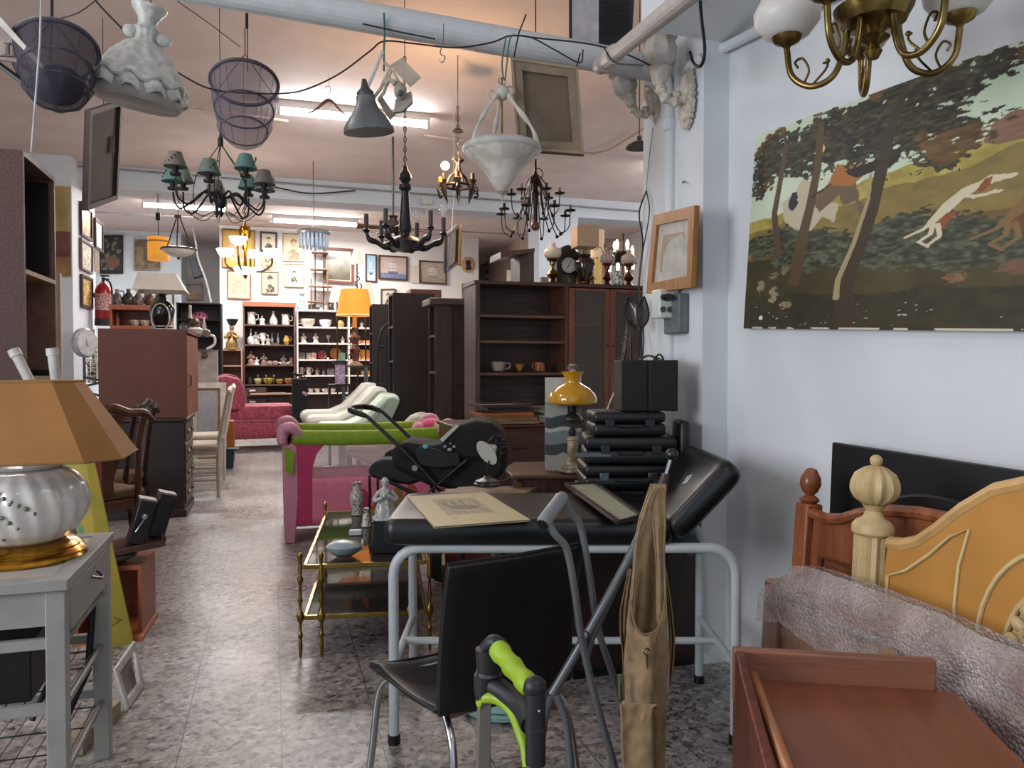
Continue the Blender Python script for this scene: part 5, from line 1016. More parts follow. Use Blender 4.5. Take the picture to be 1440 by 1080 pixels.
t = thing('black_storage_box', 'black box stored on the upper wire shelf of the grey-white table', 'box', (-.78, 2.36, .35)); part(t, 'body', MB().bx(-.17, .19, -.16, .16, 0, .14), BLACK, bevel=.004); part(t, 'lid', MB().bx(-.175, .195, -.165, .165, .14, .16), PB2, bevel=.004)
t = thing('metal_bracket', 'dark folding metal bracket with chrome ends standing in the grey-white table', 'bracket', (-.55, 2.5, .18))
part(t, 'arm', MB().tube([(-.03, 0, 0), (.02, .03, .12), (.03, .05, .30)], .010, 8), IRON); part(t, 'arm', MB().tube([(.03, .05, .30), (.04, .02, .38)], .007, 8), STEEL); part(t, 'arm', MB().tube([(-.12, 0, 0), (-.05, .05, .18)], .008, 8), IRON)
# lamp
c = Vector((-.645, 2.36, zt_-.003)); t = thing('porcelain_lamp', 'large white swirled porcelain lamp with gold base and orange-tan angular shade', 'lamp', c)
GOLD = mt('b88a35', .2, 1, h2='8a5f1c')
part(t, 'base', MB().lathe([(0, 0), (.150, 0), (.153, .006), (.148, .014), (.150, .018), (.142, .026), (.136, .030), (.137, .034), (.128, .042), (.118, .046), (0, .05)], (0, 0, 0), 48), GOLD)
b = MB(); n_ = 96; rows = []
prof = [(.085, .046), (.105, .055), (.13, .080), (.148, .11), (.156, .14), (.156, .165), (.148, .195), (.13, .22), (.108, .236), (.092, .242)]
for i in range(41):
    s_ = i/40*(len(prof)-1); k = min(int(s_), len(prof)-2); f = s_-k; r = prof[k][0]*(1-f)+prof[k+1][0]*f; z = prof[k][1]*(1-f)+prof[k+1][1]*f
    amp = .035*math.sin(PI*i/40); rows.append([b.b.verts.new((r*(1+amp*math.cos(20*(a_/n_*2*PI)+z*26))*math.cos(a_/n_*2*PI), r*(1+amp*math.cos(20*(a_/n_*2*PI)+z*26))*math.sin(a_/n_*2*PI), z)) for a_ in range(n_)])
b.ring_faces(rows); part(t, 'jar', b, PORC, smooth=70)
part(t, 'lid', MB().lathe([(.088, .240), (.094, .246), (.094, .252), (.086, .256), (.06, .268), (.035, .274), (.012, .278), (.008, .30), (.008, .33), (0, .33)], (0, 0, 0), 40), PORC)
FLS = []
for s0, s1 in (((-140, .225), (-80, .11)), ((-128, .235), (-66, .145)), ((-150, .13), (-95, .08))):
    fl = MB(); FLS.append(fl)
    for i in range(16):
        f = i/15; a_ = R(s0[0]+(s1[0]-s0[0])*f+3*math.sin(i*2.1)); z = s0[1]+(s1[1]-s0[1])*f+.004*math.cos(i*2.7); r = np.interp(z, [p[1] for p in prof], [p[0] for p in prof])*1.01
        fl.ball((r*math.cos(a_), r*math.sin(a_), z), (.0055, .0055, .0055), 6)
for fl in FLS: part(t, 'flower_spray', fl, mt('7d7a62', .4, kind='mottle', h2='4b4a34', scale=60))
def oct_(hx_, hy_, ch, z): return [(hx_-ch, -hy_, z), (hx_, -hy_+ch, z), (hx_, hy_-ch, z), (hx_-ch, hy_, z), (-hx_+ch, hy_, z), (-hx_, hy_-ch, z), (-hx_, -hy_+ch, z), (-hx_+ch, -hy_, z)]
b = MB(); r0 = [b.b.verts.new(p) for p in oct_(.262, .19, .075, .272)]; r1 = [b.b.verts.new(p) for p in oct_(.135, .10, .04, .475)]; b.ring_faces([r0, r1])
LSH = mt('9a6a36', .8, h2='8f6130', scale=2, kind='plain'); sh = part(t, 'shade', b, LSH, smooth=0, solid=.003)
part(sh, 'hem', MB().tube(oct_(.263, .191, .075, .272), .003, 6, True).tube(oct_(.136, .101, .04, .475), .003, 6, True), mt('8f6a35', .8))
part(t, 'shade_wires', MB().tube([(-.13, 0, .465), (.13, 0, .465)], .002, 6).tube([(0, 0, .33), (0, 0, .47)], .003, 6), mt('bba884', .5))
# tall dark bookshelf, its open side towards the aisle
SW = mt('4e2f2a', .6, kind='mottle', h2='3f2521', scale=30); t = thing('tall_bookshelf', 'tall dark brown bookshelf at the far left, open side facing the aisle', 'bookshelf', (-1.10, 4.09, 0))
part(t, 'side_panel', MB().bx(-.36, 0, 0, .022, 0, 2.20), SW); part(t, 'side_panel', MB().bx(-.36, 0, .53, .552, 0, 2.20), mt('8c6a58', .5)); part(t, 'back_panel', MB().bx(-.36, -.345, .022, .53, 0, 2.20), mt('1c1a26', .6)); part(t, 'top', MB().bx(-.36, 0, .022, .53, 2.178, 2.20), mt('6a514a', .5))
for z in (1.655, 1.15, .62, .08): part(t, 'shelf', MB().bx(-.345, 0, .022, .53, z-.022, z), mt('9a7c68', .5))
for z in (1.68, .7): part(t, 'inner_panel', MB().bx(-.345, -.02, .50, .528, z, z+.48), mt('17161f', .5))
one('cream_board', 'tall cream board standing just beyond the dark bookshelf', 'board', MB().bx(-1.42, -1.13, 4.85, 4.88, 0, 1.72), mt('cbbfb0', .6, var=.05))
for px0, px1, y0_, lb in ((19, 43, 492, 'leaning white cardboard tube, left one behind the tan lampshade'), (73, 79, 490, 'upright white cardboard tube, right one behind the tan lampshade')):
    a_ = PT(px0, y0_, 3.0); d_ = PT(px1+ (14 if px0 < 30 else 4), 565, 3.0); g_ = Vector((d_.x, d_.y, .02)); k_ = (a_-d_); t = thing('cardboard_tube', lb, 'tube', g_)
    part(t, 'tube', MB().tube([g_, d_, a_-k_*.12], .019, 14), mt('bdbab4', .6), w=True); part(t, 'cap', MB().tube([a_-k_*.13, a_], .0225, 14), mt('c9c5bc', .5), w=True)
# yellow plank, red panel, grey post
yb = [PZ(150, 912), PZ(188, 905)]; yt = [PY(60, 560, 3.80), PY(112, 556, 3.80)]
t = thing('yellow_plank', 'worn yellow painted plank leaning behind the tiled table', 'plank', (yb[0]+yb[1])/2)
part(t, 'plank', MB().ext([yb[0], yb[1], yt[1], yt[0]], (0, .02, 0)), mt('a8932f', .55, h2='94892f', scale=4), w=True, smooth=0)
def onb(u, v): return yb[0]*(1-u)*(1-v)+yb[1]*u*(1-v)+yt[1]*u*v+yt[0]*(1-u)*v+Vector((0, -.002, 0))
part(t, 'triangle_mark', MB().tube([onb(.15, .07), onb(.75, .10), onb(.2, .13)], .003, 5, True), mt('5a4a1c', .6), w=True)
part(t, 'green_patch', MB().ext([onb(.05, .40), onb(.35, .41), onb(.3, .47), onb(.06, .5)], (0, -.002, 0)), mt('5f9a7a', .6), w=True)
part(t, 'green_patch', MB().ext([onb(0, .62), onb(.3, .62), onb(.3, .8), onb(0, .82)], (0, -.002, 0)), mt('8a9a3c', .6), w=True)
o = PZ(150, 830); one('red_panel', 'red painted metal panel standing between the yellow plank and the carved chairs', 'panel', MB().bx(-.98, -.80, 4.12, 4.15, 0, .80), mt('8a2620', .45), bevel=.004)
one('grey_post', 'square blue-grey metal post in front of the red panel', 'post', MB().bx(-.895, -.86, 4.0, 4.035, 0, .82), mt('52565a', .4, .3), bevel=.003)
# orange-brown crate with dish and key boxes
OB = mt('9a5230', .45, kind='wood', h2='82401f'); t = thing('wooden_box', 'orange-brown open wooden box on the floor beside the yellow plank', 'box', (-.69, 3.86, 0), R(-3))
part(t, 'side', MB().bx(.12, .135, -.14, .16, 0, .32), OB); part(t, 'side', MB().bx(-.135, -.12, -.14, .16, 0, .32), OB); part(t, 'back', MB().bx(-.12, .12, .145, .16, 0, .32), OB); part(t, 'base', MB().bx(-.13, .15, -.20, .145, 0, .02), mt('a86238', .45)); part(t, 'shelf', MB().bx(-.12, .12, -.14, .145, .30, .32), OB)
t = thing('metal_dish', 'dull grey round metal dish on the orange-brown box', 'dish', (-.70, 3.80, .322)); part(t, 'dish', MB().lathe([(0, 0), (.05, 0), (.105, .025), (.11, .035), (.10, .045), (.05, .05), (0, .048)], (0, 0, 0), 28), mt('6f6f6c', .35, .5))
t = thing('wooden_tray', 'small dark wooden tray board propped on the grey metal dish', 'tray', (-.63, 3.83, .376), R(14)); t.rotation_euler = (0, R(-6), R(14)); part(t, 'board', MB().bx(-.14, .14, -.12, .12, 0, .025), mt('4c2c22', .4, kind='wood', h2='37201a'), bevel=.003); part(t, 'lip', MB().bx(.13, .145, -.12, .12, .02, .045), DWOOD)
for x, y, lb, key in ((-.60, 3.79, 'nearer of the two black key boxes, with metal key in its lock', True), (-.53, 3.88, 'farther of the two leaning black key boxes', False)):
    t = thing('key_box', lb, 'box', (x, y, .405 if key else .415), R(14), 'black key boxes on the wooden tray'); t.rotation_euler = (0, R(16), R(14))
    part(t, 'body', MB().bx(-.035, .035, -.05, .05, 0, .20), mt('140c0c', .3), bevel=.004); part(t, 'edge', MB().bx(-.036, .036, -.051, .051, .198, .206), mt('7d6a62', .4))
    if key: k_ = part(t, 'lock', MB().tube([(0, -.05, .13), (0, -.065, .13)], .012, 12), CHROME); part(k_, 'key', MB().tube([(0, -.065, .13), (.0, -.075, .12), (-.02, -.078, .06)], .003, 6).lathe([(0, 0), (.012, 0), (.012, .003), (0, .003)], (0.004, -.07, .135), 12), CHROME)
# white frame on the floor
q = [PX(158, 942, -.545), PX(186, 902, -.52), PZ(200, 966), PZ(176, 1000)]
t = thing('white_picture_mount', 'small white frame with rounded corners standing on the floor by the tiled table', 'frame', q[3])
quadframe(t, q[0], q[1], q[2], q[3], .028, .012, mt('c4c0b8', .5), bev=.003); part(t, 'insert', MB().ext([q[0]*.8+q[2]*.2, q[1]*.8+q[3]*.2, q[2]*.8+q[0]*.2, q[3]*.8+q[1]*.2], (-.004, 0, 0)), mt('7d756f', .5, kind='mottle', h2='5d5550'), w=True)
one('beige_block', 'beige wooden block lying on the floor behind the tiled table leg', 'block', MB().box((-.56, 2.76, .03), (.05, .26, .06), Euler((0, 0, R(-14))).to_matrix()), mt('9a8c70', .6), bevel=.003)
# carved dining chairs
def carved(label, c, rz, mat_, crest=True):
    t = thing('carved_chair', label, 'chair', c, rz)
    for x in (-.2, .2):
        part(t, 'rear_leg', MB().tube(bez([(x, .06, 0), (x, .02, .3), (x, 0, .46), (x*.95, .03, .75), (x*1.02, .07, .93)], 5), [.018]*21, 8), mat_, smooth=60)
        part(t, 'front_leg', MB().tube(bez([(x*1.15, -.42, 0), (x*1.1, -.40, .12), (x*1.2, -.44, .3), (x*1.1, -.42, .44)], 5), [.014+.012*i/15 for i in range(16)], 8), mat_)
    part(t, 'seat', rbox(-.25, .25, -.45, .0, .43, .49, .03), mt('6b5138', .8)); part(t, 'seat_rail', MB().bx(-.24, .24, -.44, 0, .37, .43), mat_, bevel=.008)
    part(t, 'crest_rail', MB().tube(bez([(-.26, .07, .88), (-.2, .07, .93), (-.1, .075, .935), (0, .08, .965), (.1, .075, .935), (.2, .07, .93), (.26, .07, .88)], 5), [.016+.012*math.sin(PI*i/30) for i in range(31)], 8), mat_)
    part(t, 'back_splat', MB().ext([(-.05, .0, .46), (.05, 0, .46), (.035, .02, .55), (.07, .03, .68), (.045, .05, .80), (.08, .07, .93), (-.08, .07, .93), (-.045, .05, .80), (-.07, .03, .68), (-.035, .02, .55)], (0, .015, 0)), mat_, bevel=.004)
    if crest: part(t, 'carving', MB().ball((0, .07, .96), (.06, .02, .03), 10).ball((-.07, .07, .95), (.04, .016, .018), 8).ball((.07, .07, .95), (.04, .016, .018), 8), mat_)
    return t
carved('dark carved wooden dining chair with glossy shell crest beside the chest', (PT(192, 790, 5.1).x, PT(192, 790, 5.1).y, 0), R(-98), mt('3a1f17', .22, kind='wood', h2='24120d'))
carved('lighter reddish carved chair with curved top rail left of the dark one', (PT(148, 790, 4.35).x, PT(148, 790, 4.35).y, 0), R(-140), mt('66402c', .3, kind='wood', h2='4c2c1e'), False)

# ================================================================== CHEST AND BROWN CABINET
t = thing('chest_of_drawers', 'low very dark chest with carved drawer fronts under the brown cabinet', 'chest', (-.68, 6.6, 0))
part(t, 'carcass', MB().bx(-.62, 0, 0, .62, .05, .76), mt('2a1a18', .45, kind='wood', h2='1c110f', axis='x'), bevel=.006); part(t, 'top', MB().bx(-.64, .025, -.02, .64, .76, .79), mt('33211d', .4), bevel=.008); part(t, 'plinth', MB().bx(-.63, .015, -.01, .62, 0, .06), EWOOD, bevel=.006)
for i in range(4): z = .1+i*.165; d = part(t, 'drawer', MB().bx(0, .012, .03, .59, z, z+.15), mt('4a3a34', .4), bevel=.004); part(d, 'carved_pull', MB().ball((.02, .16, z+.075), (.016, .04, .02), 8).ball((.02, .46, z+.075), (.016, .04, .02), 8), mt('6b5a50', .4))
t = thing('brown_cabinet', 'boxy reddish-brown cabinet turned with its plain back to the camera on the dark chest', 'cabinet', (-.66, 6.62, .792))
BC = mt('6a382b', .55, h2='613327', scale=1); BC2 = mt('7a4426', .5, kind='wood', h2='66371e')
part(t, 'back_panel', MB().bx(-.63, 0, 0, .015, 0, .70), BC); part(t, 'top', MB().bx(-.63, .01, .015, .98, .675, .70), BC); part(t, 'base', MB().bx(-.63, 0, .015, .98, 0, .02), BC); part(t, 'side_panel', MB().bx(-.63, -.61, .015, .98, .02, .675), BC); part(t, 'far_panel', MB().bx(-.61, .0, .96, .98, .02, .675), BC2); part(t, 'shelf', MB().bx(-.61, -.02, .02, .96, .32, .34), BC2)
part(t, 'door', MB().bx(-.02, .0, .05, .96, .02, .66), BC2); part(t, 'handle', MB().tube([(.0, .12, .34), (.02, .14, .33), (.02, .14, .25), (0, .12, .24)], .006, 6), DBRASS)
c = Vector((-.90, 7.15, 1.492)); t = thing('black_urn_lamp', 'black urn lamp with silver trim and wide off-white square shade on the brown cabinet', 'lamp', c)
part(t, 'urn', MB().lathe([(.04, .0), (.05, .03), (.09, .12), (.105, .19), (.08, .24), (.04, .27), (.03, .31), (.05, .32), (.0, .33)], (0, 0, 0), 24), mt('0d0d10', .2, coat=.5))
part(t, 'trim_loops', MB().tube([(.07*math.cos(a_/24*2*PI), -.095-.0*a_, .12+.115*math.sin(a_/24*2*PI)) for a_ in range(24)], .006, 6, True).tube(arc((0, 0, .02), .10, 0, 360, 24, 'xy')[:-1], .008, 6, True).tube(arc((0, 0, .045), .085, 0, 360, 24, 'xy')[:-1], .006, 6, True), mt('c2c0b4', .3, .4))
b = MB(); r0 = [b.b.verts.new(p) for p in ((-.20, -.2, .34), (.20, -.2, .34), (.2, .2, .34), (-.2, .2, .34))]; r1 = [b.b.verts.new(p) for p in ((-.17, -.1, .49), (.12, -.1, .49), (.12, .1, .49), (-.17, .1, .49))]; b.ring_faces([r0, r1]); part(t, 'shade', b, mt('cfc8be', .7, var=.04), smooth=0, solid=.004)
for x, y, lb in ((-.67, 7.6, 'white ceramic ornament with bronze ball at the rear corner of the brown cabinet'), ):
    t = thing('ceramic_ornament', lb, 'ornament', (x, y-.12, 1.492)); part(t, 'cup', MB().lathe([(0, 0), (.05, 0), (.07, .04), (.04, .06), (.0, .06)], (0, 0, 0), 16), PORC); part(t, 'ball', MB().ball((0, 0, .10), .045, 12), mt('6d5c48', .3, .5)); part(t, 'stem', MB().lathe([(.02, .14), (.012, .2), (.014, .25), (0, .26)], (-.04, 0, 0), 12), PORC)

# ================================================================== WHITE DINING CHAIRS
WC = mt('c0b8a8', .5, var=.06)
def wchair(label, c, rz):
    t = thing('white_dining_chair', label, 'chair', c, rz, 'white dining chairs beside the dark chest')
    for y in (-.19, .19):
        part(t, 'rear_leg', MB().tube([(0, y, 0), (0, y, .45), (.03, y, .6), (.10, y, .98)], [.016, .018, .016, .013], 8), WC); part(t, 'front_leg', MB().tube([(-.40, y, 0), (-.40, y, .44)], [.013, .018], 8), WC)
    part(t, 'seat', rbox(-.44, .0, -.22, .22, .43, .49, .03), mt('bdb09e', .8, var=.05)); part(t, 'seat_frame', MB().bx(-.42, .01, -.2, .2, .39, .43), WC)
    part(t, 'crest_rail', MB().tube([(.095, -.2, .95), (.11, -.1, .985), (.115, 0, .995), (.11, .1, .985), (.095, .2, .95)], .02, 8), WC)
    for y in (-.1, -.03, .04, .11): part(t, 'back_spindle', MB().tube([(.01, y, .49), (.10, y, .96)], .009, 6), WC)
    for z in (.15, .22): part(t, 'stretcher', MB().tube([(-.4, -.19, z), (0, -.19, z)], .009, 6), WC); part(t, 'stretcher', MB().tube([(-.4, .19, z), (0, .19, z)], .009, 6), WC)
    return t
wc = wchair('nearer cream-white dining chair with its back to the aisle', (-.50, 7.62+.1, 0), R(4)); dup(wc, (-.52, 8.75, 0), R(8), 'farther cream-white dining chair beyond the first one')
t = thing('white_desk', 'narrow white desk behind the cream dining chairs', 'desk', (-1.02, 8.95, 0)); part(t, 'top', MB().bx(-.4, .18, 0, .62, .70, .73), WC, bevel=.003)
for x in (-.38, .15):
    for y in (.03, .59): part(t, 'leg', MB().bx(x-.025, x+.025, y-.025, y+.025, 0, .70), WC)
picture('leaning_picture', 'large cream frame with gilt inner edge leaning upright behind the white chairs', (-.98, 10.05, 1.0), (-.55, 10.05, 1.0), (-.55, 10.0, .0), (-.98, 10.0, .0), .07, .03, mt('cfc8be', .5), lambda U, V: faded(U, V, '9a9aa0', '7a7a80', .4), (20, 30), matw=.03, matm=mt('8a6a3c', .4))
one('orange_drawer_box', 'small orange-brown drawer box on the floor by the farther white chair', 'box', MB().bx(-.70, -.47, 10.1, 10.4, 0, .52), mt('a05a26', .4), bevel=.006)
t = thing('teal_bin', 'dark teal plastic bin on the floor below the orange drawer box', 'bin', (-.52, 9.6, 0)); part(t, 'body', MB().lathe([(0, 0), (.09, 0), (.115, .22), (.0, .21)], (0, 0, 0), 4, Euler((0, 0, R(45))).to_matrix()), mt('14323c', .5)); part(t, 'rim', MB().bx(-.10, .13, -.1, .1, .215, .235), mt('0f2a34', .5), bevel=.003)

# ================================================================== LEFT PIER: extinguisher, frames, fan, clutter
XW = -2.275
def wallX(name, label, px0, px1, py0, py1, w=.02, dep=.025, fm=DWOOD, fn=None, mw=0, mm=None, skew=0, X=XW):
    a = PX(px0, py0, X); b_ = PX(px1, py0+skew, X); c = PX(px1, py1+skew*.2, X); d = PX(px0, py1, X); a.z = max(a.z, a.z)
    b_.z = a.z-.0; c.z = d.z
    return picture(name, label, d+Vector((0, 0, a.z-d.z)), b_, c, d, w, dep, fm, fn, (24, 40), 'framed pictures on the left pier', mw, mm)
AR1 = lambda h1, h2, s: (lambda U, V: faded(U, V, h1, h2, .9, s, 8))
wallX('framed_picture', 'dark framed yellowish landscape, highest on the left pier', 112, 127, 283, 330, .035, .03, DWOOD, AR1('c8a54c', '8a5a30', 41))
wallX('framed_picture', 'grey framed pale map below the highest picture on the left pier', 112, 128, 334, 378, .03, .03, mt('6a6058', .5), AR1('c9c0b0', '8f8676', 42), .03, mt('d0c8bc', .7))
wallX('framed_picture', 'dark framed golden figure picture lowest on the left pier', 113, 128, 385, 431, .035, .03, DWOOD, AR1('c9a050', '7d5a30', 43), .02, mt('d8c48c', .7))
wallX('framed_picture', 'narrow dark framed print farther along the left pier', 132, 142.5, 306, 348, .03, .03, DWOOD, AR1('c4c0bc', '8f8a86', 44), .03, mt('d6d2cc', .7))
q0 = PX(132.5, 351, XW); q1 = PX(139.5, 385, XW)
def notice(U, V): c = np.ones(U.shape+(3,))*hx('b8402c'); c[((V*7) % 1 < .35) & (np.abs(U-.5) < .35)] = hx('d8b0a0'); return c
picture('red_notice', 'red and white printed notice on the left pier below the narrow print', (XW, q0.y, q0.z), (XW, q1.y, q0.z), (XW, q1.y, q1.z), (XW, q0.y, q1.z), 0, .004, DWOOD, notice, (12, 40))
a = PY(82, 262, 10.33); b_ = PY(98.5, 262, 10.33); d = PY(82, 388, 10.33)
def goldp(U, V):
    c = np.ones(U.shape+(3,))*hx('a08f5a'); n = nz(U, V, 5, 51, 3); c[V < .5] = hx('6b3a35'); c[V < .22] = hx('8a6a42'); c += (n[..., None]-.5)*.25; return c
picture('gilt_canvas', 'tall gold and maroon canvas on the front of the left pier', (a.x-.35, 10.33, a.z), (b_.x, 10.33, a.z), (b_.x, 10.33, d.z), (a.x-.35, 10.33, d.z), 0, .03, DWOOD, goldp, (30, 60))
c = PY(145, 455, 11.0); c.x = XW+.13; t = thing('fire_extinguisher', 'red fire extinguisher with black foot hanging on the left pier', 'fire extinguisher', PX(146, 458, XW+.13))
RD = mt('a01c20', .25, var=.08); part(t, 'cylinder', MB().lathe([(.0, .08), (.10, .085), (.105, .10), (.105, .46), (.09, .52), (.05, .56), (.03, .58), (0, .58)], (0, 0, 0), 24), RD); part(t, 'foot', MB().lathe([(.0, 0), (.11, 0), (.11, .09), (0, .09)], (0, 0, 0), 24), mt('23222c', .5))
part(t, 'valve', MB().tube([(0, 0, .57), (0, 0, .64)], .02, 10).box((.02, 0, .66), (.10, .03, .02)).box((.03, -.0, .62), (.09, .02, .015)), IRON); part(t, 'hose', MB().tube(bez([(.02, 0, .62), (.10, -.06, .55), (.12, -.06, .3), (.10, -.06, .15)], 5), .012, 8), BLACK); part(t, 'label', MB().lathe([(.1065, .2), (.1065, .42)], (0, 0, 0), 24, sx=1), mt('a83030', .3, kind='mottle', h2='d8c8c8', scale=26)); part(t, 'wall_bracket', MB().box((-.10, 0, .4), (.05, .05, .06)), STEEL)
t = thing('standing_fan', 'white round standing fan by the left pier under the fire extinguisher', 'fan', (PY(118, 480, 9.2).x, 9.2, 0))
z = PY(118, 482, 9.2).z; Mf = Euler((R(90), 0, R(60))).to_matrix()
part(t, 'housing', MB().lathe([(.0, -.05), (.10, -.05), (.155, -.02), (.16, .02), (.14, .05)], (0, 0, z), 28, Mf), mt('b9bcc4', .4)); part(t, 'grille', MB().lathe([(0, .06), (.03, .065), (.14, .05)], (0, 0, z), 28, Mf), mt('d0d2d8', .3)); part(t, 'hub', MB().lathe([(0, .06), (.04, .075), (0, .08)], (0, 0, z), 16, Mf), WPLA); part(t, 'pole', MB().tube([(0, 0, .02), (0, 0, z-.1)], .015, 8), STEEL); part(t, 'foot', MB().lathe([(0, 0), (.2, 0), (.18, .02), (0, .03)], (0, 0, 0), 24), WPLA)
t = thing('coat_stand', 'cluttered white stand hung with chrome hooks, bags and pale beads beside the fan', 'stand', (PY(132, 500, 9.8).x, 9.8, 0))
part(t, 'pole', MB().tube([(0, 0, 0), (0, 0, 1.62)], .014, 8), WPLA); part(t, 'base', MB().lathe([(0, 0), (.18, 0), (.16, .02), (0, .025)], (0, 0, 0), 20), WPLA)
random.seed(3)
for k in range(9): a_ = k*.8; h = .75+.09*k; part(t, 'hook', MB().tube(bez([(0, 0, h), (.07*math.cos(a_), .07*math.sin(a_), h-.01), (.10*math.cos(a_), .10*math.sin(a_), h+.05)], 4), .006, 6), CHROME)
for k in range(8):
    x = -.05+.022*k; b = MB().tube([(x, -.06-.004*k, 1.46), (x, -.06-.004*k, .95)], .004, 5)
    for j in range(12): b.ball((x+.004*math.sin(j), -.06-.004*k, 1.45-.045*j), .012, 6)
    part(t, 'bead_string', b, mt('d8d4cc', .3, h2='b4a890'))
for k in range(4): part(t, 'hanging_tube', MB().tube([(-.04+.03*k, -.05, 1.25), (-.05+.04*k, -.06, .72)], .008, 6), mt('8a7a60' if k % 2 else '33343c', .5))
part(t, 'black_clip', MB().box((-.02, -.07, 1.50), (.14, .03, .03)).box((.02, -.07, 1.0), (.03, .03, .04)).box((.0, -.07, 1.12), (.03, .03, .03)), BLACK)
one('smooth_white_panel', 'white plastic sheet with added glow standing between the fan and the brown cabinet', 'panel', MB().ext([(PY(95, 600, 8.5).x, 8.5, 0), (PY(150, 600, 8.5).x, 8.5, 0), (PY(150, 538, 8.75).x, 8.75, 1.02), (PY(110, 538, 8.75).x, 8.75, 1.04)], (0, .02, 0)), mt('dfe8ee', .25, var=.03, emit=.35))  # brightness put in as faint emission, the sheet is no lamp
for i, (pts, lb) in enumerate((([(117, 530), (146, 536)], 'uppermost dark cord strung across the bright white sheet'), ([(146, 537), (110, 545)], 'second dark cord slanting left over the bright white sheet'), ([(109, 548), (146, 558)], 'third dark cord slanting right over the bright white sheet'), ([(146, 560), (128, 572)], 'lowest dark cord on the bright white sheet'))):
    one('dark_cord', lb, 'cord', MB().tube([PY(p[0], p[1], 8.69) for p in pts], .012, 6), mt('23303c', .5))
# jug shelf
JX0 = PY(157, 430, 9.6).x; JX1 = PY(236, 430, 9.6).x; t = thing('jug_shelf', 'orange-brown shelf unit with stoneware jugs along its top', 'shelf unit', (JX0, 9.6, 0)); wj = JX1-JX0; OJ = mt('a85a35', .45, h2='9a5030'); z1 = PY(200, 429, 9.6).z; z2 = PY(200, 458, 9.6).z
part(t, 'top', MB().bx(0, wj, 0, .35, z1-.055, z1), OJ); part(t, 'shelf', MB().bx(0, wj, 0, .35, z2-.055, z2), OJ); part(t, 'side_panel', MB().bx(-.02, 0, 0, .35, 0, z1), OJ); part(t, 'side_panel', MB().bx(wj, wj+.02, 0, .35, 0, z1), OJ); part(t, 'back_panel', MB().bx(0, wj, .33, .35, 0, z1), mt('8a4a30', .5)); part(t, 'shelf', MB().bx(0, wj, 0, .33, z2-.4, z2-.37), OJ)
STN = mt('7d6f66', .35, kind='mottle', h2='3a3230', scale=12); DK2 = mt('3c3a34', .3, .2)
def jug(name, label, c, s, mat_, handle=1, cat='jug', group=None):
    t = thing(name, label, cat, c, 0, group); part(t, 'body', MB().lathe([(r*s, z*s) for r, z in [(0, 0), (.05, 0), (.062, .03), (.06, .08), (.035, .12), (.02, .14), (.02, .17), (.026, .175), (0, .17)]], (0, 0, 0), 18), mat_)
    for sg in ([1] if handle == 1 else [1, -1] if handle == 2 else []): part(t, 'handle', MB().tube([Vector(q)*s for q in bez([(sg*.02, 0, .155), (sg*.06, 0, .16), (sg*.07, 0, .12), (sg*.055, 0, .08)], 4)], .007*s, 6), mat_)
    return t
for px, lb, m_, hnd, s_ in ((165, 'pale-bellied stoneware jug, leftmost on the jug shelf', STN, 1, 1.0), (181, 'dark stoppered bottle, second on the jug shelf', DK2, 0, 1.05), (195, 'stoneware jug with loop handle, third on the jug shelf', STN, 1, 1.0), (211, 'brown jug half hidden by the white lampshade', mt('5a3628', .35), 1, .95), (222, 'squat brown jug at the right end of the jug shelf', mt('6b4a3c', .35), 2, .7)):
    jug('stoneware_jug', lb, Vector((PY(px, 428, 9.68).x, 9.68, z1+.001)), s_, m_, hnd, group='stoneware on the jug shelf')
one('brown_figurine', 'small reddish figurine left of the cream bowls on the jug shelf', 'figurine', MB().lathe([(0, 0), (.03, 0), (.02, .04), (.028, .07), (.015, .1), (.02, .13), (0, .15)], (PY(165, 458, 9.7).x, 9.7, z2+.001), 12), mt('7a3a2a', .4))
for i, px in enumerate((190, 204, 218)): one('cream_bowl', ['leftmost of three small cream bowls on the jug shelf', 'middle one of three small cream bowls on the jug shelf', 'rightmost of three small cream bowls beside the black urn lamp'][i], 'bowl', MB().lathe([(0, 0), (.03, 0), (.06, .05), (.064, .065), (.058, .06), (.025, .01), (0, .01)], (PY(px, 458, 9.68).x, 9.68, z2+.001), 18), mt('c9bfae', .4, kind='mottle', h2='a38f78', scale=9), group='cream bowls on the jug shelf')
# black shelf unit with helmet and glass plates
BX0 = PY(250, 430, 12.0).x; BX1 = PY(309, 430, 12.0).x; wb_ = BX1-BX0; t = thing('black_shelf_unit', 'black shelf unit with a pink helmet and cut-glass plates, left of the picture wall', 'shelf unit', (BX0, 12.0, 0)); za = PY(280, 426, 12).z; zb_ = PY(280, 449, 12).z; zc_ = PY(280, 471, 12).z
for z in (za, zb_, zc_-.02, .5): part(t, 'shelf', MB().bx(0, wb_, 0, .35, z-.02, z), BLACK)
part(t, 'back_panel', MB().bx(0, wb_, .33, .35, 0, za), mt('26262c', .5)); part(t, 'side_panel', MB().bx(-.02, 0, 0, .35, 0, za), BLACK); part(t, 'side_panel', MB().bx(wb_, wb_+.02, 0, .35, 0, za), BLACK)
t = thing('bicycle_helmet', 'pink child helmet with dark vents on the black shelf unit', 'helmet', (PY(281, 447, 12.1).x, 12.12, zb_+.001)); part(t, 'shell', MB().ball((0, 0, .03), (.115, .09, .09), 16), mt('c9789a', .35)); part(t, 'vents', MB().ball((-.05, -.07, .07), (.012, .02, .022), 8).ball((0, -.08, .075), (.014, .02, .022), 8).ball((.05, -.07, .05), (.012, .02, .02), 8), mt('3a2030', .5)); part(t, 'rim', MB().tube([(.115*math.cos(a_/20*2*PI), .09*math.sin(a_/20*2*PI), .012) for a_ in range(20)], .012, 6, True), mt('b0507a', .4))
GLS = mt('b8bcbc', .12, kind='mottle', h2='5d6466', scale=22)
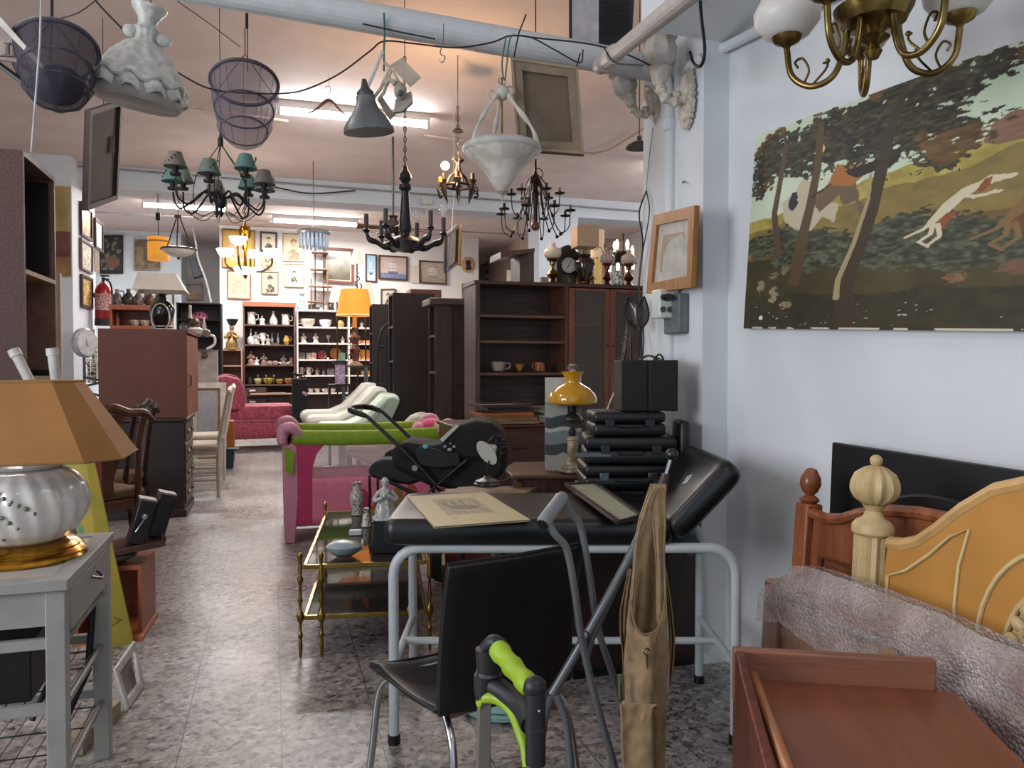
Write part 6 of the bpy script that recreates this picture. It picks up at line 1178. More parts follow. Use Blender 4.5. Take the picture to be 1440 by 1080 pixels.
for i, px in enumerate((262, 281)): t = thing('glass_plate', ['left cut-glass plate propped up on the black shelf unit', 'right brighter cut-glass plate propped up on the black shelf unit'][i], 'plate', (PY(px, 472, 12.2).x, 12.22, zc_-.019), 0, 'cut-glass plates on the black shelf'); part(t, 'plate', MB().lathe([(0, 0), (.06, .004), (.11, .02), (.112, .024), (.06, .01), (0, .008)], (0, 0, .112), 28, Euler((R(80), 0, 0)).to_matrix()), mt('8a9090' if i == 0 else 'b8bcb8', .12, kind='mottle', h2='4a5052', scale=22)); part(t, 'stand', MB().bx(-.04, .04, .0, .05, 0, .012), BLACK)
t = thing('white_table_lamp', 'white lamp base with bronze globe in front of the glass plates', 'lamp', (PY(291, 530, 11.3).x, 11.3, .0)); zz = PY(291, 530, 11.3).z
part(t, 'pedestal', MB().bx(-.12, .14, -.1, .1, 0, zz+.36), mt('b5b0a8', .5)); part(t, 'plate', MB().lathe([(0, 0), (.16, .0), (.17, .01), (0, .015)], (0, 0, zz+.36), 20), GLS); part(t, 'globe', MB().ball((0, 0, zz+.60), .055, 12), mt('7d6e58', .3, .4)); part(t, 'arms', MB().tube(bez([(0, 0, zz+.38), (.1, 0, zz+.45), (.10, 0, zz+.55), (.02, 0, zz+.58)], 5), .016, 8), PORC); part(t, 'bottle', MB().lathe([(.012, 0), (.02, .0), (.02, .10), (.012, .13), (.014, .19), (0, .19)], (-.03, 0, zz+.63), 12), PORC); part(t, 'ball', MB().ball((-.02, -.12, zz+.29), .045, 12), mt('6d5c48', .3, .4))
# ================================================================== PINK WING CHAIR, SPEAKER TOWER
PKV = mt('9c3a52', .75, kind='mottle', h2='b5566c', scale=9, sheen=.4); t = thing('wing_armchair', 'raspberry pink patterned wing armchair facing right at the end of the aisle', 'armchair', (-.62, 11.5, 0), R(4))
part(t, 'base', rbox(.05, .92, 0, .72, .16, .42, .05), PKV, smooth=60); part(t, 'seat_cushion', rbox(.18, .98, .12, .60, .40, .52, .05), PKV, smooth=60)
for y in (.02, .58): part(t, 'arm', rbox(.12, .92, y, y+.13, .38, .64, .055), PKV, smooth=60)
part(t, 'backrest', MB().ext([(0, .06, .35), (.18, .06, .35), (.20, .06, .6), (.12, .06, .98), (.02, .06, 1.06), (-.12, .06, 1.06), (-.14, .06, 1.0), (-.06, .06, .7)], (0, .60, 0)), PKV, bevel=.05, smooth=60)
for y in (-.0, .64): part(t, 'wing', MB().ext([(-.06, y, .58), (.20, y, .58), (.24, y, .70), (.22, y, .90), (.16, y, 1.02), (0, y, 1.07), (-.12, y, 1.05)], (0, .07, 0)), PKV, bevel=.025, smooth=60)
part(t, 'piping', MB().tube(bez([(.20, -.01, .58), (.25, -.01, .72), (.22, -.01, .92), (.14, -.01, 1.04), (0, -.01, 1.085), (-.12, -.01, 1.06)], 5), .008, 6), mt('c8808c', .7)); part(t, 'piping', MB().tube([(.05, -.005, .42), (.92, -.005, .42)], .008, 6), mt('c8808c', .7))
for x, y in ((.06, .04), (.86, .04), (.06, .68), (.86, .68)): part(t, 'leg', MB().tube([(x, y, .17), (x-.03, y, 0)], [.03, .02], 8), mt('5a4638', .5))
t = thing('pink_pouffe', 'small pink footstool just right of the wing armchair', 'pouffe', (.42, 12.6, 0)); part(t, 'cushion', rbox(-.16, .16, -.2, .2, .10, .38, .05), mt('b5566c', .75, sheen=.4), smooth=60); part(t, 'base', MB().bx(-.14, .14, -.18, .18, .0, .10), mt('c8b49c', .6))
c = PY(422, 590, 11.2); t = thing('speaker_tower', 'slim black floor speaker with a pink flower on its front', 'speaker', (c.x, 11.2, 0)); zt2 = PY(422, 533, 11.2).z
part(t, 'cabinet', MB().bx(-.105, .105, 0, .25, .02, zt2), BLACK, bevel=.004); part(t, 'grille', MB().bx(-.095, .095, -.01, 0, .1, zt2-.02), mt('16171b', .8)); part(t, 'foot', MB().bx(-.12, .12, -.01, .27, 0, .02), BLACK); part(t, 'flower', MB().ball((.06, -.02, zt2-.20), (.03, .012, .022), 8).ball((.08, -.02, zt2-.225), (.018, .012, .02), 8).ball((.045, -.02, zt2-.185), (.016, .01, .014), 8), mt('d8a0b4', .5))
t = thing('bronze_animal', 'small dark bronze animal standing on the black speaker tower', 'figurine', (c.x-.01, 11.3, zt2+.001)); part(t, 'body', MB().ball((0, 0, .055), (.06, .025, .024), 10).ball((-.06, 0, .08), (.025, .02, .018), 8).tube([(-.035, 0, .05), (-.04, 0, 0)], .009, 6).tube([(.035, 0, .05), (.04, 0, 0)], .009, 6).tube([(.055, 0, .06), (.085, 0, .03)], .006, 6), mt('2e241e', .4, .3)); part(t, 'base', MB().bx(-.075, .075, -.03, .03, -.0, .006), mt('2e241e', .4))

# ================================================================== REAR SHELVES AND POTTERY
SY = 14.22
def unit(name, label, px0, px1, py_top, rows, fm, bm, py_ref=None, mids=(), zbot=.0, Y=SY, D=.33, th=.025, crown=None):
    x0 = PY(px0, 500, Y).x; x1 = PY(px1, 500, Y).x; zt = PY((px0+px1)/2, py_top, Y).z; t = thing(name, label, 'shelf unit', (x0, Y, 0)); W = x1-x0
    part(t, 'side_panel', MB().bx(0, th, 0, D, zbot, zt), fm); part(t, 'side_panel', MB().bx(W-th, W, 0, D, zbot, zt), fm); part(t, 'back_panel', MB().bx(th, W-th, D-.015, D, zbot, zt), bm)
    part(t, 'top', MB().bx(th, W-th, 0, D-.015, zt-th, zt), crown or fm); zs = []
    for r in rows: z = PY((px0+px1)/2, r, Y).z; zs.append(z); part(t, 'shelf', MB().bx(th, W-th, .004, D-.015, z-th, z), fm)
    for m in mids: x = PY(m, 500, Y).x-x0; part(t, 'upright', MB().bx(x-th/2, x+th/2, -.002, D-.015, zbot, zt), fm)
    return t, zs, zt
BRU = mt('5f453d', .45, kind='wood', h2='4a342d', axis='x'); BKD = mt('3b2a28', .6)
t, zs1, ztop1 = unit('pottery_shelf', 'dark brown shelf unit of jugs, vases and yellow pots against the picture wall', 342, 415.5, 425, (456.5, 484.5, 513, 540.5), BRU, BKD)
part(t, 'cornice', MB().bx(-.01, (PY(415.5, 500, SY).x-PY(342, 500, SY).x)+.01, -.02, 0, ztop1-.08, ztop1), mt('9a5a3c', .45, kind='wood', h2='7d4630', axis='x'))
xo = PY(342, 500, SY).x; z = zs1[3]
for k in range(2): d = part(t, 'drawer', MB().bx(.03, .38, -.015, 0, z-.22-.2*k, z-.05-.2*k), mt('3a2826', .5)); part(d, 'handle', MB().bx(.10, .20, -.035, -.015, z-.12-.2*k, z-.09-.2*k), mt('d8cfc8', .3, .3))
part(t, 'door', MB().bx(.42, .95, -.015, 0, .05, z-.22), mt('2a2022', .4)); part(t, 'pull_out_tray', MB().bx(.12, .98, -.18, 0, z-.175, z-.155), mt('b08a70', .5))
WHU = mt('d8cfc8', .5, var=.04)
t, zs2, ztop2 = unit('display_shelf', 'white-edged shelf unit of bowls, cups and figurines behind the orange lamp', 417.5, 545, 436.5, (460, 482.5, 505.5, 527.5, 552), WHU, mt('43322f', .6), mids=(491,))
t, zs3, ztop3 = unit('small_bookcase', 'narrow pale brown low bookcase carrying the gilt statue', 309.5, 341, 491, (513.5, 540), mt('9a7868', .5), mt('7a564a', .6), Y=14.1)
def at(px, z, dy=.14): p = PY(px, 500, SY+dy); p.z = z+.001; return p
m_ = lambda px: px*SY/1080*.985
WHC = mt('cfc6bb', .25, kind='mottle', h2='9a9088', scale=7); WH2 = mt('d8d2ca', .25, var=.05)
def J(label, px, z, h, w, mat_, kind='jug', name=None, group='ornaments on the brown pottery shelf', hnd=None):
    """h, w in the frame's pixels"""
    s = m_(h); r = m_(w)/2; c = at(px, z)
    P = {'jug': [(0, 0), (.75, 0), (.85, .1), (.8, .45), (.7, .7), (.85, .95), (.9, 1), (.8, .98)], 'vase': [(0, 0), (.8, 0), (1, .15), (1, .3), (.55, .6), (.3, .8), (.28, .92), (.5, 1), (.4, .99)],
         'bottle': [(0, 0), (.7, 0), (1, .12), (1, .32), (.75, .45), (.25, .55), (.2, .85), (.35, 1), (.25, .98)], 'urn': [(0, 0), (.5, 0), (.3, .12), (.45, .3), (.8, .55), (.7, .75), (.8, 1), (.65, .98)],
         'bowl': [(0, 0), (.55, 0), (.6, .08), (.95, .5), (1, .95), (.95, 1), (.85, .9), (.5, .15)], 'pot': [(0, 0), (.6, 0), (.95, .3), (1, .55), (.6, .85), (.62, 1), (.5, .98)], 'box': [(0, 0), (.95, 0), (1, .05), (1, .95), (.95, 1), (0, 1)],
         'mug': [(0, 0), (.75, 0), (.8, .05), (.8, .45), (.65, .5), (.8, .55), (.8, 1), (.7, .98)]}[kind]
    name = name or kind; cat = {'box': 'box', 'pot': 'pot'}.get(kind, kind)
    t = thing(name, label, cat, c, 0, group); part(t, 'body', MB().lathe([(a*r, b*s) for a, b in P], (0, 0, 0), 16), mat_)
    for sg in (hnd or []): part(t, 'handle', MB().tube([(sg*r*.75, 0, s*.85), (sg*r*1.35, 0, s*.8), (sg*r*1.4, 0, s*.5), (sg*r*.8, 0, s*.35)], max(.006, .05*s), 6), mat_)
    return t
a, b_, c_, d_ = zs1
J('white jug with scrollwork, leftmost on the top shelf of the brown unit', 354, a, 17, 13, WHC, 'jug', hnd=[1]); figurine('cherub_figurine', 'little white figurine between the jug and the tall vase on the top shelf', at(369, a), m_(12), WH2, 'ornaments on the brown pottery shelf')
J('tall grey-white vase on the top shelf of the brown unit', 385, a, 19, 11, WHC, 'vase'); J('wide-lipped white jug with leaf pattern, rightmost on the top shelf', 402, a, 15, 13, WHC, 'jug', hnd=[1])
J('white flowered long-necked bottle vase on the second shelf of the brown unit', 353, b_, 22, 10, mt('cfc9c4', .2, kind='mottle', h2='8a9a9a', scale=9), 'bottle'); figurine('slim_figurine', 'slim grey figurine right of the flowered bottle vase', at(360, b_), m_(17), mt('a39c96', .4), 'ornaments on the brown pottery shelf')
J('white two-handled urn in the middle of the second shelf', 370, b_, 16, 10, WH2, 'urn', hnd=[-1, 1]); figurine('slim_figurine', 'slim grey figurine right of the two-handled urn', at(377, b_), m_(11), mt('a39c96', .4), 'ornaments on the brown pottery shelf')
t = thing('cruet_stand', 'thin dark cruet stand with two glass bottles on the second shelf', 'cruet', at(387, b_)); part(t, 'stand', MB().lathe([(0, 0), (.08, 0), (.08, .02), (0, .03)], (0, 0, 0), 16), mt('6a4a40', .4)); part(t, 'bottle', MB().lathe([(.02, .03), (.025, .1), (.01, .16), (.015, .21)], (-.05, 0, 0), 10), mt('6a7274', .1)); part(t, 'bottle', MB().lathe([(.02, .03), (.025, .1), (.01, .16), (.015, .21)], (.05, 0, 0), 10), mt('6a7274', .1)); part(t, 'handle', MB().tube([(0, 0, .02), (0, 0, .17)], .006, 6), DBRASS)
J('round yellow painted jug at the right of the second shelf', 403, b_, 13, 9, mt('b08c3c', .3, kind='mottle', h2='8a5a2c', scale=8), 'pot', 'yellow_jug', hnd=[1])
RB = mt('8a4a40', .5); FB = mt('a08878', .5)
for px, h, lb, mt__ in ((353, 18, 'brown bust with red base, leftmost on the third shelf of the brown unit', mt('8f6f5c', .5)), (361, 10, 'tiny white statuette beside the brown bust', WH2), (371, 15, 'slender brown bust in the middle left of the third shelf', mt('7a6055', .5)), (399, 13, 'dark ring-shaped figure towards the right of the third shelf', mt('6f625c', .5))):
    figurine('small_bust', lb, at(px, c_), m_(h), mt__, 'ornaments on the brown pottery shelf')
for px, lb in ((379, 'left pinkish scallop dish on the third shelf'), (387, 'right pinkish scallop dish on the third shelf')): one('scallop_dish', lb, 'dish', MB().lathe([(0, 0), (.04, 0), (.055, .03), (.05, .06), (0, .075)], at(px, c_), 14, flute=(7, .08)), mt('9a7f78', .4), group='ornaments on the brown pottery shelf')
for px, lb in ((396, 'left white china blossom cluster on the third shelf'), (404, 'right white china blossom cluster on the third shelf')):
    b = MB()
    for k in range(7): b.ball(at(px, c_)+Vector((.05*math.cos(k*2.4)*(.4+.1*k), .02*math.sin(k), .022+.012*(k % 3))), .016, 6)
    one('china_blossom', lb, 'ornament', b, WH2, group='ornaments on the brown pottery shelf')
J('short terracotta cylinder at the right end of the third shelf', 410, c_, 10, 5, mt('7d5648', .5), 'box', 'terracotta_tumbler')
YP = lambda h, g, i: mt(h, .4, kind='mottle', h2=g, scale=8+i)
J('dark square box at the left of the yellow pots', 351, d_, 10, 8, mt('2f2426', .5), 'box', 'dark_box'); J('pale green and yellow basket pot, leftmost of the yellow pots', 362.5, d_, 8, 11, YP('a8a060', '8a8a70', 0), 'bowl', 'yellow_pot')
J('large green-yellow flowered pot with lid knob', 377, d_, 8.5, 14, YP('a8962c', '6b5f20', 1), 'bowl', 'yellow_pot'); J('small ochre pot right of the flowered one', 393, d_, 7, 10.5, YP('a8823c', '7a5a2a', 2), 'bowl', 'yellow_pot'); J('light brown wide pot at the right end of the bottom shelf', 406, d_, 8, 13, YP('a07848', '7d5030', 3), 'bowl', 'yellow_pot')
for px, lb in ((362.5, 'white ball finial above the pale green basket pot'), (374, 'white ball finial above the large flowered pot'), (385, 'grey ladle end above the ochre pot')): one('pot_spoon', lb, 'spoon', MB().tube([at(px, d_, .16)+Vector((0, 0, .01)), at(px, d_, .16)+Vector((0, 0, .14))], .005, 6).ball(at(px, d_, .16)+Vector((0, 0, .15)), .02, 8), WH2)
b = MB()
for k in range(16): b.ball(PY(376+k*1.6, 500, 14.08)+Vector((0, .02*math.sin(k*2), zs1[3]-.155+.012-PY(376+k*1.6, 500, 14.08).z+.0)), .012, 6)
one('cutlery_heap', 'heap of small glittering cutlery on the pulled-out tray of the brown unit', 'cutlery', b, CHROME)
# white unit
G2 = 'ornaments on the white-edged shelf'
e, f, g, h_, i_ = zs2
J('cream sauce tureen with handle, leftmost on the top shelf of the white unit', 433, e, 11, 20, mt('c4b8a8', .3), 'bowl', 'tureen', G2, [-1]); J('white footed bowl in the middle of the top shelf', 458, e, 10, 17, mt('d0ccd0', .3), 'bowl', 'white_bowl', G2); J('round ochre pot right on the top shelf beside the upright', 479, e, 10, 11, mt('b08850', .4), 'pot', 'ochre_pot', G2)
for px, hh, lb in ((427, 13, 'white porcelain dancer, leftmost on the second shelf of the white unit'), (444, 13, 'white porcelain group with raised arms on the second shelf'), (482, 9, 'small grey double figurine by the upright')): figurine('porcelain_figurine', lb, at(px, f), m_(hh), WHC, G2)
t = thing('glass_goblet', 'clear wine glass standing on the second shelf of the white unit', 'glass', at(462, f), 0, G2); part(t, 'foot_and_stem', MB().lathe([(0, 0), (.035, 0), (.006, .01), (.005, .06)], (0, 0, 0), 12), mt('9a9aa0', .1)); part(t, 'bowl', MB().lathe([(.005, .06), (.03, .09), (.04, .15), (.036, .15)], (0, 0, 0), 14), mt('a8a8b0', .1, alpha=.4))
one('glass_saucer', 'thin dark glass saucer near the upright on the second shelf', 'saucer', MB().lathe([(0, 0), (.05, 0), (.09, .015), (0, .012)], at(473, f), 20), mt('5a5050', .15))
def bxo(name, label, cat, px0, px1, z, hpx, mat_, group=G2, dy=.12, d=.1):
    p0 = at(px0, z, dy); p1 = at(px1, z, dy); return one(name, label, cat, MB().bx(p0.x, p1.x, p0.y, p0.y+d, z+.001, z+.001+m_(hpx)), mat_, group, bevel=.003)
bxo('grey_tin', 'grey square tin, leftmost on the third shelf of the white unit', 'tin', 420.5, 429, g, 9.5, mt('6f6560', .4)); bxo('patterned_tin', 'light patterned tin next to the grey tin', 'tin', 431, 438, g, 9, mt('9a8f80', .4, kind='mottle', h2='6f6658', scale=9)); bxo('red_floral_tin', 'red floral tin on the third shelf of the white unit', 'tin', 438.5, 445, g, 9.5, mt('a8685c', .4, kind='mottle', h2='b0a090', scale=9))
for px, r, lb, c1 in ((453, 6, 'upright red ring plate on the third shelf', '8f3c3c'), (472, 8, 'large orange-brown round plate with dark chip on the third shelf', '9a5a2c')):
    p = at(px, g, .18); t = thing('display_plate', lb, 'plate', p, 0, G2); rr = m_(r); part(t, 'plate', MB().lathe([(0, 0), (rr*.6, 0), (rr, .02), (rr, .028), (rr*.6, .01), (0, .01)], (0, 0, rr), 24, Euler((R(82), 0, 0)).to_matrix()), mt(c1, .4)); part(t, 'centre', MB().lathe([(0, .012), (rr*.35, .012), (rr*.35, .018), (0, .018)], (0, -.01, rr), 16, Euler((R(82), 0, 0)).to_matrix()), mt('5a2a24', .4) if r < 7 else mt('a8683c', .4))
one('white_seashell', 'small white shell between the two upright plates', 'shell', MB().ball(at(461, g)+Vector((0, 0, .022)), (.025, .02, .022), 8), WH2, G2)
for px, lb, w, hh in ((424, 'white waisted beaker, leftmost on the fourth shelf of the white unit', 6, 11), (434, 'second white waisted beaker on the fourth shelf', 8, 11)): J(lb, px, h_, hh, w, mt('bdb2a6', .4, kind='mottle', h2='8f867c', scale=9), 'mug', 'waisted_beaker', G2, [1])
figurine('small_figurine', 'small grey figurine right of the beakers on the fourth shelf', at(446, h_), m_(10), mt('8a8078', .4), G2); figurine('small_figurine', 'dim smaller figurine beside the grey box on the fourth shelf', at(455, h_), m_(8), mt('75696a', .4), G2); bxo('grey_box', 'dull mauve box on the fourth shelf of the white unit', 'box', 460, 470, h_, 9, mt('6e6066', .5))
for px, lb in ((437, 'white cup, leftmost visible on the lowest shelf of the white unit'), (446, 'white cup with dark motif on the lowest shelf'), (457, 'wide pale cup third on the lowest shelf'), (467, 'grey saucer stack at the right of the lowest shelf')): J(lb, px, i_, 5.5, 8 if px < 450 else 10, mt('bdb2ac', .3, kind='mottle', h2='8a7e7a', scale=10), 'bowl', 'teacup', G2)
# right bay
figurine('dark_red_figurine', 'dark red little figurine left of the orange lamp stem in the right bay', at(496, e), m_(9), mt('8a5a50', .4), G2); figurine('grey_figurine', 'tangled grey wire figurine right of the orange lamp stem', at(509, e), m_(9), mt('8a8a84', .4), G2)
bxo('salmon_box', 'salmon coloured box right of the lamp column', 'box', 504, 522, f-.0, 4.5, mt('c07a58', .5)); bxo('floral_biscuit_tin', 'orange and red floral tin under the salmon box', 'tin', 505, 521, g, 14, mt('b0603a', .4, kind='mottle', h2='c08a50', scale=9)); bxo('orange_book', 'orange-yellow book lying in the right bay', 'book', 508, 524, h_+m_(-2.4)+.03, 6, mt('c8863c', .5)); bxo('pink_box', 'pink glossy box at the bottom of the right bay', 'box', 503, 523, i_+.02, 9, mt('b58098', .3))
# on top of the white unit
t = thing('glass_decanter', 'ornate clear glass decanter at the left on top of the white unit', 'decanter', at(425, ztop2)); part(t, 'body', MB().lathe([(0, 0), (.075, 0), (.08, .03), (.06, .08), (.035, .11), (.045, .16), (.035, .22), (.03, .26)], (0, 0, 0), 20, flute=(8, .05)), mt('a8b4b8', .1, kind='mottle', h2='6d787c', scale=10)); part(t, 'stopper', MB().lathe([(.03, .26), (.05, .28), (.055, .31), (.03, .345), (.008, .36), (.012, .385), (0, .39)], (0, 0, 0), 16), mt('a8b4b8', .1, kind='mottle', h2='6d787c', scale=10))
bxo('dark_jar_box', 'dark square jar on top of the white unit beside the decanter', 'box', 434, 445, ztop2, 8, mt('3a3434', .4))
for px, hh, lb in ((452, 9, 'white and dark china bust on top of the white unit'), (460, 8, 'small white china piece right of the bust')): figurine('china_bust', lb, at(px, ztop2), m_(hh), WHC)
figurine('dark_tree_figure', 'dark branching bronze figure on top of the white unit', at(465, ztop2), m_(19), mt('2c2a28', .4, .3)); J('blue-grey lidded china jar beside the orange lampshade', 473, ztop2, 18, 8, mt('9aa4b4', .3, kind='mottle', h2='c0c4cc', scale=9), 'pot', 'blue_jar', G2)
# gilt statue on the small bookcase
t = figurine('gilt_statue', 'gilded dancer statue under a black flared crown on the low bookcase', at(326, ztop3, -.02), m_(30), mt('8a6a3c', .35, .5)); part(t, 'black_crown', MB().lathe([(.05, 0), (.10, .10), (.09, .11), (0, .12)], (.01, 0, m_(30)*1.06), 12), BLACK)
# bamboo etagere
t = thing('bamboo_etagere', 'slender brown bamboo display stand in front of the picture wall', 'stand', Vector((PY(452, 440, 14.3).x, 14.3, ztop2))); BAM = mt('6a4c34', .5, kind='wood', h2='503624')
def e3(px, py): p = PY(px, py, 14.28); return p
for px in (437.5, 461): part(t, 'pole', MB().tube([Vector((e3(px, 400).x, 14.28, ztop2)), e3(px, 392 if px < 450 else 380)], .014, 8), BAM, w=True)
for px in (444, 456): part(t, 'pole', MB().tube([Vector((e3(px, 400).x, 14.5, ztop2)), e3(px, 345)+Vector((0, .2, 0))], .014, 8), BAM, w=True)
for py, a_, b_ in ((353, 439, 462), (377, 436, 462), (401, 434, 468), (423, 433, 455)): p0 = e3(a_, py); p1 = e3(b_, py); part(t, 'shelf', MB().bx(p0.x, p1.x, 14.26, 14.52, p0.z-.02, p0.z), mt('7d5a40', .5), w=True)
# ================================================================== BACK WALL PICTURES
def wp(name, label, x0, x1, y0, y1, fw_=2, fm=DWOOD, fn=None, mw=0, mm=None, skew=0, Y=14.585, tilt=0, res=(30, 40), g='pictures on the back wall', dep=.03):
    tl = PY(x0, y0, Y); tr = PY(x1, y0+skew, Y); br = PY(x1, y1+skew, Y); bl = PY(x0, y1, Y); s = 13.8/1080
    return picture(name, label, tl, tr, br, bl, fw_*s, dep, fm, fn, res, g, mw*s, mm)
def portrait(bg, ink, seed, hat=False, cx=.5):
    def f(U, V):
        c = np.ones(U.shape+(3,))*hx(bg); n = nz(U, V, 14, seed, 2); c -= (n[..., None]-.5)*.08
        face = ell(U, V, cx, .62, .15, .18); body = inpoly(U, V, [(cx-.32, 0), (cx-.28, .28), (cx-.08, .42), (cx+.08, .42), (cx+.3, .28), (cx+.34, 0)]) & (n > .35)
        hair = ell(U, V, cx, .72, .17, .13) & ~ell(U, V, cx+.02, .58, .13, .16)
        c[body] = hx(ink); c[face] = c[face]*.92; c[hair] = hx(ink)
        for ex in (-.05, .06): c[ell(U, V, cx+ex, .64, .02, .015)] = hx(ink)
        c[ell(U, V, cx, .52, .04, .012)] = hx(ink)*1.1
        if hat: c[ell(U, V, cx, .76, .24, .05)] = hx(ink); c[ell(U, V, cx, .82, .13, .08)] = hx(ink)
        return c
    return f
def seap(sky, sea, ink, seed):
    def f(U, V):
        n = nz(U, V, 8, seed, 3); c = np.where(V[..., None] > .25, hx(sky), hx(sea)) + (n[..., None]-.5)*.12
        hull = inpoly(U, V, [(.30, .30), (.34, .22), (.66, .22), (.72, .31)]); c[hull] = hx(ink)
        for mx in (.38, .48, .58):
            c[(np.abs(U-mx) < .008) & (V > .3) & (V < .78)] = hx(ink)
            for k in range(3): c[inpoly(U, V, [(mx-.05, .36+k*.13), (mx+.05, .36+k*.13), (mx+.035, .46+k*.13), (mx-.035, .46+k*.13)])] = hx('c4bcb8')
        return c
    return f
WM = mt('d8ccb8', .7); GDM = mt('c9a243', .5, var=.1)
wp('gold_mat_picture', 'large picture with broad golden-yellow mount, top left of the back wall', 312, 359, 321.5, 376, 1.2, mt('7a4a30', .5), lambda U, V: faded(U, V, 'd0b090', 'a8845c', .6, 61, 9), 8, GDM, skew=3, dep=.05)
wp('portrait_picture', 'dark grey framed portrait of a man beside the golden-mounted picture', 365.5, 390, 325.5, 353.5, 2.6, mt('2f3030', .5), portrait('c9c0a8', '3c3a36', 62), 1, WM, skew=1.5)
wp('sketch_picture', 'tall pale sketch of a seated figure in thin gilt frame', 397.5, 428, 328, 367, .8, mt('a38a68', .5), portrait('c8b494', '8a7458', 63), 1, mt('c9b89c', .7), skew=1)
t = thing('round_plaque', 'round pinkish wall plaque with brown script below the portrait of a man', 'plaque', PY(378.5, 381, 14.57)); part(t, 'disc', MB().lathe([(0, 0), (m_(11), 0), (m_(11), .02), (m_(9.5), .03), (0, .03)], PY(378.5, 369, 14.59), 32, Euler((PI/2, 0, 0)).to_matrix()), mt('d0a888', .5), w=True); part(t, 'motif', MB().tube([PY(373, 365, 14.555), PY(376, 369, 14.555), PY(380, 365, 14.555), PY(384, 369, 14.555), PY(383, 363, 14.555)], .012, 6).tube([PY(374, 374, 14.555), PY(383, 374, 14.555)], .008, 6), mt('6a4a38', .5), w=True)
wp('document_print', 'framed old document with broad pinkish mount, lower left of the back wall', 319, 353.5, 379.5, 420, 1.6, mt('7a5238', .5), lambda U, V: faded(U, V, 'b8a48c', '8a7660', .7, 64, 12), 5, mt('cdb49a', .7), skew=1.5)
wp('portrait_picture', 'grey framed sepia portrait of a person in a beret, lower middle', 367.5, 392, 381.5, 413.5, 1.4, mt('6a6458', .5), portrait('a8967c', '3a302a', 65, True), 1, mt('b8a88e', .7), skew=.8)
wp('portrait_picture', 'thin framed drawing of two seated figures on cream mount, lower right of the small portraits', 399.5, 428, 370.5, 403.5, .9, mt('8a7454', .5), portrait('c4b48c', '2f2a22', 66), 6, mt('d0c29a', .7), skew=.8)
def landsc(U, V): n = nz(U, V, 5, 71, 4); k = np.clip(V*1.2-.1+(n-.5)*.4, 0, 1)[..., None]; return hx('4a4434')*(1-k)+hx('b4b8b4')*k
wp('landscape_painting', 'red-brown framed misty landscape painting hanging askew', 455, 497, 348, 397, 3.2, mt('6a3428', .45), landsc, 1.6, mt('cfc0ac', .7), skew=2.5, dep=.06)
wp('blue_picture', 'tall narrow framed picture of a blue harbour', 513.5, 529.5, 357, 396, 1.8, DWOOD, seap('8fb0c8', 'b0b8b8', '3a4038', 72), 1, mt('c4ccd0', .6), skew=1)
wp('ship_painting', 'dark framed painting of a full-rigged ship on blue sea, left of two', 532, 573, 358.5, 392.5, 2.2, mt('4a3020', .45), seap('b09c94', '6a7490', '4a5068', 73), 0, None, skew=2.5)
wp('ship_painting', 'dark framed faded sailing ship picture, right of two', 589, 628, 366, 398, 2.0, mt('4a3020', .45), seap('a8988c', '9a8a80', '8a7a74', 74), 0, None, skew=2.5)
wp('small_picture', 'small dark framed print low on the wall above the wardrobes', 535, 556, 406, 432, 2, mt('5a4434', .5), portrait('b8b0a4', '3a3430', 75), 1, WM)
wp('sheet_print', 'pale unframed sheet pinned between the two ship paintings', 578, 589, 373, 398, 0, WM, lambda U, V: faded(U, V, 'cabfae', 'b8ac9a', .4, 76, 9))
wp('small_picture', 'small light brown frame at the left edge of the bookcase top', 649.5, 660, 399, 430, 1, mt('8a7450', .5), lambda U, V: faded(U, V, 'c0a888', '8a7058', .8, 77, 7))
t = thing('silhouette_medallion', 'oval wooden plaque with black head silhouette right of the hanging frame', 'plaque', PY(658, 386, 14.57)); part(t, 'oval', MB().lathe([(0, 0), (m_(10.5), 0), (m_(10.5), .02), (m_(8.5), .03), (0, .03)], PY(658, 372.5, 14.59), 36, Euler((PI/2, 0, 0)).to_matrix(), sy=1.14), mt('c49a6a', .5), w=True)
hp = [(657, 380), (654, 378), (656, 374), (655, 371), (655, 368), (657, 366), (660, 366), (662, 369), (661, 373), (663, 377), (662, 380)]; part(t, 'silhouette', MB().ext([PY(x, y, 14.555) for x, y in hp], (0, -.01, 0)), BLACK, w=True)
def couple(U, V):
    c = np.ones(U.shape+(3,))*hx('6f6258'); n = nz(U, V, 10, 81, 2); c -= (n[..., None]-.5)*.1
    for cx, w in ((.25, .10), (.68, .12)): c[ell(U, V, cx, .55, w, .16)] = hx('b0a498'); c[ell(U, V, cx, .66, w*1.1, .12)] = hx('2c2624'); c[inpoly(U, V, [(cx-.2, 0), (cx-.1, .4), (cx+.1, .4), (cx+.2, 0)])] = hx('2c2624' if cx > .5 else '4a4440')
    c[V > .93] = hx('4a3428'); return c
wp('couple_portrait', 'brownish double portrait of a couple hung from a cord in the right recess', 676, 712, 372, 402, .6, mt('4a3428', .5), couple, 0, None, skew=1.5, Y=16.72, g=None); one('hanging_cord', 'thin triangular cord above the couple portrait', 'cord', MB().tube([PY(680, 373, 16.7), PY(692, 366, 16.74), PY(708, 374, 16.7)], .006, 5), IRON)
t = thing('dark_wardrobe', 'dark wardrobe top with overhanging cornice in the right recess behind the bookcase', 'wardrobe', PY(735, 400, 9.5).to_2d().to_3d())
p0 = PY(731, 352, 9.5); p1 = PY(751, 352, 9.5); part(t, 'carcass', MB().bx(p0.x, p1.x, 9.5, 9.9, 0, p0.z), EWOOD, w=True); part(t, 'cornice', MB().ext([PY(704, 354, 9.3), PY(752, 349, 9.3), PY(752, 354, 9.3), PY(731, 357, 9.3), PY(704, 363, 9.3)], (0, .5, 0)), DWOOD, w=True)
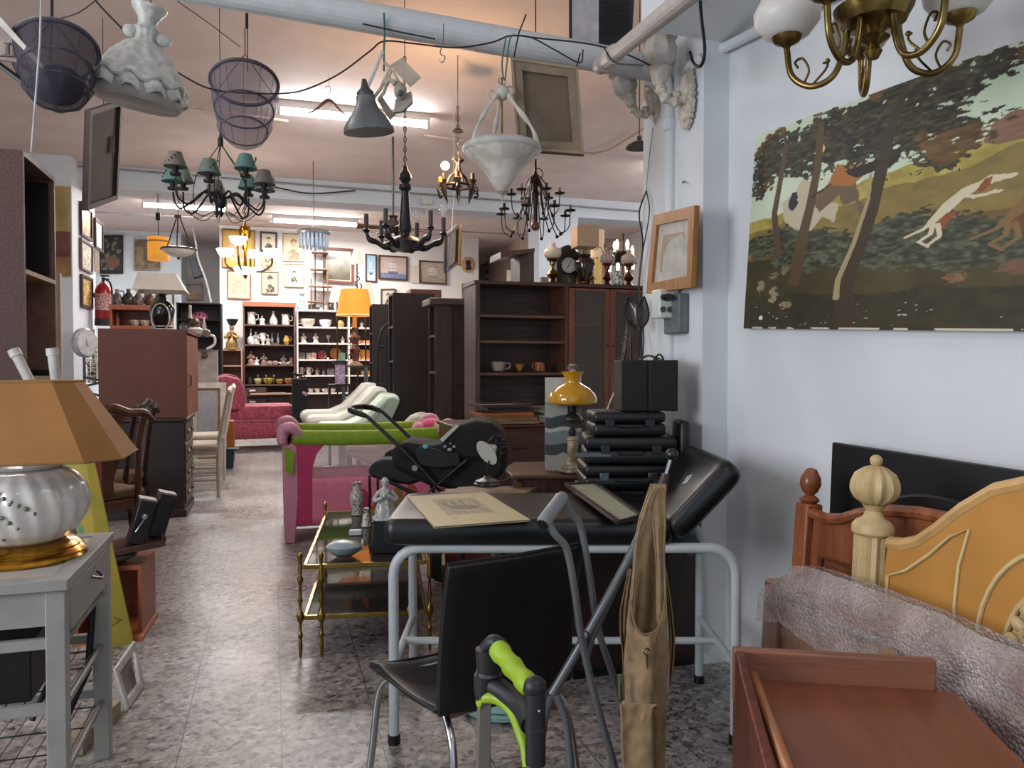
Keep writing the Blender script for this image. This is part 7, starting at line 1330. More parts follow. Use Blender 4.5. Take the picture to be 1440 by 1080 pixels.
t = thing('glowing_wall_lamp', 'small reddish glowing wall light beside the dark wardrobe', 'lamp', PY(728, 370, 16.6)); part(t, 'bulb', MB().ball(PY(728, 364, 16.6), .07, 12), mt('ffb08a', .5, emit=5, var=0), w=True); part(t, 'holder', MB().tube([PY(728, 370, 16.6), PY(728, 374, 16.78)], .03, 8), DBRASS, w=True)
one('tall_mirror', 'pale upright strip of a mirror frame beside the couple portrait', 'mirror', MB().bx(PY(713, 400, 13.5).x, PY(724, 400, 13.5).x, 13.5, 13.53, 0, PY(715, 380, 13.5).z), mt('d8c4b4', .3), bevel=.005)
# left back wall art
def tapest(U, V): n = nz(U, V, 9, 91, 3); c = np.ones(U.shape+(3,))*hx('1f2226'); c[(n > .62)] = hx('6f6a5a'); c[ell(U, V, .5, .3, .38, .16) & (n > .35)] = hx('6a4a34'); c[(V < .08) | (V > .96)] = hx('15161a'); return c
YB = 15.66
wp('dark_tapestry', 'black hanging with a reddish animal and branches on the left rear wall', 141, 173.5, 331, 385, 1, BLACK, tapest, 0, None, Y=YB, g=None, res=(60, 90)); wp('brown_painting', 'brown-gold painting behind the orange cylinder lamp on the left rear wall', 189, 226, 336.5, 380, .6, mt('a89a84', .5), lambda U, V: faded(U, V, '8a7658', '5a4a38', .9, 92, 7), 0, None, Y=YB, g=None)
wp('large_mounted_print', 'dark-framed print with white mount behind the white lampshade', 204.5, 245, 388, 432, 2.5, mt('3c302c', .5), lambda U, V: faded(U, V, 'c4c0ba', 'a8a49e', .4, 93, 8), 3, mt('c8c4be', .7), Y=YB, g=None)
t = thing('wall_speaker', 'tilted black loudspeaker fixed on the grey wall left of the picture wall', 'speaker', PY(276, 388, 15.2)); part(t, 'cabinet', MB().ext([PY(265.5, 364, 15.2), PY(279, 361, 15.2), PY(285.5, 387, 15.2), PY(272, 391, 15.2)], (0, .25, 0)), mt('20242e', .5), w=True, bevel=.01); part(t, 'bracket', MB().tube([PY(277, 375, 15.3), PY(277, 375, 16.7)], .03, 8), IRON, w=True)
one('white_flex', 'white cable hanging in a curve from the rear ceiling tube past the wall speaker', 'cable', MB().tube(bez([PY(255, 293, 15.0), PY(268, 312, 15.0), PY(275, 340, 15.0), PY(279, 365, 15.0), PY(290, 395, 15.0), PY(297, 425, 15.0)], 6), .018, 6), WPLA)
t = thing('wooden_tray', 'pale wooden tray hung on the wall under the black wall speaker', 'tray', PY(270, 422, 16.72)); b = MB(); b.tube([PY(259, 399, 16.72), PY(284, 399, 16.72), PY(286, 420, 16.72), PY(259, 421, 16.72)], .025, 6, True); part(t, 'frame', b, mt('b49070', .5), w=True); part(t, 'panel', MB().ext([PY(261, 408, 16.72), PY(280, 410, 16.72), PY(286, 420, 16.72), PY(259, 421, 16.72)], (0, .03, 0)), mt('c0a080', .6), w=True)

# ================================================================== ORANGE LAMP, WARDROBES, WHITE CHAIRS
Yl = 9.7; cb = PY(499, 514, Yl); t = thing('tall_stand', 'grey metal plant stand carrying the big orange lamp', 'stand', (cb.x, Yl, 0)); part(t, 'top', MB().bx(-.17, .17, -.15, .15, cb.z-.02, cb.z-.002), mt('5c5a58', .4, .4))
for x in (-.15, .15):
    for y in (-.13, .13): part(t, 'leg', MB().tube([(x, y, 0), (x*.9, y*.9, cb.z-.02)], .012, 6), STEEL)
for z in (.35, .8): part(t, 'shelf', MB().bx(-.14, .14, -.12, .12, z, z+.015), mt('5c5a58', .4, .4))
t = thing('orange_lamp', 'tall lamp with glowing orange fabric shade and copper double-gourd body', 'lamp', cb); t.scale = (1.12,)*3; CO = mt('8a4e34', .3, kind='mottle', h2='3a241c', scale=10)
part(t, 'foot', MB().lathe([(0, 0), (.09, 0), (.085, .015), (.04, .045), (.025, .05)], (0, 0, 0), 24), mt('b08860', .35)); part(t, 'body', MB().lathe([(.025, .045), (.03, .07), (.024, .10), (.055, .15), (.062, .18), (.045, .21), (.03, .24), (.035, .26), (.06, .29), (.064, .31), (.04, .34), (.028, .38), (.035, .40), (.03, .42), (0, .42)], (0, 0, 0), 28), CO)
for sg in (-1, 1): part(t, 'handle', MB().tube(bez([(sg*.05, 0, .13), (sg*.075, 0, .10), (sg*.06, 0, .06)], 4), .005, 6), GOLD); part(t, 'handle', MB().tube(bez([(sg*.055, 0, .31), (sg*.08, 0, .27), (sg*.05, 0, .24)], 4), .005, 6), GOLD)
part(t, 'neck', MB().lathe([(.022, .41), (.022, .56)], (0, 0, 0), 16), mt('c9822c', .5, emit=.5, var=.05))
b = MB(); part(t, 'shade', b.lathe([(.198, .555), (.148, .84)], (0, 0, 0), 32), mt('e8842a', .7, emit=.75, var=.06, scale=1.5), solid=.004); part(t, 'shade_hem', MB().tube(arc((0, 0, .555), .199, 0, 360, 32, 'xy')[:-1], .004, 6, True), mt('ffd9a0', .6, emit=.8))
lamp('orange_lamp_bulb', 'POINT', cb+Vector((0, 0, .72)), 3, (1, .6, .3), size=.05)
p = cb; one('pink_bottle_pack', 'purple and pink glossy carton beside the grey stand', 'carton', MB().bx(PY(472, 540, 9.35).x, PY(485, 540, 9.35).x, 9.35, 9.45, PY(478, 540, 9.35).z, PY(478, 512, 9.35).z), mt('8a7490', .3, kind='mottle', h2='b59cb0', scale=12))
t = thing('carton_shelf', 'low dark shelf holding the cartons left of the orange lamp stand', 'shelf', (PY(477, 540, 9.35).x, 9.4, 0)); zc = PY(478, 540, 9.35).z; part(t, 'board', MB().bx(-.12, .14, -.1, .12, zc-.03, zc-.002), IRON); part(t, 'leg', MB().bx(-.12, -.10, -.1, .12, 0, zc-.03), IRON); part(t, 'leg', MB().bx(.12, .14, -.1, .12, 0, zc-.03), IRON)
bxm = PY(478, 507, 9.35); one('dark_box', 'dark flat box lying on the purple carton', 'box', MB().bx(PY(468, 500, 9.35).x, PY(486, 500, 9.35).x, 9.33, 9.47, PY(478, 511.5, 9.35).z, bxm.z), mt('2c2432', .4), bevel=.003)
one('green_box', 'pale green box on top of the dark flat box', 'box', MB().bx(PY(477.5, 500, 9.35).x, PY(485.5, 500, 9.35).x, 9.35, 9.45, bxm.z+.001, PY(480, 496, 9.35).z), mt('8aa890', .4), bevel=.002)
def wardrobe(label, px0, px1, pytop, Y, mat_, name='wardrobe', strip=6, D=.5, cornice=False, shelves=()):
    x0 = PY(px0, 500, Y).x; x1 = PY(px1, 500, Y).x; z = PY(px0, pytop, Y).z; t = thing(name, label, 'wardrobe', (x0, Y, 0)); W = x1-x0
    part(t, 'side_panel', MB().bx(0, W, 0, .022, 0, z), mat_); part(t, 'side_panel', MB().bx(0, W, D-.022, D, 0, z), mat_); part(t, 'back_panel', MB().bx(W-.02, W, .022, D-.022, 0, z), mat_); part(t, 'top', MB().bx(0, W, .022, D-.022, z-.022, z), mat_)
    for s in (.05, .36, .64, .82)+shelves: part(t, 'shelf', MB().bx(.0, W-.02, .022, D-.022, z*s, z*s+.02), mt('5a443a', .5))
    if cornice: part(t, 'cornice', MB().bx(-.06, W+.02, -.05, D, z-.05, z+.01), mt('4e423b', .4), bevel=.01); part(t, 'moulding', MB().bx(-.01, W*.42, -.012, 0, z*.55, z*.57).bx(-.01, W, -.012, 0, z*.59, z*.6), mat_); part(t, 'lower_door', MB().bx(W*.45, W*.68, -.01, 0, .05, z*.30).bx(W*.7, W*.98, -.01, 0, .05, z*.30), mt('4a3830', .45), bevel=.003); part(t, 'pilaster', MB().bx(-.01, W*.40, -.015, 0, 0, z-.05), mt('463a34', .45, kind='wood', h2='3a2f2a'))
    return t
WD1 = mt('2e2320', .45, kind='wood', h2='261c1a'); WD2 = mt('302522', .42, kind='wood', h2='281e1b'); WD3 = mt('3a2f2a', .42, kind='wood', h2='2e2521')
wardrobe('farthest dark wardrobe beside the orange lamp, open shelves towards the aisle', 524, 562, 427.5, 9.0, WD1, D=.30); wardrobe('tall plain dark wardrobe in the middle of the row', 553, 612, 411.5, 7.7, WD2, D=.32); wardrobe('dark corniced cabinet next to the glass-door bookcase', 613, 668, 421, 6.5, WD3, cornice=True, D=.32)
# iron bed head
t = thing('iron_bed_head', 'black iron bed head with arched tube standing between the dark wardrobes', 'bed head', (PY(540, 500, 8.45).x, 8.45, 0))
q = lambda px, py, Y=8.45: PY(px, py, Y)
part(t, 'arched_tube', MB().tube(bez([Vector((q(531, 500).x, 8.45, 0)), q(531, 520), q(532, 490), q(537, 465), q(546, 455), q(554, 453)], 6), .016, 8), IRON, w=True); part(t, 'upright', MB().tube([Vector((q(544, 500).x, 8.4, 0)), q(544, 480, 8.4), q(548, 462, 8.4)], .02, 8), IRON, w=True)
for py in (487, 540): part(t, 'cross_bar', MB().tube([q(531, py), q(553, py+2)], .014, 8), IRON, w=True)
# chest tops behind the wardrobes
one('brown_chest_top', 'reddish-brown cabinet top showing above the wardrobe under the ship paintings', 'cabinet', MB().bx(PY(577, 408, 12).x, PY(621, 408, 12).x, 12, 12.4, 0, PY(600, 407, 12).z), mt('6a3c2c', .45), bevel=.01)
# white shades standing behind
for i, (px, y0, y1, w0, w1, lb, Y) in enumerate(((502, 352, 371, 4.5, 9.5, 'small white conical lampshade right of the misty landscape', 12.9), (514, 398, 428, 9, 15, 'larger bright white lampshade right behind the orange shade', 12.5), (474, 408, 425, 7, 11, 'pale cream lampshade left behind the orange shade', 12.8))):
    p0 = PY(px, y0, Y); p1 = PY(px, y1, Y); s = Y*.98/1080; t = thing('standing_lamp', lb, 'lamp', (p1.x, Y, 0)); part(t, 'shade', MB().lathe([(w1*s, p1.z), (w0*s, p0.z)], (0, 0, 0), 24), mt('efe2cc', .7, emit=.55, var=.03), solid=.003); part(t, 'pole', MB().tube([(0, 0, 0), (0, 0, p1.z+.05)], .012, 6), DBRASS); part(t, 'base', MB().lathe([(0, 0), (.12, 0), (.1, .02), (0, .03)], (0, 0, 0), 16), DBRASS)
t = thing('scrolled_iron_stand', 'thin black scrolled ironwork rising behind the orange shade', 'stand', (PY(503, 400, 12.2).x, 12.2, 0)); part(t, 'rod', MB().tube([(0, 0, 0), (0, 0, PY(503, 405, 12.2).z)], .01, 6), IRON); zz = PY(503, 405, 12.2).z; part(t, 'scroll', MB().tube(bez([(0, 0, zz), (-.04, 0, zz+.08), (.03, 0, zz+.14), (-.01, 0, zz+.2), (.02, 0, zz+.24)], 5), .01, 6).tube(bez([(0, 0, zz-.05), (.06, 0, zz+.02), (.03, 0, zz+.08)], 5), .01, 6), IRON)
# white leather chairs
WL = mt('c4c2b4', .4, var=.05, scale=3); WL2 = mt('b8ccb8', .4, var=.05)
def wl(label, px, Y, mat_=WL, rz=0, s=1.):
    t = thing('white_lounge_chair', label, 'armchair', (PY(px, 500, Y).x, Y, 0), rz, 'white leather chairs nested in a row'); t.scale = (s,)*3
    part(t, 'shell', MB().ext([(-.46, 0, .66), (-.43, 0, .56), (-.1, 0, .42), (.12, 0, .42), (.24, 0, .52), (.34, 0, .78), (.42, 0, .95), (.36, 0, 1.02), (.26, 0, 1.0), (.15, 0, .89), (.02, 0, .76), (-.12, 0, .70), (-.38, 0, .70)], (0, .56, 0)), mat_, bevel=.05, smooth=70)
    part(t, 'seam', MB().tube([(-.40, -.003, .62), (-.1, -.003, .60), (.1, -.003, .7), (.26, -.003, .9)], .006, 6), mt('9a988c', .5)); part(t, 'pedestal', MB().tube([(0, .28, .03), (0, .28, .36)], .03, 10), CHROME)
    for a_ in range(0, 360, 90): part(t, 'foot', MB().tube([(0, .28, .04), (.26*math.cos(R(a_+45)), .28+.26*math.sin(R(a_+45)), .02)], .018, 8), CHROME)
    return t
w0 = wl('farthest cream lounge chair of the nested row', 482, 8.7); 
dup(w0, (PY(492, 500, 8.1).x, 8.1, 0), 0, 'second cream lounge chair from the back of the row', s=.97)
w2 = wl('pale mint-white lounge chair in front of the cream ones', 508, 7.5, WL2, s=.92); dup(w0, (PY(541, 500, 6.6).x, 6.55, 0), R(-18), 'nearest cream lounge chair, turned, behind the stroller handle', s=.78)
# ================================================================== THINGS HANGING FROM THE CEILING AND PIPE
def wire(name, label, pts, r=.002, mat_=IRON, n=6, cat='cord', group=None): return one(name, label, cat, MB().tube(bez(pts, n), r, 6), mat_, group)
CABM = mt('1f1a1a', .5)
T3 = 2.95
wire('black_cable', 'long black cable swooping from the top left past both nets up to the thick pipe', [PT(122, -14, 2.6), PT(150, 18, 2.65), PT(200, 66, 2.75), PT(260, 108, 2.85), PT(300, 126, 2.9), PT(350, 131, 2.9), PT(405, 131, 2.9), PT(440, 122, 2.95), PT(480, 102, 2.95), PT(520, 72, 2.95), PT(540, 58, 2.95), PT(580, 61, 2.95), PT(640, 67, 2.95), PT(690, 60, 2.95), PT(720, 50, 2.95), PT(760, 54, 2.95), PT(830, 62, 2.95), PT(880, 76, 2.95), PT(915, 92, 2.95)], .0035, CABM, cat='cable')
wire('black_cable', 'straighter black cable crossing over the thick pipe at the top middle', [PT(398, -12, 2.9), PT(470, 22, 2.9), PT(540, 40, 2.9), PT(612, 55, 2.9)], .003, CABM, cat='cable')
wire('black_cable', 'thin black cord from the top left to the knot of the right net', [PT(238, -6, 2.9), PT(290, 30, 3.0), PT(338, 66, 3.05)], .002, CABM, cat='cable')
wire('black_cable', 'black cord arching from the pipe to the corner of the hanging brown frame', [PT(716, 50, 2.93), PT(745, 52, 2.93), PT(780, 70, 2.93), PT(815, 88, 2.95), PT(820, 70, 2.9)], .003, CABM, cat='cable')
wire('black_cable', 'short black cable looping under the pipe towards the plaster wall lamps', [PT(850, 68, 2.9), PT(865, 88, 2.85), PT(905, 92, 2.8)], .003, CABM, cat='cable')
wire('net_cord', 'dark cord slanting from the top edge to the left net', [PT(138, -2, 2.5), PT(110, 18, 2.5), PT(77, 28, 2.5)], .002, CABM)
# nets
def net(label, c, r, depth, rz, tilt, fill, group='hanging nets'):
    t = thing('hanging_net', label, 'net', c, rz, group); t.rotation_euler = (R(tilt), R(0), rz); NT = mt('5a5468' if not fill else '3a3644', .8, alpha=.42 if not fill else .62, var=.1); RM = mt('4a4450', .6)
    part(t, 'hoop', MB().tube(arc((0, 0, 0), r, 0, 360, 40, 'xy')[:-1], .0075, 8, True), RM)
    prof = [(1.0, 0), (.97, -.25), (.86, -.5), (.78, -.62), (.80, -.70), (.66, -.85), (.4, -.97), (.1, -1.02), (0, -1.03)]
    part(t, 'mesh_bag', MB().lathe([(a*r, b*depth) for a, b in prof], (0, 0, 0), 40, flute=(9, .035, 3)), NT, smooth=80)
    part(t, 'lower_hoop', MB().tube(arc((0, 0, -.45*depth), r*.86, 0, 360, 32, 'xy')[:-1], .004, 6, True), RM); part(t, 'lower_hoop', MB().tube(arc((0, 0, -.80*depth), r*.68, 0, 360, 32, 'xy')[:-1], .003, 6, True), RM)
    for k in range(12): a_ = k*PI/6; part(t, 'mesh_string', MB().tube([(r*math.cos(a_), r*math.sin(a_), 0), (r*.86*math.cos(a_), r*.86*math.sin(a_), -.45*depth), (r*.6*math.cos(a_), r*.6*math.sin(a_), -.85*depth)], .0012, 4), RM)
    if fill: part(t, 'dark_contents', MB().ball((0, 0, -.68*depth), (r*.62, r*.6, depth*.24), 14), mt('15141a', .6))
    for k in range(3): a_ = k*2*PI/3+.5; part(t, 'cord', MB().tube([(r*math.cos(a_), r*math.sin(a_), 0), (0, 0, r*1.15)], .0014, 5), IRON)
    return t
c = PT(344, 117, 3.05); net('right conical grey net hanging by three cords above the green-shaded chandelier', c, .128, .29, 0, -22, False)
part_ = one('net_hook', 'dark strap and hook holding the right net', 'hook', MB().tube([PT(347, -10, 3.05), PT(347, 40, 3.05)], .006, 6).tube([PT(344, 40, 3.05), PT(345, 76, 3.05)], .002, 6).tube([PT(348, 40, 3.05), PT(348, 100, 3.05)], .002, 6), IRON)
c = PT(78, 72, 2.3); net('left dark net sagging with black contents at the top left', c, .115, .20, .3, -28, True)
one('net_hook', 'dark strap holding the left net', 'hook', MB().tube([PT(73, -10, 2.5), PT(73, 30, 2.5)], .005, 6).tube([PT(73, 30, 2.5), PT(70, 120, 2.5)], .002, 6), IRON)
one('white_rod', 'thin white rod hanging in front of the left net', 'rod', MB().tube([PT(58, -8, 2.05), PT(56, 60, 2.05), PT(49, 150, 2.05), PT(44, 214, 2.05)], .003, 6), mt('b8b4b4', .5))
t = thing('hanging_board', 'beige board with white edge and dark I-shaped bracket, top left corner', 'board', PT(10, 95, 2.2)); part(t, 'board', MB().ext([PT(-40, -10, 2.2), PT(-2, 24, 2.2), PT(58, 92, 2.2), PT(30, 88, 2.2), PT(-40, 78, 2.2)], fw*.01), mt('94837c', .6), w=True); part(t, 'white_edge', MB().ext([PT(-6, 18, 2.18), PT(2, 26, 2.18), PT(62, 93, 2.18), PT(59, 97, 2.18), PT(-6, 30, 2.18)], fw*.012), mt('c9c2ba', .5), w=True); part(t, 'bracket', MB().ext([PT(6, 61, 2.19), PT(17, 61, 2.19), PT(14, 64, 2.19), PT(14, 77, 2.19), PT(21, 80, 2.19), PT(-2, 80, 2.19), PT(9, 77, 2.19), PT(10, 64, 2.19)], fw*-.006), mt('5a4c4a', .6), w=True); part(t, 'black_tube', MB().tube([PT(-10, 84, 2.22), PT(36, 118, 2.22)], .008, 8), BLACK, w=True)
# porcelain lady lamp
c = PT(194, 128, 2.5); t = thing('ruffled_porcelain_lamp', 'white ceramic hanging lamp shaped like a ruffled gown with bodice', 'lamp', c); t.rotation_euler = (R(6), R(9), 0)
CER = mt('c4c4bd', .35, kind='mottle', h2='aeb0aa', scale=14, bump=.3); s = 2.5/1080
b = MB(); pr = [(62, -8), (60, 4), (56, 12), (50, 28), (40, 46), (26, 60), (14, 68), (12, 78), (16, 86)]; rows = []
for i, (r, z) in enumerate(pr): rows.append([b.b.verts.new((r*s*(1+(.07 if i < 3 else .05 if i < 6 else .03)*math.sin(11*a_/66*2*PI+i*.6)+.03*math.sin(5*a_/66*2*PI))*math.cos(a_/66*2*PI), r*s*(1+(.07 if i < 3 else .05)*math.sin(11*a_/66*2*PI+i*.6))*math.sin(a_/66*2*PI), (z+(4*math.sin(11*a_/66*2*PI) if i < 2 else 0))*s)) for a_ in range(66)])
b.ring_faces(rows); part(t, 'skirt', b, CER, solid=.004, smooth=70)
part(t, 'underskirt', MB().lathe([(56*s, -18*s), (60*s, -10*s), (56*s, 8*s)], (0, 0, 0), 40), mt('9c968e', .5), solid=.003)
part(t, 'ruffle', MB().tube([(60*s*math.cos(a_/88*2*PI)*(1+.04*math.sin(11*a_/88*2*PI)), 60*s*math.sin(a_/88*2*PI), (12+4*math.sin(11*a_/88*2*PI))*s) for a_ in range(88)], .010, 6, True), CER)
part(t, 'bodice', MB().lathe([(15*s, 84*s), (11*s, 92*s), (13*s, 100*s), (22*s, 112*s), (23*s, 115*s), (20*s, 114*s)], (0, 0, 0), 28), CER, solid=.003); part(t, 'sleeve', MB().ball((22*s, 0, 76*s), (12*s, 8*s, 10*s), 10), CER); part(t, 'sleeve', MB().ball((-20*s, 0, 78*s), (10*s, 8*s, 9*s), 10), CER)
part(t, 'hanging_ring', MB().tube([(0, 0, 113*s), (0, 0, 140*s)], .003, 6), STEEL)
# flat brown boards
def hangboard(label, q, tt, mat_, th=.02, name='hanging_picture', dt=0):
    P = [PT(x, y, tt+d_) for (x, y), d_ in zip(q, dt if dt else (0,)*4)]; n = (P[1]-P[0]).cross(P[3]-P[0]).normalized(); t = thing(name, label, 'frame', (P[2]+P[3])/2)
    part(t, 'panel', MB().ext(P, n*th*.6), mat_, w=True); return t, P, n
t, P, n = hangboard('dark brown framed board seen edge-on, hanging under the ruffled lamp', [(122, 155), (167, 141), (161, 280), (118, 296)], 4.2, mt('41352e', .85, scale=1), dt=(0, .5, .5, 0)); quadframe(t, *P, .03, .02, mt('3c302a', .7)); part(t, 'hook', MB().tube([P[0]*.5+P[1]*.5, P[0]*.5+P[1]*.5+Vector((0, 0, .5))], .002, 5), IRON, w=True); part(t, 'tape_strip', MB().ext([P[0]*.28+P[1]*.72-n*.004-Vector((0, 0, .2)), P[0]*.18+P[1]*.82-n*.004-Vector((0, 0, .2)), P[0]*.18+P[1]*.82-n*.004-Vector((0, 0, .30)), P[0]*.28+P[1]*.72-n*.004-Vector((0, 0, .30))], -n*.002), mt('352c26', .95), w=True)
t, P, n = hangboard('back of a beige framed picture hanging from the thick pipe by two cords', [(718, 84), (812, 97), (821, 219), (727, 212)], 3.0, mt('665747', .8, h2='5d4f40', scale=1)); quadframe(t, *[p-fw*.004 for p in P], .042, .012, mt('85745f', .7)); 
quadframe(t, *[p-fw*.010 for p in P], .010, .012, mt('96846c', .6), name='outer_edge')
part(t, 'cord', MB().tube([P[0]+(P[1]-P[0])*.04, PT(730, 45, 2.93), PT(740, 20, 2.9)], .003, 6), CABM, w=True); part(t, 'cord', MB().tube([P[1]-(P[1]-P[0])*.02, PT(816, 75, 2.95)], .003, 6), CABM, w=True)
t, P, n = hangboard('sailing print in dark frame hanging edge-on beside the black chandelier', [(626, 330), (643, 316), (641, 372), (625, 384)], 7.0, mt('8c8478', .5), dt=(0, .5, .5, 0)); quadframe(t, *P, .03, .02, mt('3a2820', .5)); part(t, 'rear_edge', MB().ext([PT(643, 316, 7.52), PT(650, 316, 7.5), PT(648, 374, 7.5), PT(641, 372, 7.52)], (0, .02, 0)), mt('a88452', .5), w=True); part(t, 'hanging_cord', MB().tube([PT(636, 325, 7.2), PT(638, 285, 7.2), PT(634, 330, 7.15), PT(629, 380, 7.0)], .004, 5).tube([PT(638, 285, 7.2), Vector((PT(638, 285, 7.2).x, PT(638, 285, 7.2).y, CEIL))], .003, 5), mt('cfc8c0', .5), w=True)
# clothes hanger
c = PT(462, 152, 6.55); t = thing('coat_hanger', 'brown wooden coat hanger with wire hook against the glaring tube', 'hanger', c)
s = 6.55/1080; part(t, 'bar', MB().tube([rt*x*s+up*y*s for x, y in [(p.x, p.y) for p in bez([(-34, -10, 0), (-18, -2, 0), (-6, 8, 0), (0, 11, 0), (6, 8, 0), (18, -5, 0), (30, -14, 0)], 5)]], [.008+.018*math.sin(PI*i/30)**2 for i in range(31)], 8, flat=.6), mt('6b4a46', .5)); part(t, 'hook', MB().tube([rt*(x*s)+up*(y*s) for x, y in ((0, 12), (0, 20), (3, 24), (2, 30), (-3, 31), (-5, 27))], .004, 6).tube([up*(31*s), Vector((0, 0, CEIL-c.z))], .002, 5), mt('b5a49a', .4))
# grey cone lamp
c = PT(519, 186, 2.9); t = thing('grey_cone_lamp', 'grey metal industrial cone lamp tied to the pipe with green cord', 'lamp', c); t.rotation_euler = (R(4), R(-6), 0); s = 2.9/1080
part(t, 'shade', MB().lathe([(35*s, 0), (34*s, 6*s), (27*s, 18*s), (17*s, 30*s), (13*s, 42*s), (13*s, 48*s), (9*s, 52*s)], (0, 0, 0), 36), mt('6d7072', .4, .3), solid=.003); part(t, 'fitting', MB().lathe([(12*s, 46*s), (12*s, 54*s), (6*s, 60*s), (3*s, 72*s)], (0, 0, 0), 16), mt('4a4c4e', .4, .4)); part(t, 'inner_disc', MB().lathe([(0, 3*s), (33*s, 3*s)], (0, 0, 0), 30), mt('5c5f60', .6)); part(t, 'arm', MB().tube([(4*s, 0, 60*s), (30*s, 0, 110*s)], .007, 8), WPLA)
wire('green_cord', 'green cord knotted round the pipe holding the cone lamp', [PT(540, 18, 2.88), PT(541, 45, 2.92), PT(540, 70, 2.92), PT(540, 100, 2.92)], .004, mt('3c6a58', .6))
wire('green_cord', 'green cord loops holding the plaster bowl lamp to the pipe', [PT(712, 50, 2.9), PT(706, 88, 2.9), PT(710, 112, 2.9), PT(716, 60, 2.9), PT(722, 48, 2.9)], .003, mt('3c6a58', .6))
wire('wire_hook', 'small wire S-hook hanging from the pipe right of the clamp lamps', [PT(624, 33, 2.9), PT(623, 60, 2.92), PT(619, 75, 2.92), PT(626, 80, 2.92), PT(622, 88, 2.92), PT(617, 84, 2.92)], .002, STEEL)
# clamp lamps cluster
t = thing('spot_lamp_cluster', 'tangle of beige clamp spotlights with square flaps tied behind the cone lamp', 'lamp', PT(560, 155, 2.9)); CLP = mt('b5a794', .5)
part(t, 'square_flap', MB().ext([PT(548, 92, 2.9), PT(565, 81, 2.9), PT(592, 108, 2.9), PT(577, 122, 2.9)], fw*.006), CLP, w=True); part(t, 'square_flap', MB().ext([PT(530, 140, 2.93), PT(537, 135, 2.93), PT(556, 162, 2.93), PT(548, 169, 2.93)], fw*.006), CLP, w=True)
part(t, 'spot_head', MB().ball(PT(563, 128, 2.88), (.024, .02, .034), 14), mt('a39c92', .4), w=True); part(t, 'spot_head', MB().tube([PT(556, 118, 2.88), PT(548, 112, 2.88), PT(541, 119, 2.88)], [.012, .010, .014], 10), CLP, w=True); part(t, 'lower_cowl', MB().ext([PT(556, 140, 2.89), PT(578, 128, 2.89), PT(580, 143, 2.89), PT(566, 156, 2.89), PT(553, 158, 2.89)], fw*.02), mt('9c9388', .5), w=True)
part(t, 'clamp_arm', MB().tube([PT(540, 88, 2.9), PT(548, 95, 2.9), PT(535, 125, 2.9), PT(524, 140, 2.9)], .007, 8).tube([PT(550, 98, 2.9), PT(540, 130, 2.9), PT(532, 140, 2.9)], .006, 8).tube([PT(553, 100, 2.9), PT(562, 118, 2.9)], .005, 8), mt('bdb1a0', .5), w=True); part(t, 'lens', MB().ball(PT(563, 131, 2.86), .012, 10), mt('5a5450', .3), w=True)
# plaster bowl pendant
c = PT(706, 215, 2.95); t = thing('plaster_bowl_lamp', 'white alabaster bowl lamp with acanthus arms hanging under the pipe', 'lamp', c); s = 2.95/1080; ALB = mt('cfc8be', .4, kind='mottle', h2='bdb5aa', scale=6)
part(t, 'bowl', MB().lathe([(0, -58*s), (4*s, -56*s), (12*s, -46*s), (22*s, -30*s), (36*s, -14*s), (50*s, -4*s), (54*s, 2*s), (50*s, 2*s), (34*s, -10*s)], (0, 0, 0), 48), ALB, solid=.003); part(t, 'rim', MB().lathe([(54*s, 0), (56*s, 3*s), (55*s, 8*s), (50*s, 12*s), (46*s, 13*s), (46*s, 8*s), (52*s, 2*s)], (0, 0, 0), 48), mt('bcbab4', .4)); part(t, 'finial', MB().lathe([(0, -70*s), (1.5*s, -66*s), (2*s, -60*s), (9*s, -54*s), (7*s, -50*s), (0, -48*s)], (0, 0, 0), 20), mt('b5ab9c', .4))
for a_ in (205, 325, 90): M = Matrix.Rotation(R(a_), 3, 'Z'); part(t, 'arm', MB().tube([M @ Vector(q)*s for q in bez([(52, 0, 6), (44, 0, 30), (26, 0, 56), (12, 0, 76), (6, 0, 86)], 5)], [.008+.003*math.sin(i*.9) for i in range(21)], 8), mt('c4bfb4', .45)); part(t, 'rosette', MB().ball(M @ Vector((52*s, 0, 4*s)), (.012, .012, .014), 10), mt('c4bfb4', .45))
part(t, 'crown', MB().ball((0, 0, 84*s), (.03, .03, .03), 14).tube(arc((-14*s, 0, 80*s), 6*s, 40, 320, 14), .004, 6).tube(arc((12*s, 0, 88*s), 6*s, -140, 140, 14), .004, 6), mt('bdb8ae', .45)); part(t, 'rod', MB().tube([(0, 0, -10*s), (0, 0, 104*s)], .003, 6), BRASS); part(t, 'hanging_ring', MB().tube(arc((0, 0, 100*s), 5*s, 0, 360, 14)[:-1], .0018, 6, True), STEEL)
# black and grey unit hanging by the pipe
t = thing('air_unit', 'grey and black louvred box unit hanging at the top by the branch pipe', 'unit', PT(848, 66, 3.3)); part(t, 'grey_side', MB().ext([PT(803, -14, 3.3), PT(842, -14, 3.2), PT(842, 60, 3.2), PT(804, 62, 3.3)], fw*.02), mt('96959a', .5), w=True); part(t, 'black_front', MB().ext([PT(842, -14, 3.2), PT(893, -14, 3.3), PT(889, 48, 3.3), PT(870, 66, 3.3), PT(842, 60, 3.2)], fw*.25), mt('24272e', .5), w=True); part(t, 'edge_trim', MB().tube([PT(802, -14, 3.3), PT(802, 60, 3.3)], .006, 6), BLACK, w=True)
b = MB()
for k in range(9): b.tube([PT(846, -6+k*7, 3.18), PT(887, -8+k*6.4, 3.28)], .003, 5)
part(t, 'louvres', b, mt('16181c', .5), w=True)
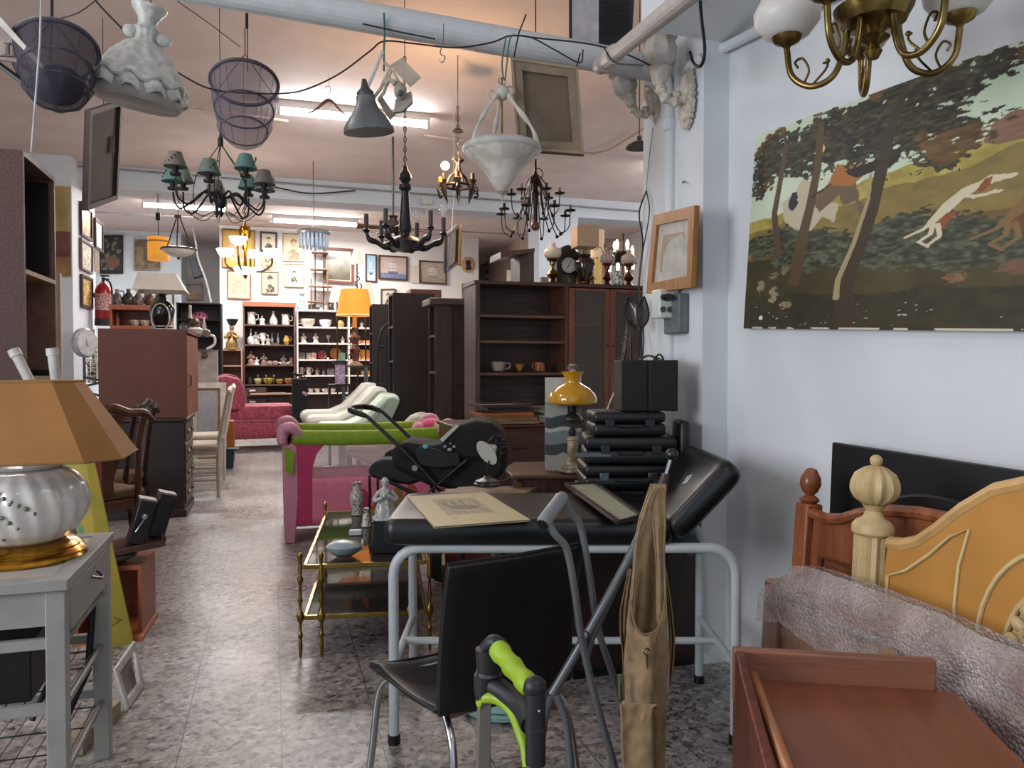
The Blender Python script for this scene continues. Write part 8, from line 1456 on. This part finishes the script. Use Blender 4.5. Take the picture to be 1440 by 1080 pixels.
# ---------------- chandeliers
def chain(p, n, r=.012, mat_=IRON, up_=True):
    b = MB()
    for i in range(n):
        c = Vector(p)+Vector((0, 0, i*r*2.1)); ax = 'xz' if i % 2 else 'yz'; b.tube([c+(q-Vector((0, 0, 0)))*1 for q in [Vector((x_*(.6 if ax == 'xz' else 0), x_*(.6 if ax == 'yz' else 0), z_)) for x_, z_ in ((r*math.cos(a_/8*2*PI), r*1.3*math.sin(a_/8*2*PI)) for a_ in range(8))]], r*.18, 5, True)
    return b
# green-shaded chandelier
c = PT(311, 292, 4.1); t = thing('green_shade_chandelier', 'dark wire chandelier with eight little grey-green clip-on shades', 'chandelier', c); s = 4.1/1080
GS = [mt('5d6a62', .7, var=.1), mt('4c7470', .7, var=.1), mt('6a6560', .7, var=.1)]
part(t, 'stem', MB().tube([(0, 0, -8*s), (0, 0, 30*s)], .008, 8).ball((0, 0, 10*s), (.03, .03, .045), 12).lathe([(0, -14*s), (4*s, -8*s), (0, -2*s)], (0, 0, 0), 12), IRON); part(t, 'top_cap', MB().lathe([(4*s, 86*s), (4*s, 96*s), (2*s, 100*s), (1*s, 112*s)], (0, 0, 0), 14), IRON)
for k in range(9):
    a_ = R(20+k*40); ca, sa = math.cos(a_), math.sin(a_); rr = 62+8*(k % 2); z_ = 24+10*(k % 2); P_ = lambda x, z: (x*ca*s, x*sa*s, z*s)
    part(t, 'arm', MB().tube(bez([P_(4, 12), P_(22, 20), P_(36, 8), P_(52, -4), P_(rr-2, 4), P_(rr, z_-6)], 5), .0055, 8), IRON)
    if k % 2 == 0: part(t, 'bracing_wire', MB().tube(bez([P_(1, 88), P_(12, 72), P_(32, 42), P_(36, 10), P_(30, -6)], 5), .0025, 5), IRON)
    part(t, 'bracing_wire', MB().tube(bez([P_(rr-6, 6), P_(rr-18, -8), P_(30, -16), P_(10, -6)], 5), .0025, 5), IRON)
    part(t, 'candle_cup', MB().lathe([(7*s, z_*s-.012), (7.5*s, z_*s), (4*s, z_*s), (4*s, (z_+10)*s), (0, (z_+10)*s)], P_(rr, 0), 12), IRON)
    sh = part(t, 'shade', MB().lathe([(15*s, (z_+8)*s), (14*s, (z_+11)*s), (8*s, (z_+27)*s)], P_(rr, 0), 20), GS[k % 3], solid=.002)
    bd = MB()
    for j in range(5): bd.ball(Vector(P_(rr, 0))+Vector((13*s*math.cos(a_+.3*j), 13*s*math.sin(a_+.3*j), (z_+10+j*3.5)*s)), .005, 6)
    part(sh, 'beads', bd, IRON)
part(t, 'suspension', MB().tube([(0, 0, 110*s), (0, 0, CEIL-c.z)], .002, 5), IRON)
# black turned wood chandelier
c = PT(570, 344, 5.2); t = thing('black_wood_chandelier', 'black turned-wood chandelier with candle tubes and two clear bulbs on a chain', 'chandelier', c); s = 5.2/1080
BW = mt('1d1c20', .35, var=.1); part(t, 'column', MB().lathe([(r*s, z*s) for r, z in [(0, -12), (8, -10), (24, -6), (26, 2), (20, 8), (8, 12), (7, 16), (9, 20), (9, 30), (7, 50), (5, 74), (9, 78), (8, 84), (5, 86), (9, 92), (8, 98), (4, 104), (3, 110), (0, 110)]], (0, 0, 0), 28), BW)
for k, a_ in enumerate((178, 232, 300, 355, 62, 120)):
    ca, sa = math.cos(R(a_)), math.sin(R(a_)); P_ = lambda x, z: (x*ca*s, x*sa*s, z*s)
    part(t, 'arm', MB().tube(bez([P_(14, 0), P_(28, -4), P_(40, 2), P_(50, 6), P_(54, 16)], 6), [(5.2-2.2*i/24+.8*math.sin(i*.5))*s for i in range(25)], 10), BW); part(t, 'drip_cup', MB().lathe([(3*s, 14*s), (5.5*s, 18*s), (3*s, 20*s)], P_(54, 0), 12), BW); part(t, 'candle_tube', MB().lathe([(3.2*s, 18*s), (3.2*s, 40*s), (0, 40*s)], P_(54, 0), 12), mt('4a3f3a', .5))
    if k in (3, 4): part(t, 'bulb', MB().lathe([(2*s, 40*s), (3*s, 43*s), (6*s, 50*s), (6.5*s, 54*s), (4*s, 59*s), (0, 60*s)], P_(54, 0), 16), mt('e8e8ea', .05, alpha=.35), solid=.001)
part(t, 'chain', chain((0, 0, 112*s), 22, .016, IRON), IRON); part(t, 'flex', MB().tube([(0, 0, 112*s), (0, 0, CEIL-c.z)], .003, 5), IRON)
# iron ring chandelier with glowing bulb
c = PT(644, 262, 6.2); t = thing('iron_ring_chandelier', 'wrought-iron ring chandelier with scrolled spikes and one glowing bulb', 'chandelier', c); s = 6.2/1080; WI = mt('2c2423', .5, .3)
b = MB(); b.tube(arc((0, 0, 0), 19*s, 0, 360, 24, 'xy')[:-1], .010, 8, True); part(t, 'ring', b, WI)
for k in range(6):
    a_ = R(15+60*k); ca, sa = math.cos(a_), math.sin(a_); P_ = lambda x, z: (x*ca*s, x*sa*s, z*s)
    part(t, 'scroll_arm', MB().tube(bez([P_(18, 0), P_(27, -2), P_(32, -8), P_(29, -13), P_(26, -10)], 5), .009, 8), WI); part(t, 'spike', MB().tube([P_(24, 4), P_(22, -6), P_(17, -24)], [4*s, 3.4*s, .002], 8), WI); part(t, 'candle_cup', MB().lathe([(3*s, 0), (6*s, 6*s), (3.4*s, 7*s), (3.4*s, 15*s), (0, 15*s)], P_(24, 0), 10), WI if k % 2 else mt('6a5a50', .5))
for k in range(4): a_ = R(10+90*k); ca, sa = math.cos(a_), math.sin(a_); P_ = lambda x, z: (x*ca*s, x*sa*s, z*s); part(t, 'strap', MB().tube(bez([P_(17, 0), P_(12, 12), P_(4, 20), P_(2, 32), P_(8, 38)], 5), .012, 8), WI)
part(t, 'rod', MB().tube([(0, 0, 0), (0, 0, 36*s)], .004, 6), WI); part(t, 'chain', chain((0, 0, 36*s), 12, .018), WI); part(t, 'canopy', MB().lathe([(8*s, 76*s), (6*s, 79*s), (0, 81*s)], (0, 0, 0), 16), WI); part(t, 'flex', MB().tube([(0, 0, 78*s), (0, 0, CEIL-c.z)], .003, 5), WI)
bp_ = PT(626, 233, 6.1)-c; part(t, 'lit_bulb', MB().ball(bp_, .034, 14), mt('ffc878', .5, emit=22, var=0)); lamp('bulb_glow', 'POINT', c+bp_+Vector((0, -.06, .02)), 24, (1, .62, .3), size=.04); part(t, 'amber_candle', MB().lathe([(2.6*s, 0), (3*s, 5*s), (0, 8*s)], PT(619, 256, 6.1)-c, 10), mt('d0822c', .5, emit=1.2))
# many-armed brown chandelier
c = PT(753, 318, 4.9); t = thing('many_armed_chandelier', 'brown metal chandelier with two tiers of curved arms and a wooden ball', 'chandelier', c); s = 4.9/1080; BM = mt('33261f', .4, .6)
part(t, 'column', MB().lathe([(r*s, z*s) for r, z in [(0, -2), (3, 6), (3, 24), (4, 40), (6, 46), (3, 52), (7, 62), (4, 68), (2, 76), (1.5, 96)]], (0, 0, 0), 16), BM); part(t, 'wooden_ball', MB().ball((0, 0, 0), 6.5*s, 16), mt('6e3a2c', .3)); part(t, 'hook_ring', MB().tube(arc((4*s, 0, 74*s), 7*s, -120, 120, 14), .003, 6), BM)
for tier, (n, rr, zc_, zt_) in enumerate(((8, 50, 18, 0), (6, 34, 44, 0))):
    for k in range(n):
        a_ = R(360/n*k+12+tier*25); ca, sa = math.cos(a_), math.sin(a_); P_ = lambda x, z: (x*ca*s, x*sa*s, z*s)
        part(t, 'arm', MB().tube(bez([P_(1, 74), P_(14, 46+tier*12), P_(rr*.5, 10+tier*24), P_(rr*.72, -10+tier*26), P_(rr*.95, -4+tier*28), P_(rr, zc_)], 5), .0035, 6), BM)
        part(t, 'drip_pan', MB().lathe([(0, 0), (7*s, .5*s), (7.5*s, 2*s), (0, 1.5*s)], Vector(P_(rr, zc_)), 14), BM); part(t, 'candle', MB().lathe([(2*s, 2*s), (2*s, 9*s), (0, 9.5*s)], Vector(P_(rr, zc_)), 10), mt('8a7a70', .5) if k % 2 else BM); part(t, 'drop_ball', MB().ball(P_(rr*.72, -12+tier*26), 2.6*s, 8), BM)
part(t, 'suspension', MB().tube([(0, 0, 94*s), (0, 0, CEIL-c.z)], .004, 5), BM)
# far ones
def bowlpend(name, label, px, py, tt, r, hb, top, mat_, rim, chainn=3):
    c = PT(px, py, tt); s = tt/1080; t = thing(name, label, 'lamp', c); part(t, 'bowl', MB().lathe([(0, -hb*s), (r*.5*s, -hb*.8*s), (r*.85*s, -hb*.4*s), (r*s, 0), (r*.96*s, 0)], (0, 0, 0), 32), mat_, solid=.004); part(t, 'rim', MB().lathe([(r*1.02*s, -1*s), (r*1.06*s, 1.5*s), (r*.9*s, 2.5*s)], (0, 0, 0), 32, flute=(12, .05)), rim)
    for k in range(chainn): a_ = R(30+360/chainn*k); part(t, 'chain', MB().tube([(r*.9*math.cos(a_)*s, r*.9*math.sin(a_)*s, 1*s), (2*math.cos(a_)*s, 2*math.sin(a_)*s, top*s)], .008, 6), rim)
    part(t, 'canopy', MB().lathe([(5*s, (top-1)*s), (5*s, (top+2)*s), (0, (top+3)*s)], (0, 0, 0), 14), rim); part(t, 'finial', MB().ball((0, 0, -(hb+1)*s), .02, 8), rim); part(t, 'flex', MB().tube([(0, 0, top*s), (0, 0, CEIL-c.z)], .004, 5), IRON); return t
bowlpend('bowl_pendant', 'white glass bowl pendant on three chains beside the orange cylinder lamp', 251, 351, 9.6, 22, 11, 46, mt('d8d4cc', .4), mt('3c342e', .4, .4))
c = PT(223, 366, 9.9); s = 9.9/1080; t = thing('orange_cylinder_lamp', 'hanging orange-yellow cylinder lampshade at the left rear', 'lamp', c); part(t, 'shade', MB().lathe([(14*s, 0), (14*s, 32*s)], (0, 0, 0), 28), mt('dc9434', .6, emit=.45, var=.05), solid=.004); part(t, 'band', MB().lathe([(14.3*s, 25*s), (14.3*s, 27*s)], (0, 0, 0), 28), mt('c07c2c', .6), solid=.003); part(t, 'flex', MB().tube([(0, 0, 32*s), (0, 0, CEIL-c.z)], .005, 5), IRON); part(t, 'socket', MB().tube([(0, 0, 56*s), (0, 0, 66*s)], .03, 10), IRON)
# brass lamp with lit white bowls
c = PT(345, 385, 9.0); s = 9.0/1080; t = thing('lit_bowl_chandelier', 'brass chandelier with four lit white bowl shades before the picture wall', 'chandelier', c); LIT = mt('fff4e4', .5, emit=3.2, var=0)
part(t, 'stem', MB().lathe([(0, -8*s), (3*s, -4*s), (2*s, 20*s), (4*s, 40*s), (2*s, 55*s), (6*s, 60*s), (2*s, 66*s), (1*s, 76*s)], (0, 0, 0), 14), GOLD); part(t, 'central_bowl', MB().lathe([(0, -2*s), (10*s, 0), (15*s, 5*s), (16*s, 8*s)], (0, 0, 0), 24), LIT, solid=.004)
for k, (dx, dz, dy) in enumerate(((-27, 30, .1), (-8, 42, -.2), (36, 32, .1), (6, 34, .35))): e_ = Vector((dx*s, dy, dz*s)); part(t, 'arm', MB().tube(bez([Vector((0, 0, 12*s)), Vector((dx*.5*s, dy*.5, 4*s)), Vector((dx*.95*s, dy, 14*s)), e_-Vector((0, 0, 6*s))], 5), .012, 6), BRASS); part(t, 'bowl_shade', MB().lathe([(4*s, -6*s), (9*s, -2*s), (12*s, 5*s)], e_, 20), LIT, solid=.004)
lv = MB()
for k in range(12): a_ = k*PI/6; lv.tube(bez([(0, 0, 60*s), (5*s*math.cos(a_), 5*s*math.sin(a_), 66*s), (7*s*math.cos(a_), 7*s*math.sin(a_), 60*s), (6*s*math.cos(a_), 6*s*math.sin(a_), 50*s)], 4), .008, 5)
part(t, 'gilt_leaves', lv, GOLD); part(t, 'flex', MB().tube([(0, 0, 76*s), (0, 0, CEIL-c.z)], .005, 5), BRASS); lamp('bowl_glow', 'POINT', c+Vector((0, -.1, 45*s)), 9, (1, .9, .75), size=.15)
# crystal lamp
c = PT(441, 330, 9.4); s = 9.4/1080; t = thing('crystal_drum_chandelier', 'small drum chandelier hung with clear blue-white crystal strips', 'chandelier', c); CR = mt('b8c8d8', .1, alpha=.8, emit=.12); part(t, 'ring', MB().lathe([(22*s, 0), (23*s, 3*s), (20*s, 6*s), (8*s, 8*s), (0, 9*s)], (0, 0, 0), 32), mt('8f9698', .3, .5))
for k in range(22): a_ = 2*PI*k/22; part(t, 'crystal_strip', MB().box((20*s*math.cos(a_), 20*s*math.sin(a_), -9*s), (.030, .008, 18*s), Euler((0, 0, a_+PI/2)).to_matrix()), CR)
for k in range(10): a_ = 2*PI*k/10; part(t, 'crystal_strip', MB().box((10*s*math.cos(a_), 10*s*math.sin(a_), -13*s), (.03, .008, 16*s), Euler((0, 0, a_+PI/2)).to_matrix()), CR)
part(t, 'stem', MB().tube([(0, 0, -18*s), (0, 0, CEIL-c.z)], .006, 6), STEEL)
# ceiling fan
c = PT(553, 322, 8.4); s = 8.4/1080; t = thing('ceiling_fan', 'dark ceiling fan with reddish blades behind the black chandelier', 'fan', c); part(t, 'motor', MB().lathe([(0, -12*s), (10*s, -10*s), (13*s, -3*s), (14*s, 2*s), (9*s, 8*s), (5*s, 14*s), (7*s, 18*s), (0, 20*s)], (0, 0, 0), 24), mt('2c2422', .3, .5))
for k in range(4): a_ = R(12+90*k); M = Matrix.Rotation(a_, 3, 'Z'); bl = part(t, 'blade', MB().ext([M @ Vector(q)*s for q in ((18, -5, -1), (52, -8, -3), (54, 6, 1), (18, 5, 1))], (0, 0, .01)), mt('5a3428', .4)); part(bl, 'blade_iron', MB().ext([M @ Vector(q)*s for q in ((8, -2, 0), (22, -3, 0), (22, 3, 0), (8, 2, 0))], (0, 0, .012)), BRASS)
for k in range(3): a_ = R(200+60*k); part(t, 'light_cup', MB().lathe([(2*s, 0), (6*s, -7*s), (7*s, -9*s)], Vector((9*s*math.cos(a_), 9*s*math.sin(a_), -8*s)), 14), mt('6a5a50', .3), solid=.003)
part(t, 'downrod', MB().tube([(0, 0, 18*s), (0, 0, CEIL-c.z)], .012, 8), IRON)
one('ceiling_switch_box', 'small white junction box with cable on the cross beam by the hanging frame', 'box', MB().box(PY(600, 282, 10.63), (.14, .05, .10)).tube([PY(600, 290, 10.62), PY(599, 308, 10.62), PY(588, 310, 10.6)], .012, 6), WPLA)
one('hanging_saucer_lamp', 'small dark saucer lamp peeping out at the left edge of the pillar', 'lamp', MB().lathe([(0, .02), (.03, .02), (.065, 0), (.07, -.012), (0, -.01)], PY(899, 205, 3.6), 20).tube([PY(899, 203, 3.6), PY(899, 192, 3.6)], .012, 8).tube([PY(899, 192, 3.6), Vector((PY(899, 192, 3.6).x, 3.6, CEIL))], .003, 5), mt('3a302c', .4))
one('black_wall_cable', 'thin dark wire drooping along the cross beam from the green-shaded chandelier', 'cable', MB().tube(bez([PY(350, 253, 10.6), PY(400, 266, 10.6), PY(440, 272, 10.6), PY(500, 268, 10.6)], 6), .01, 6), IRON)
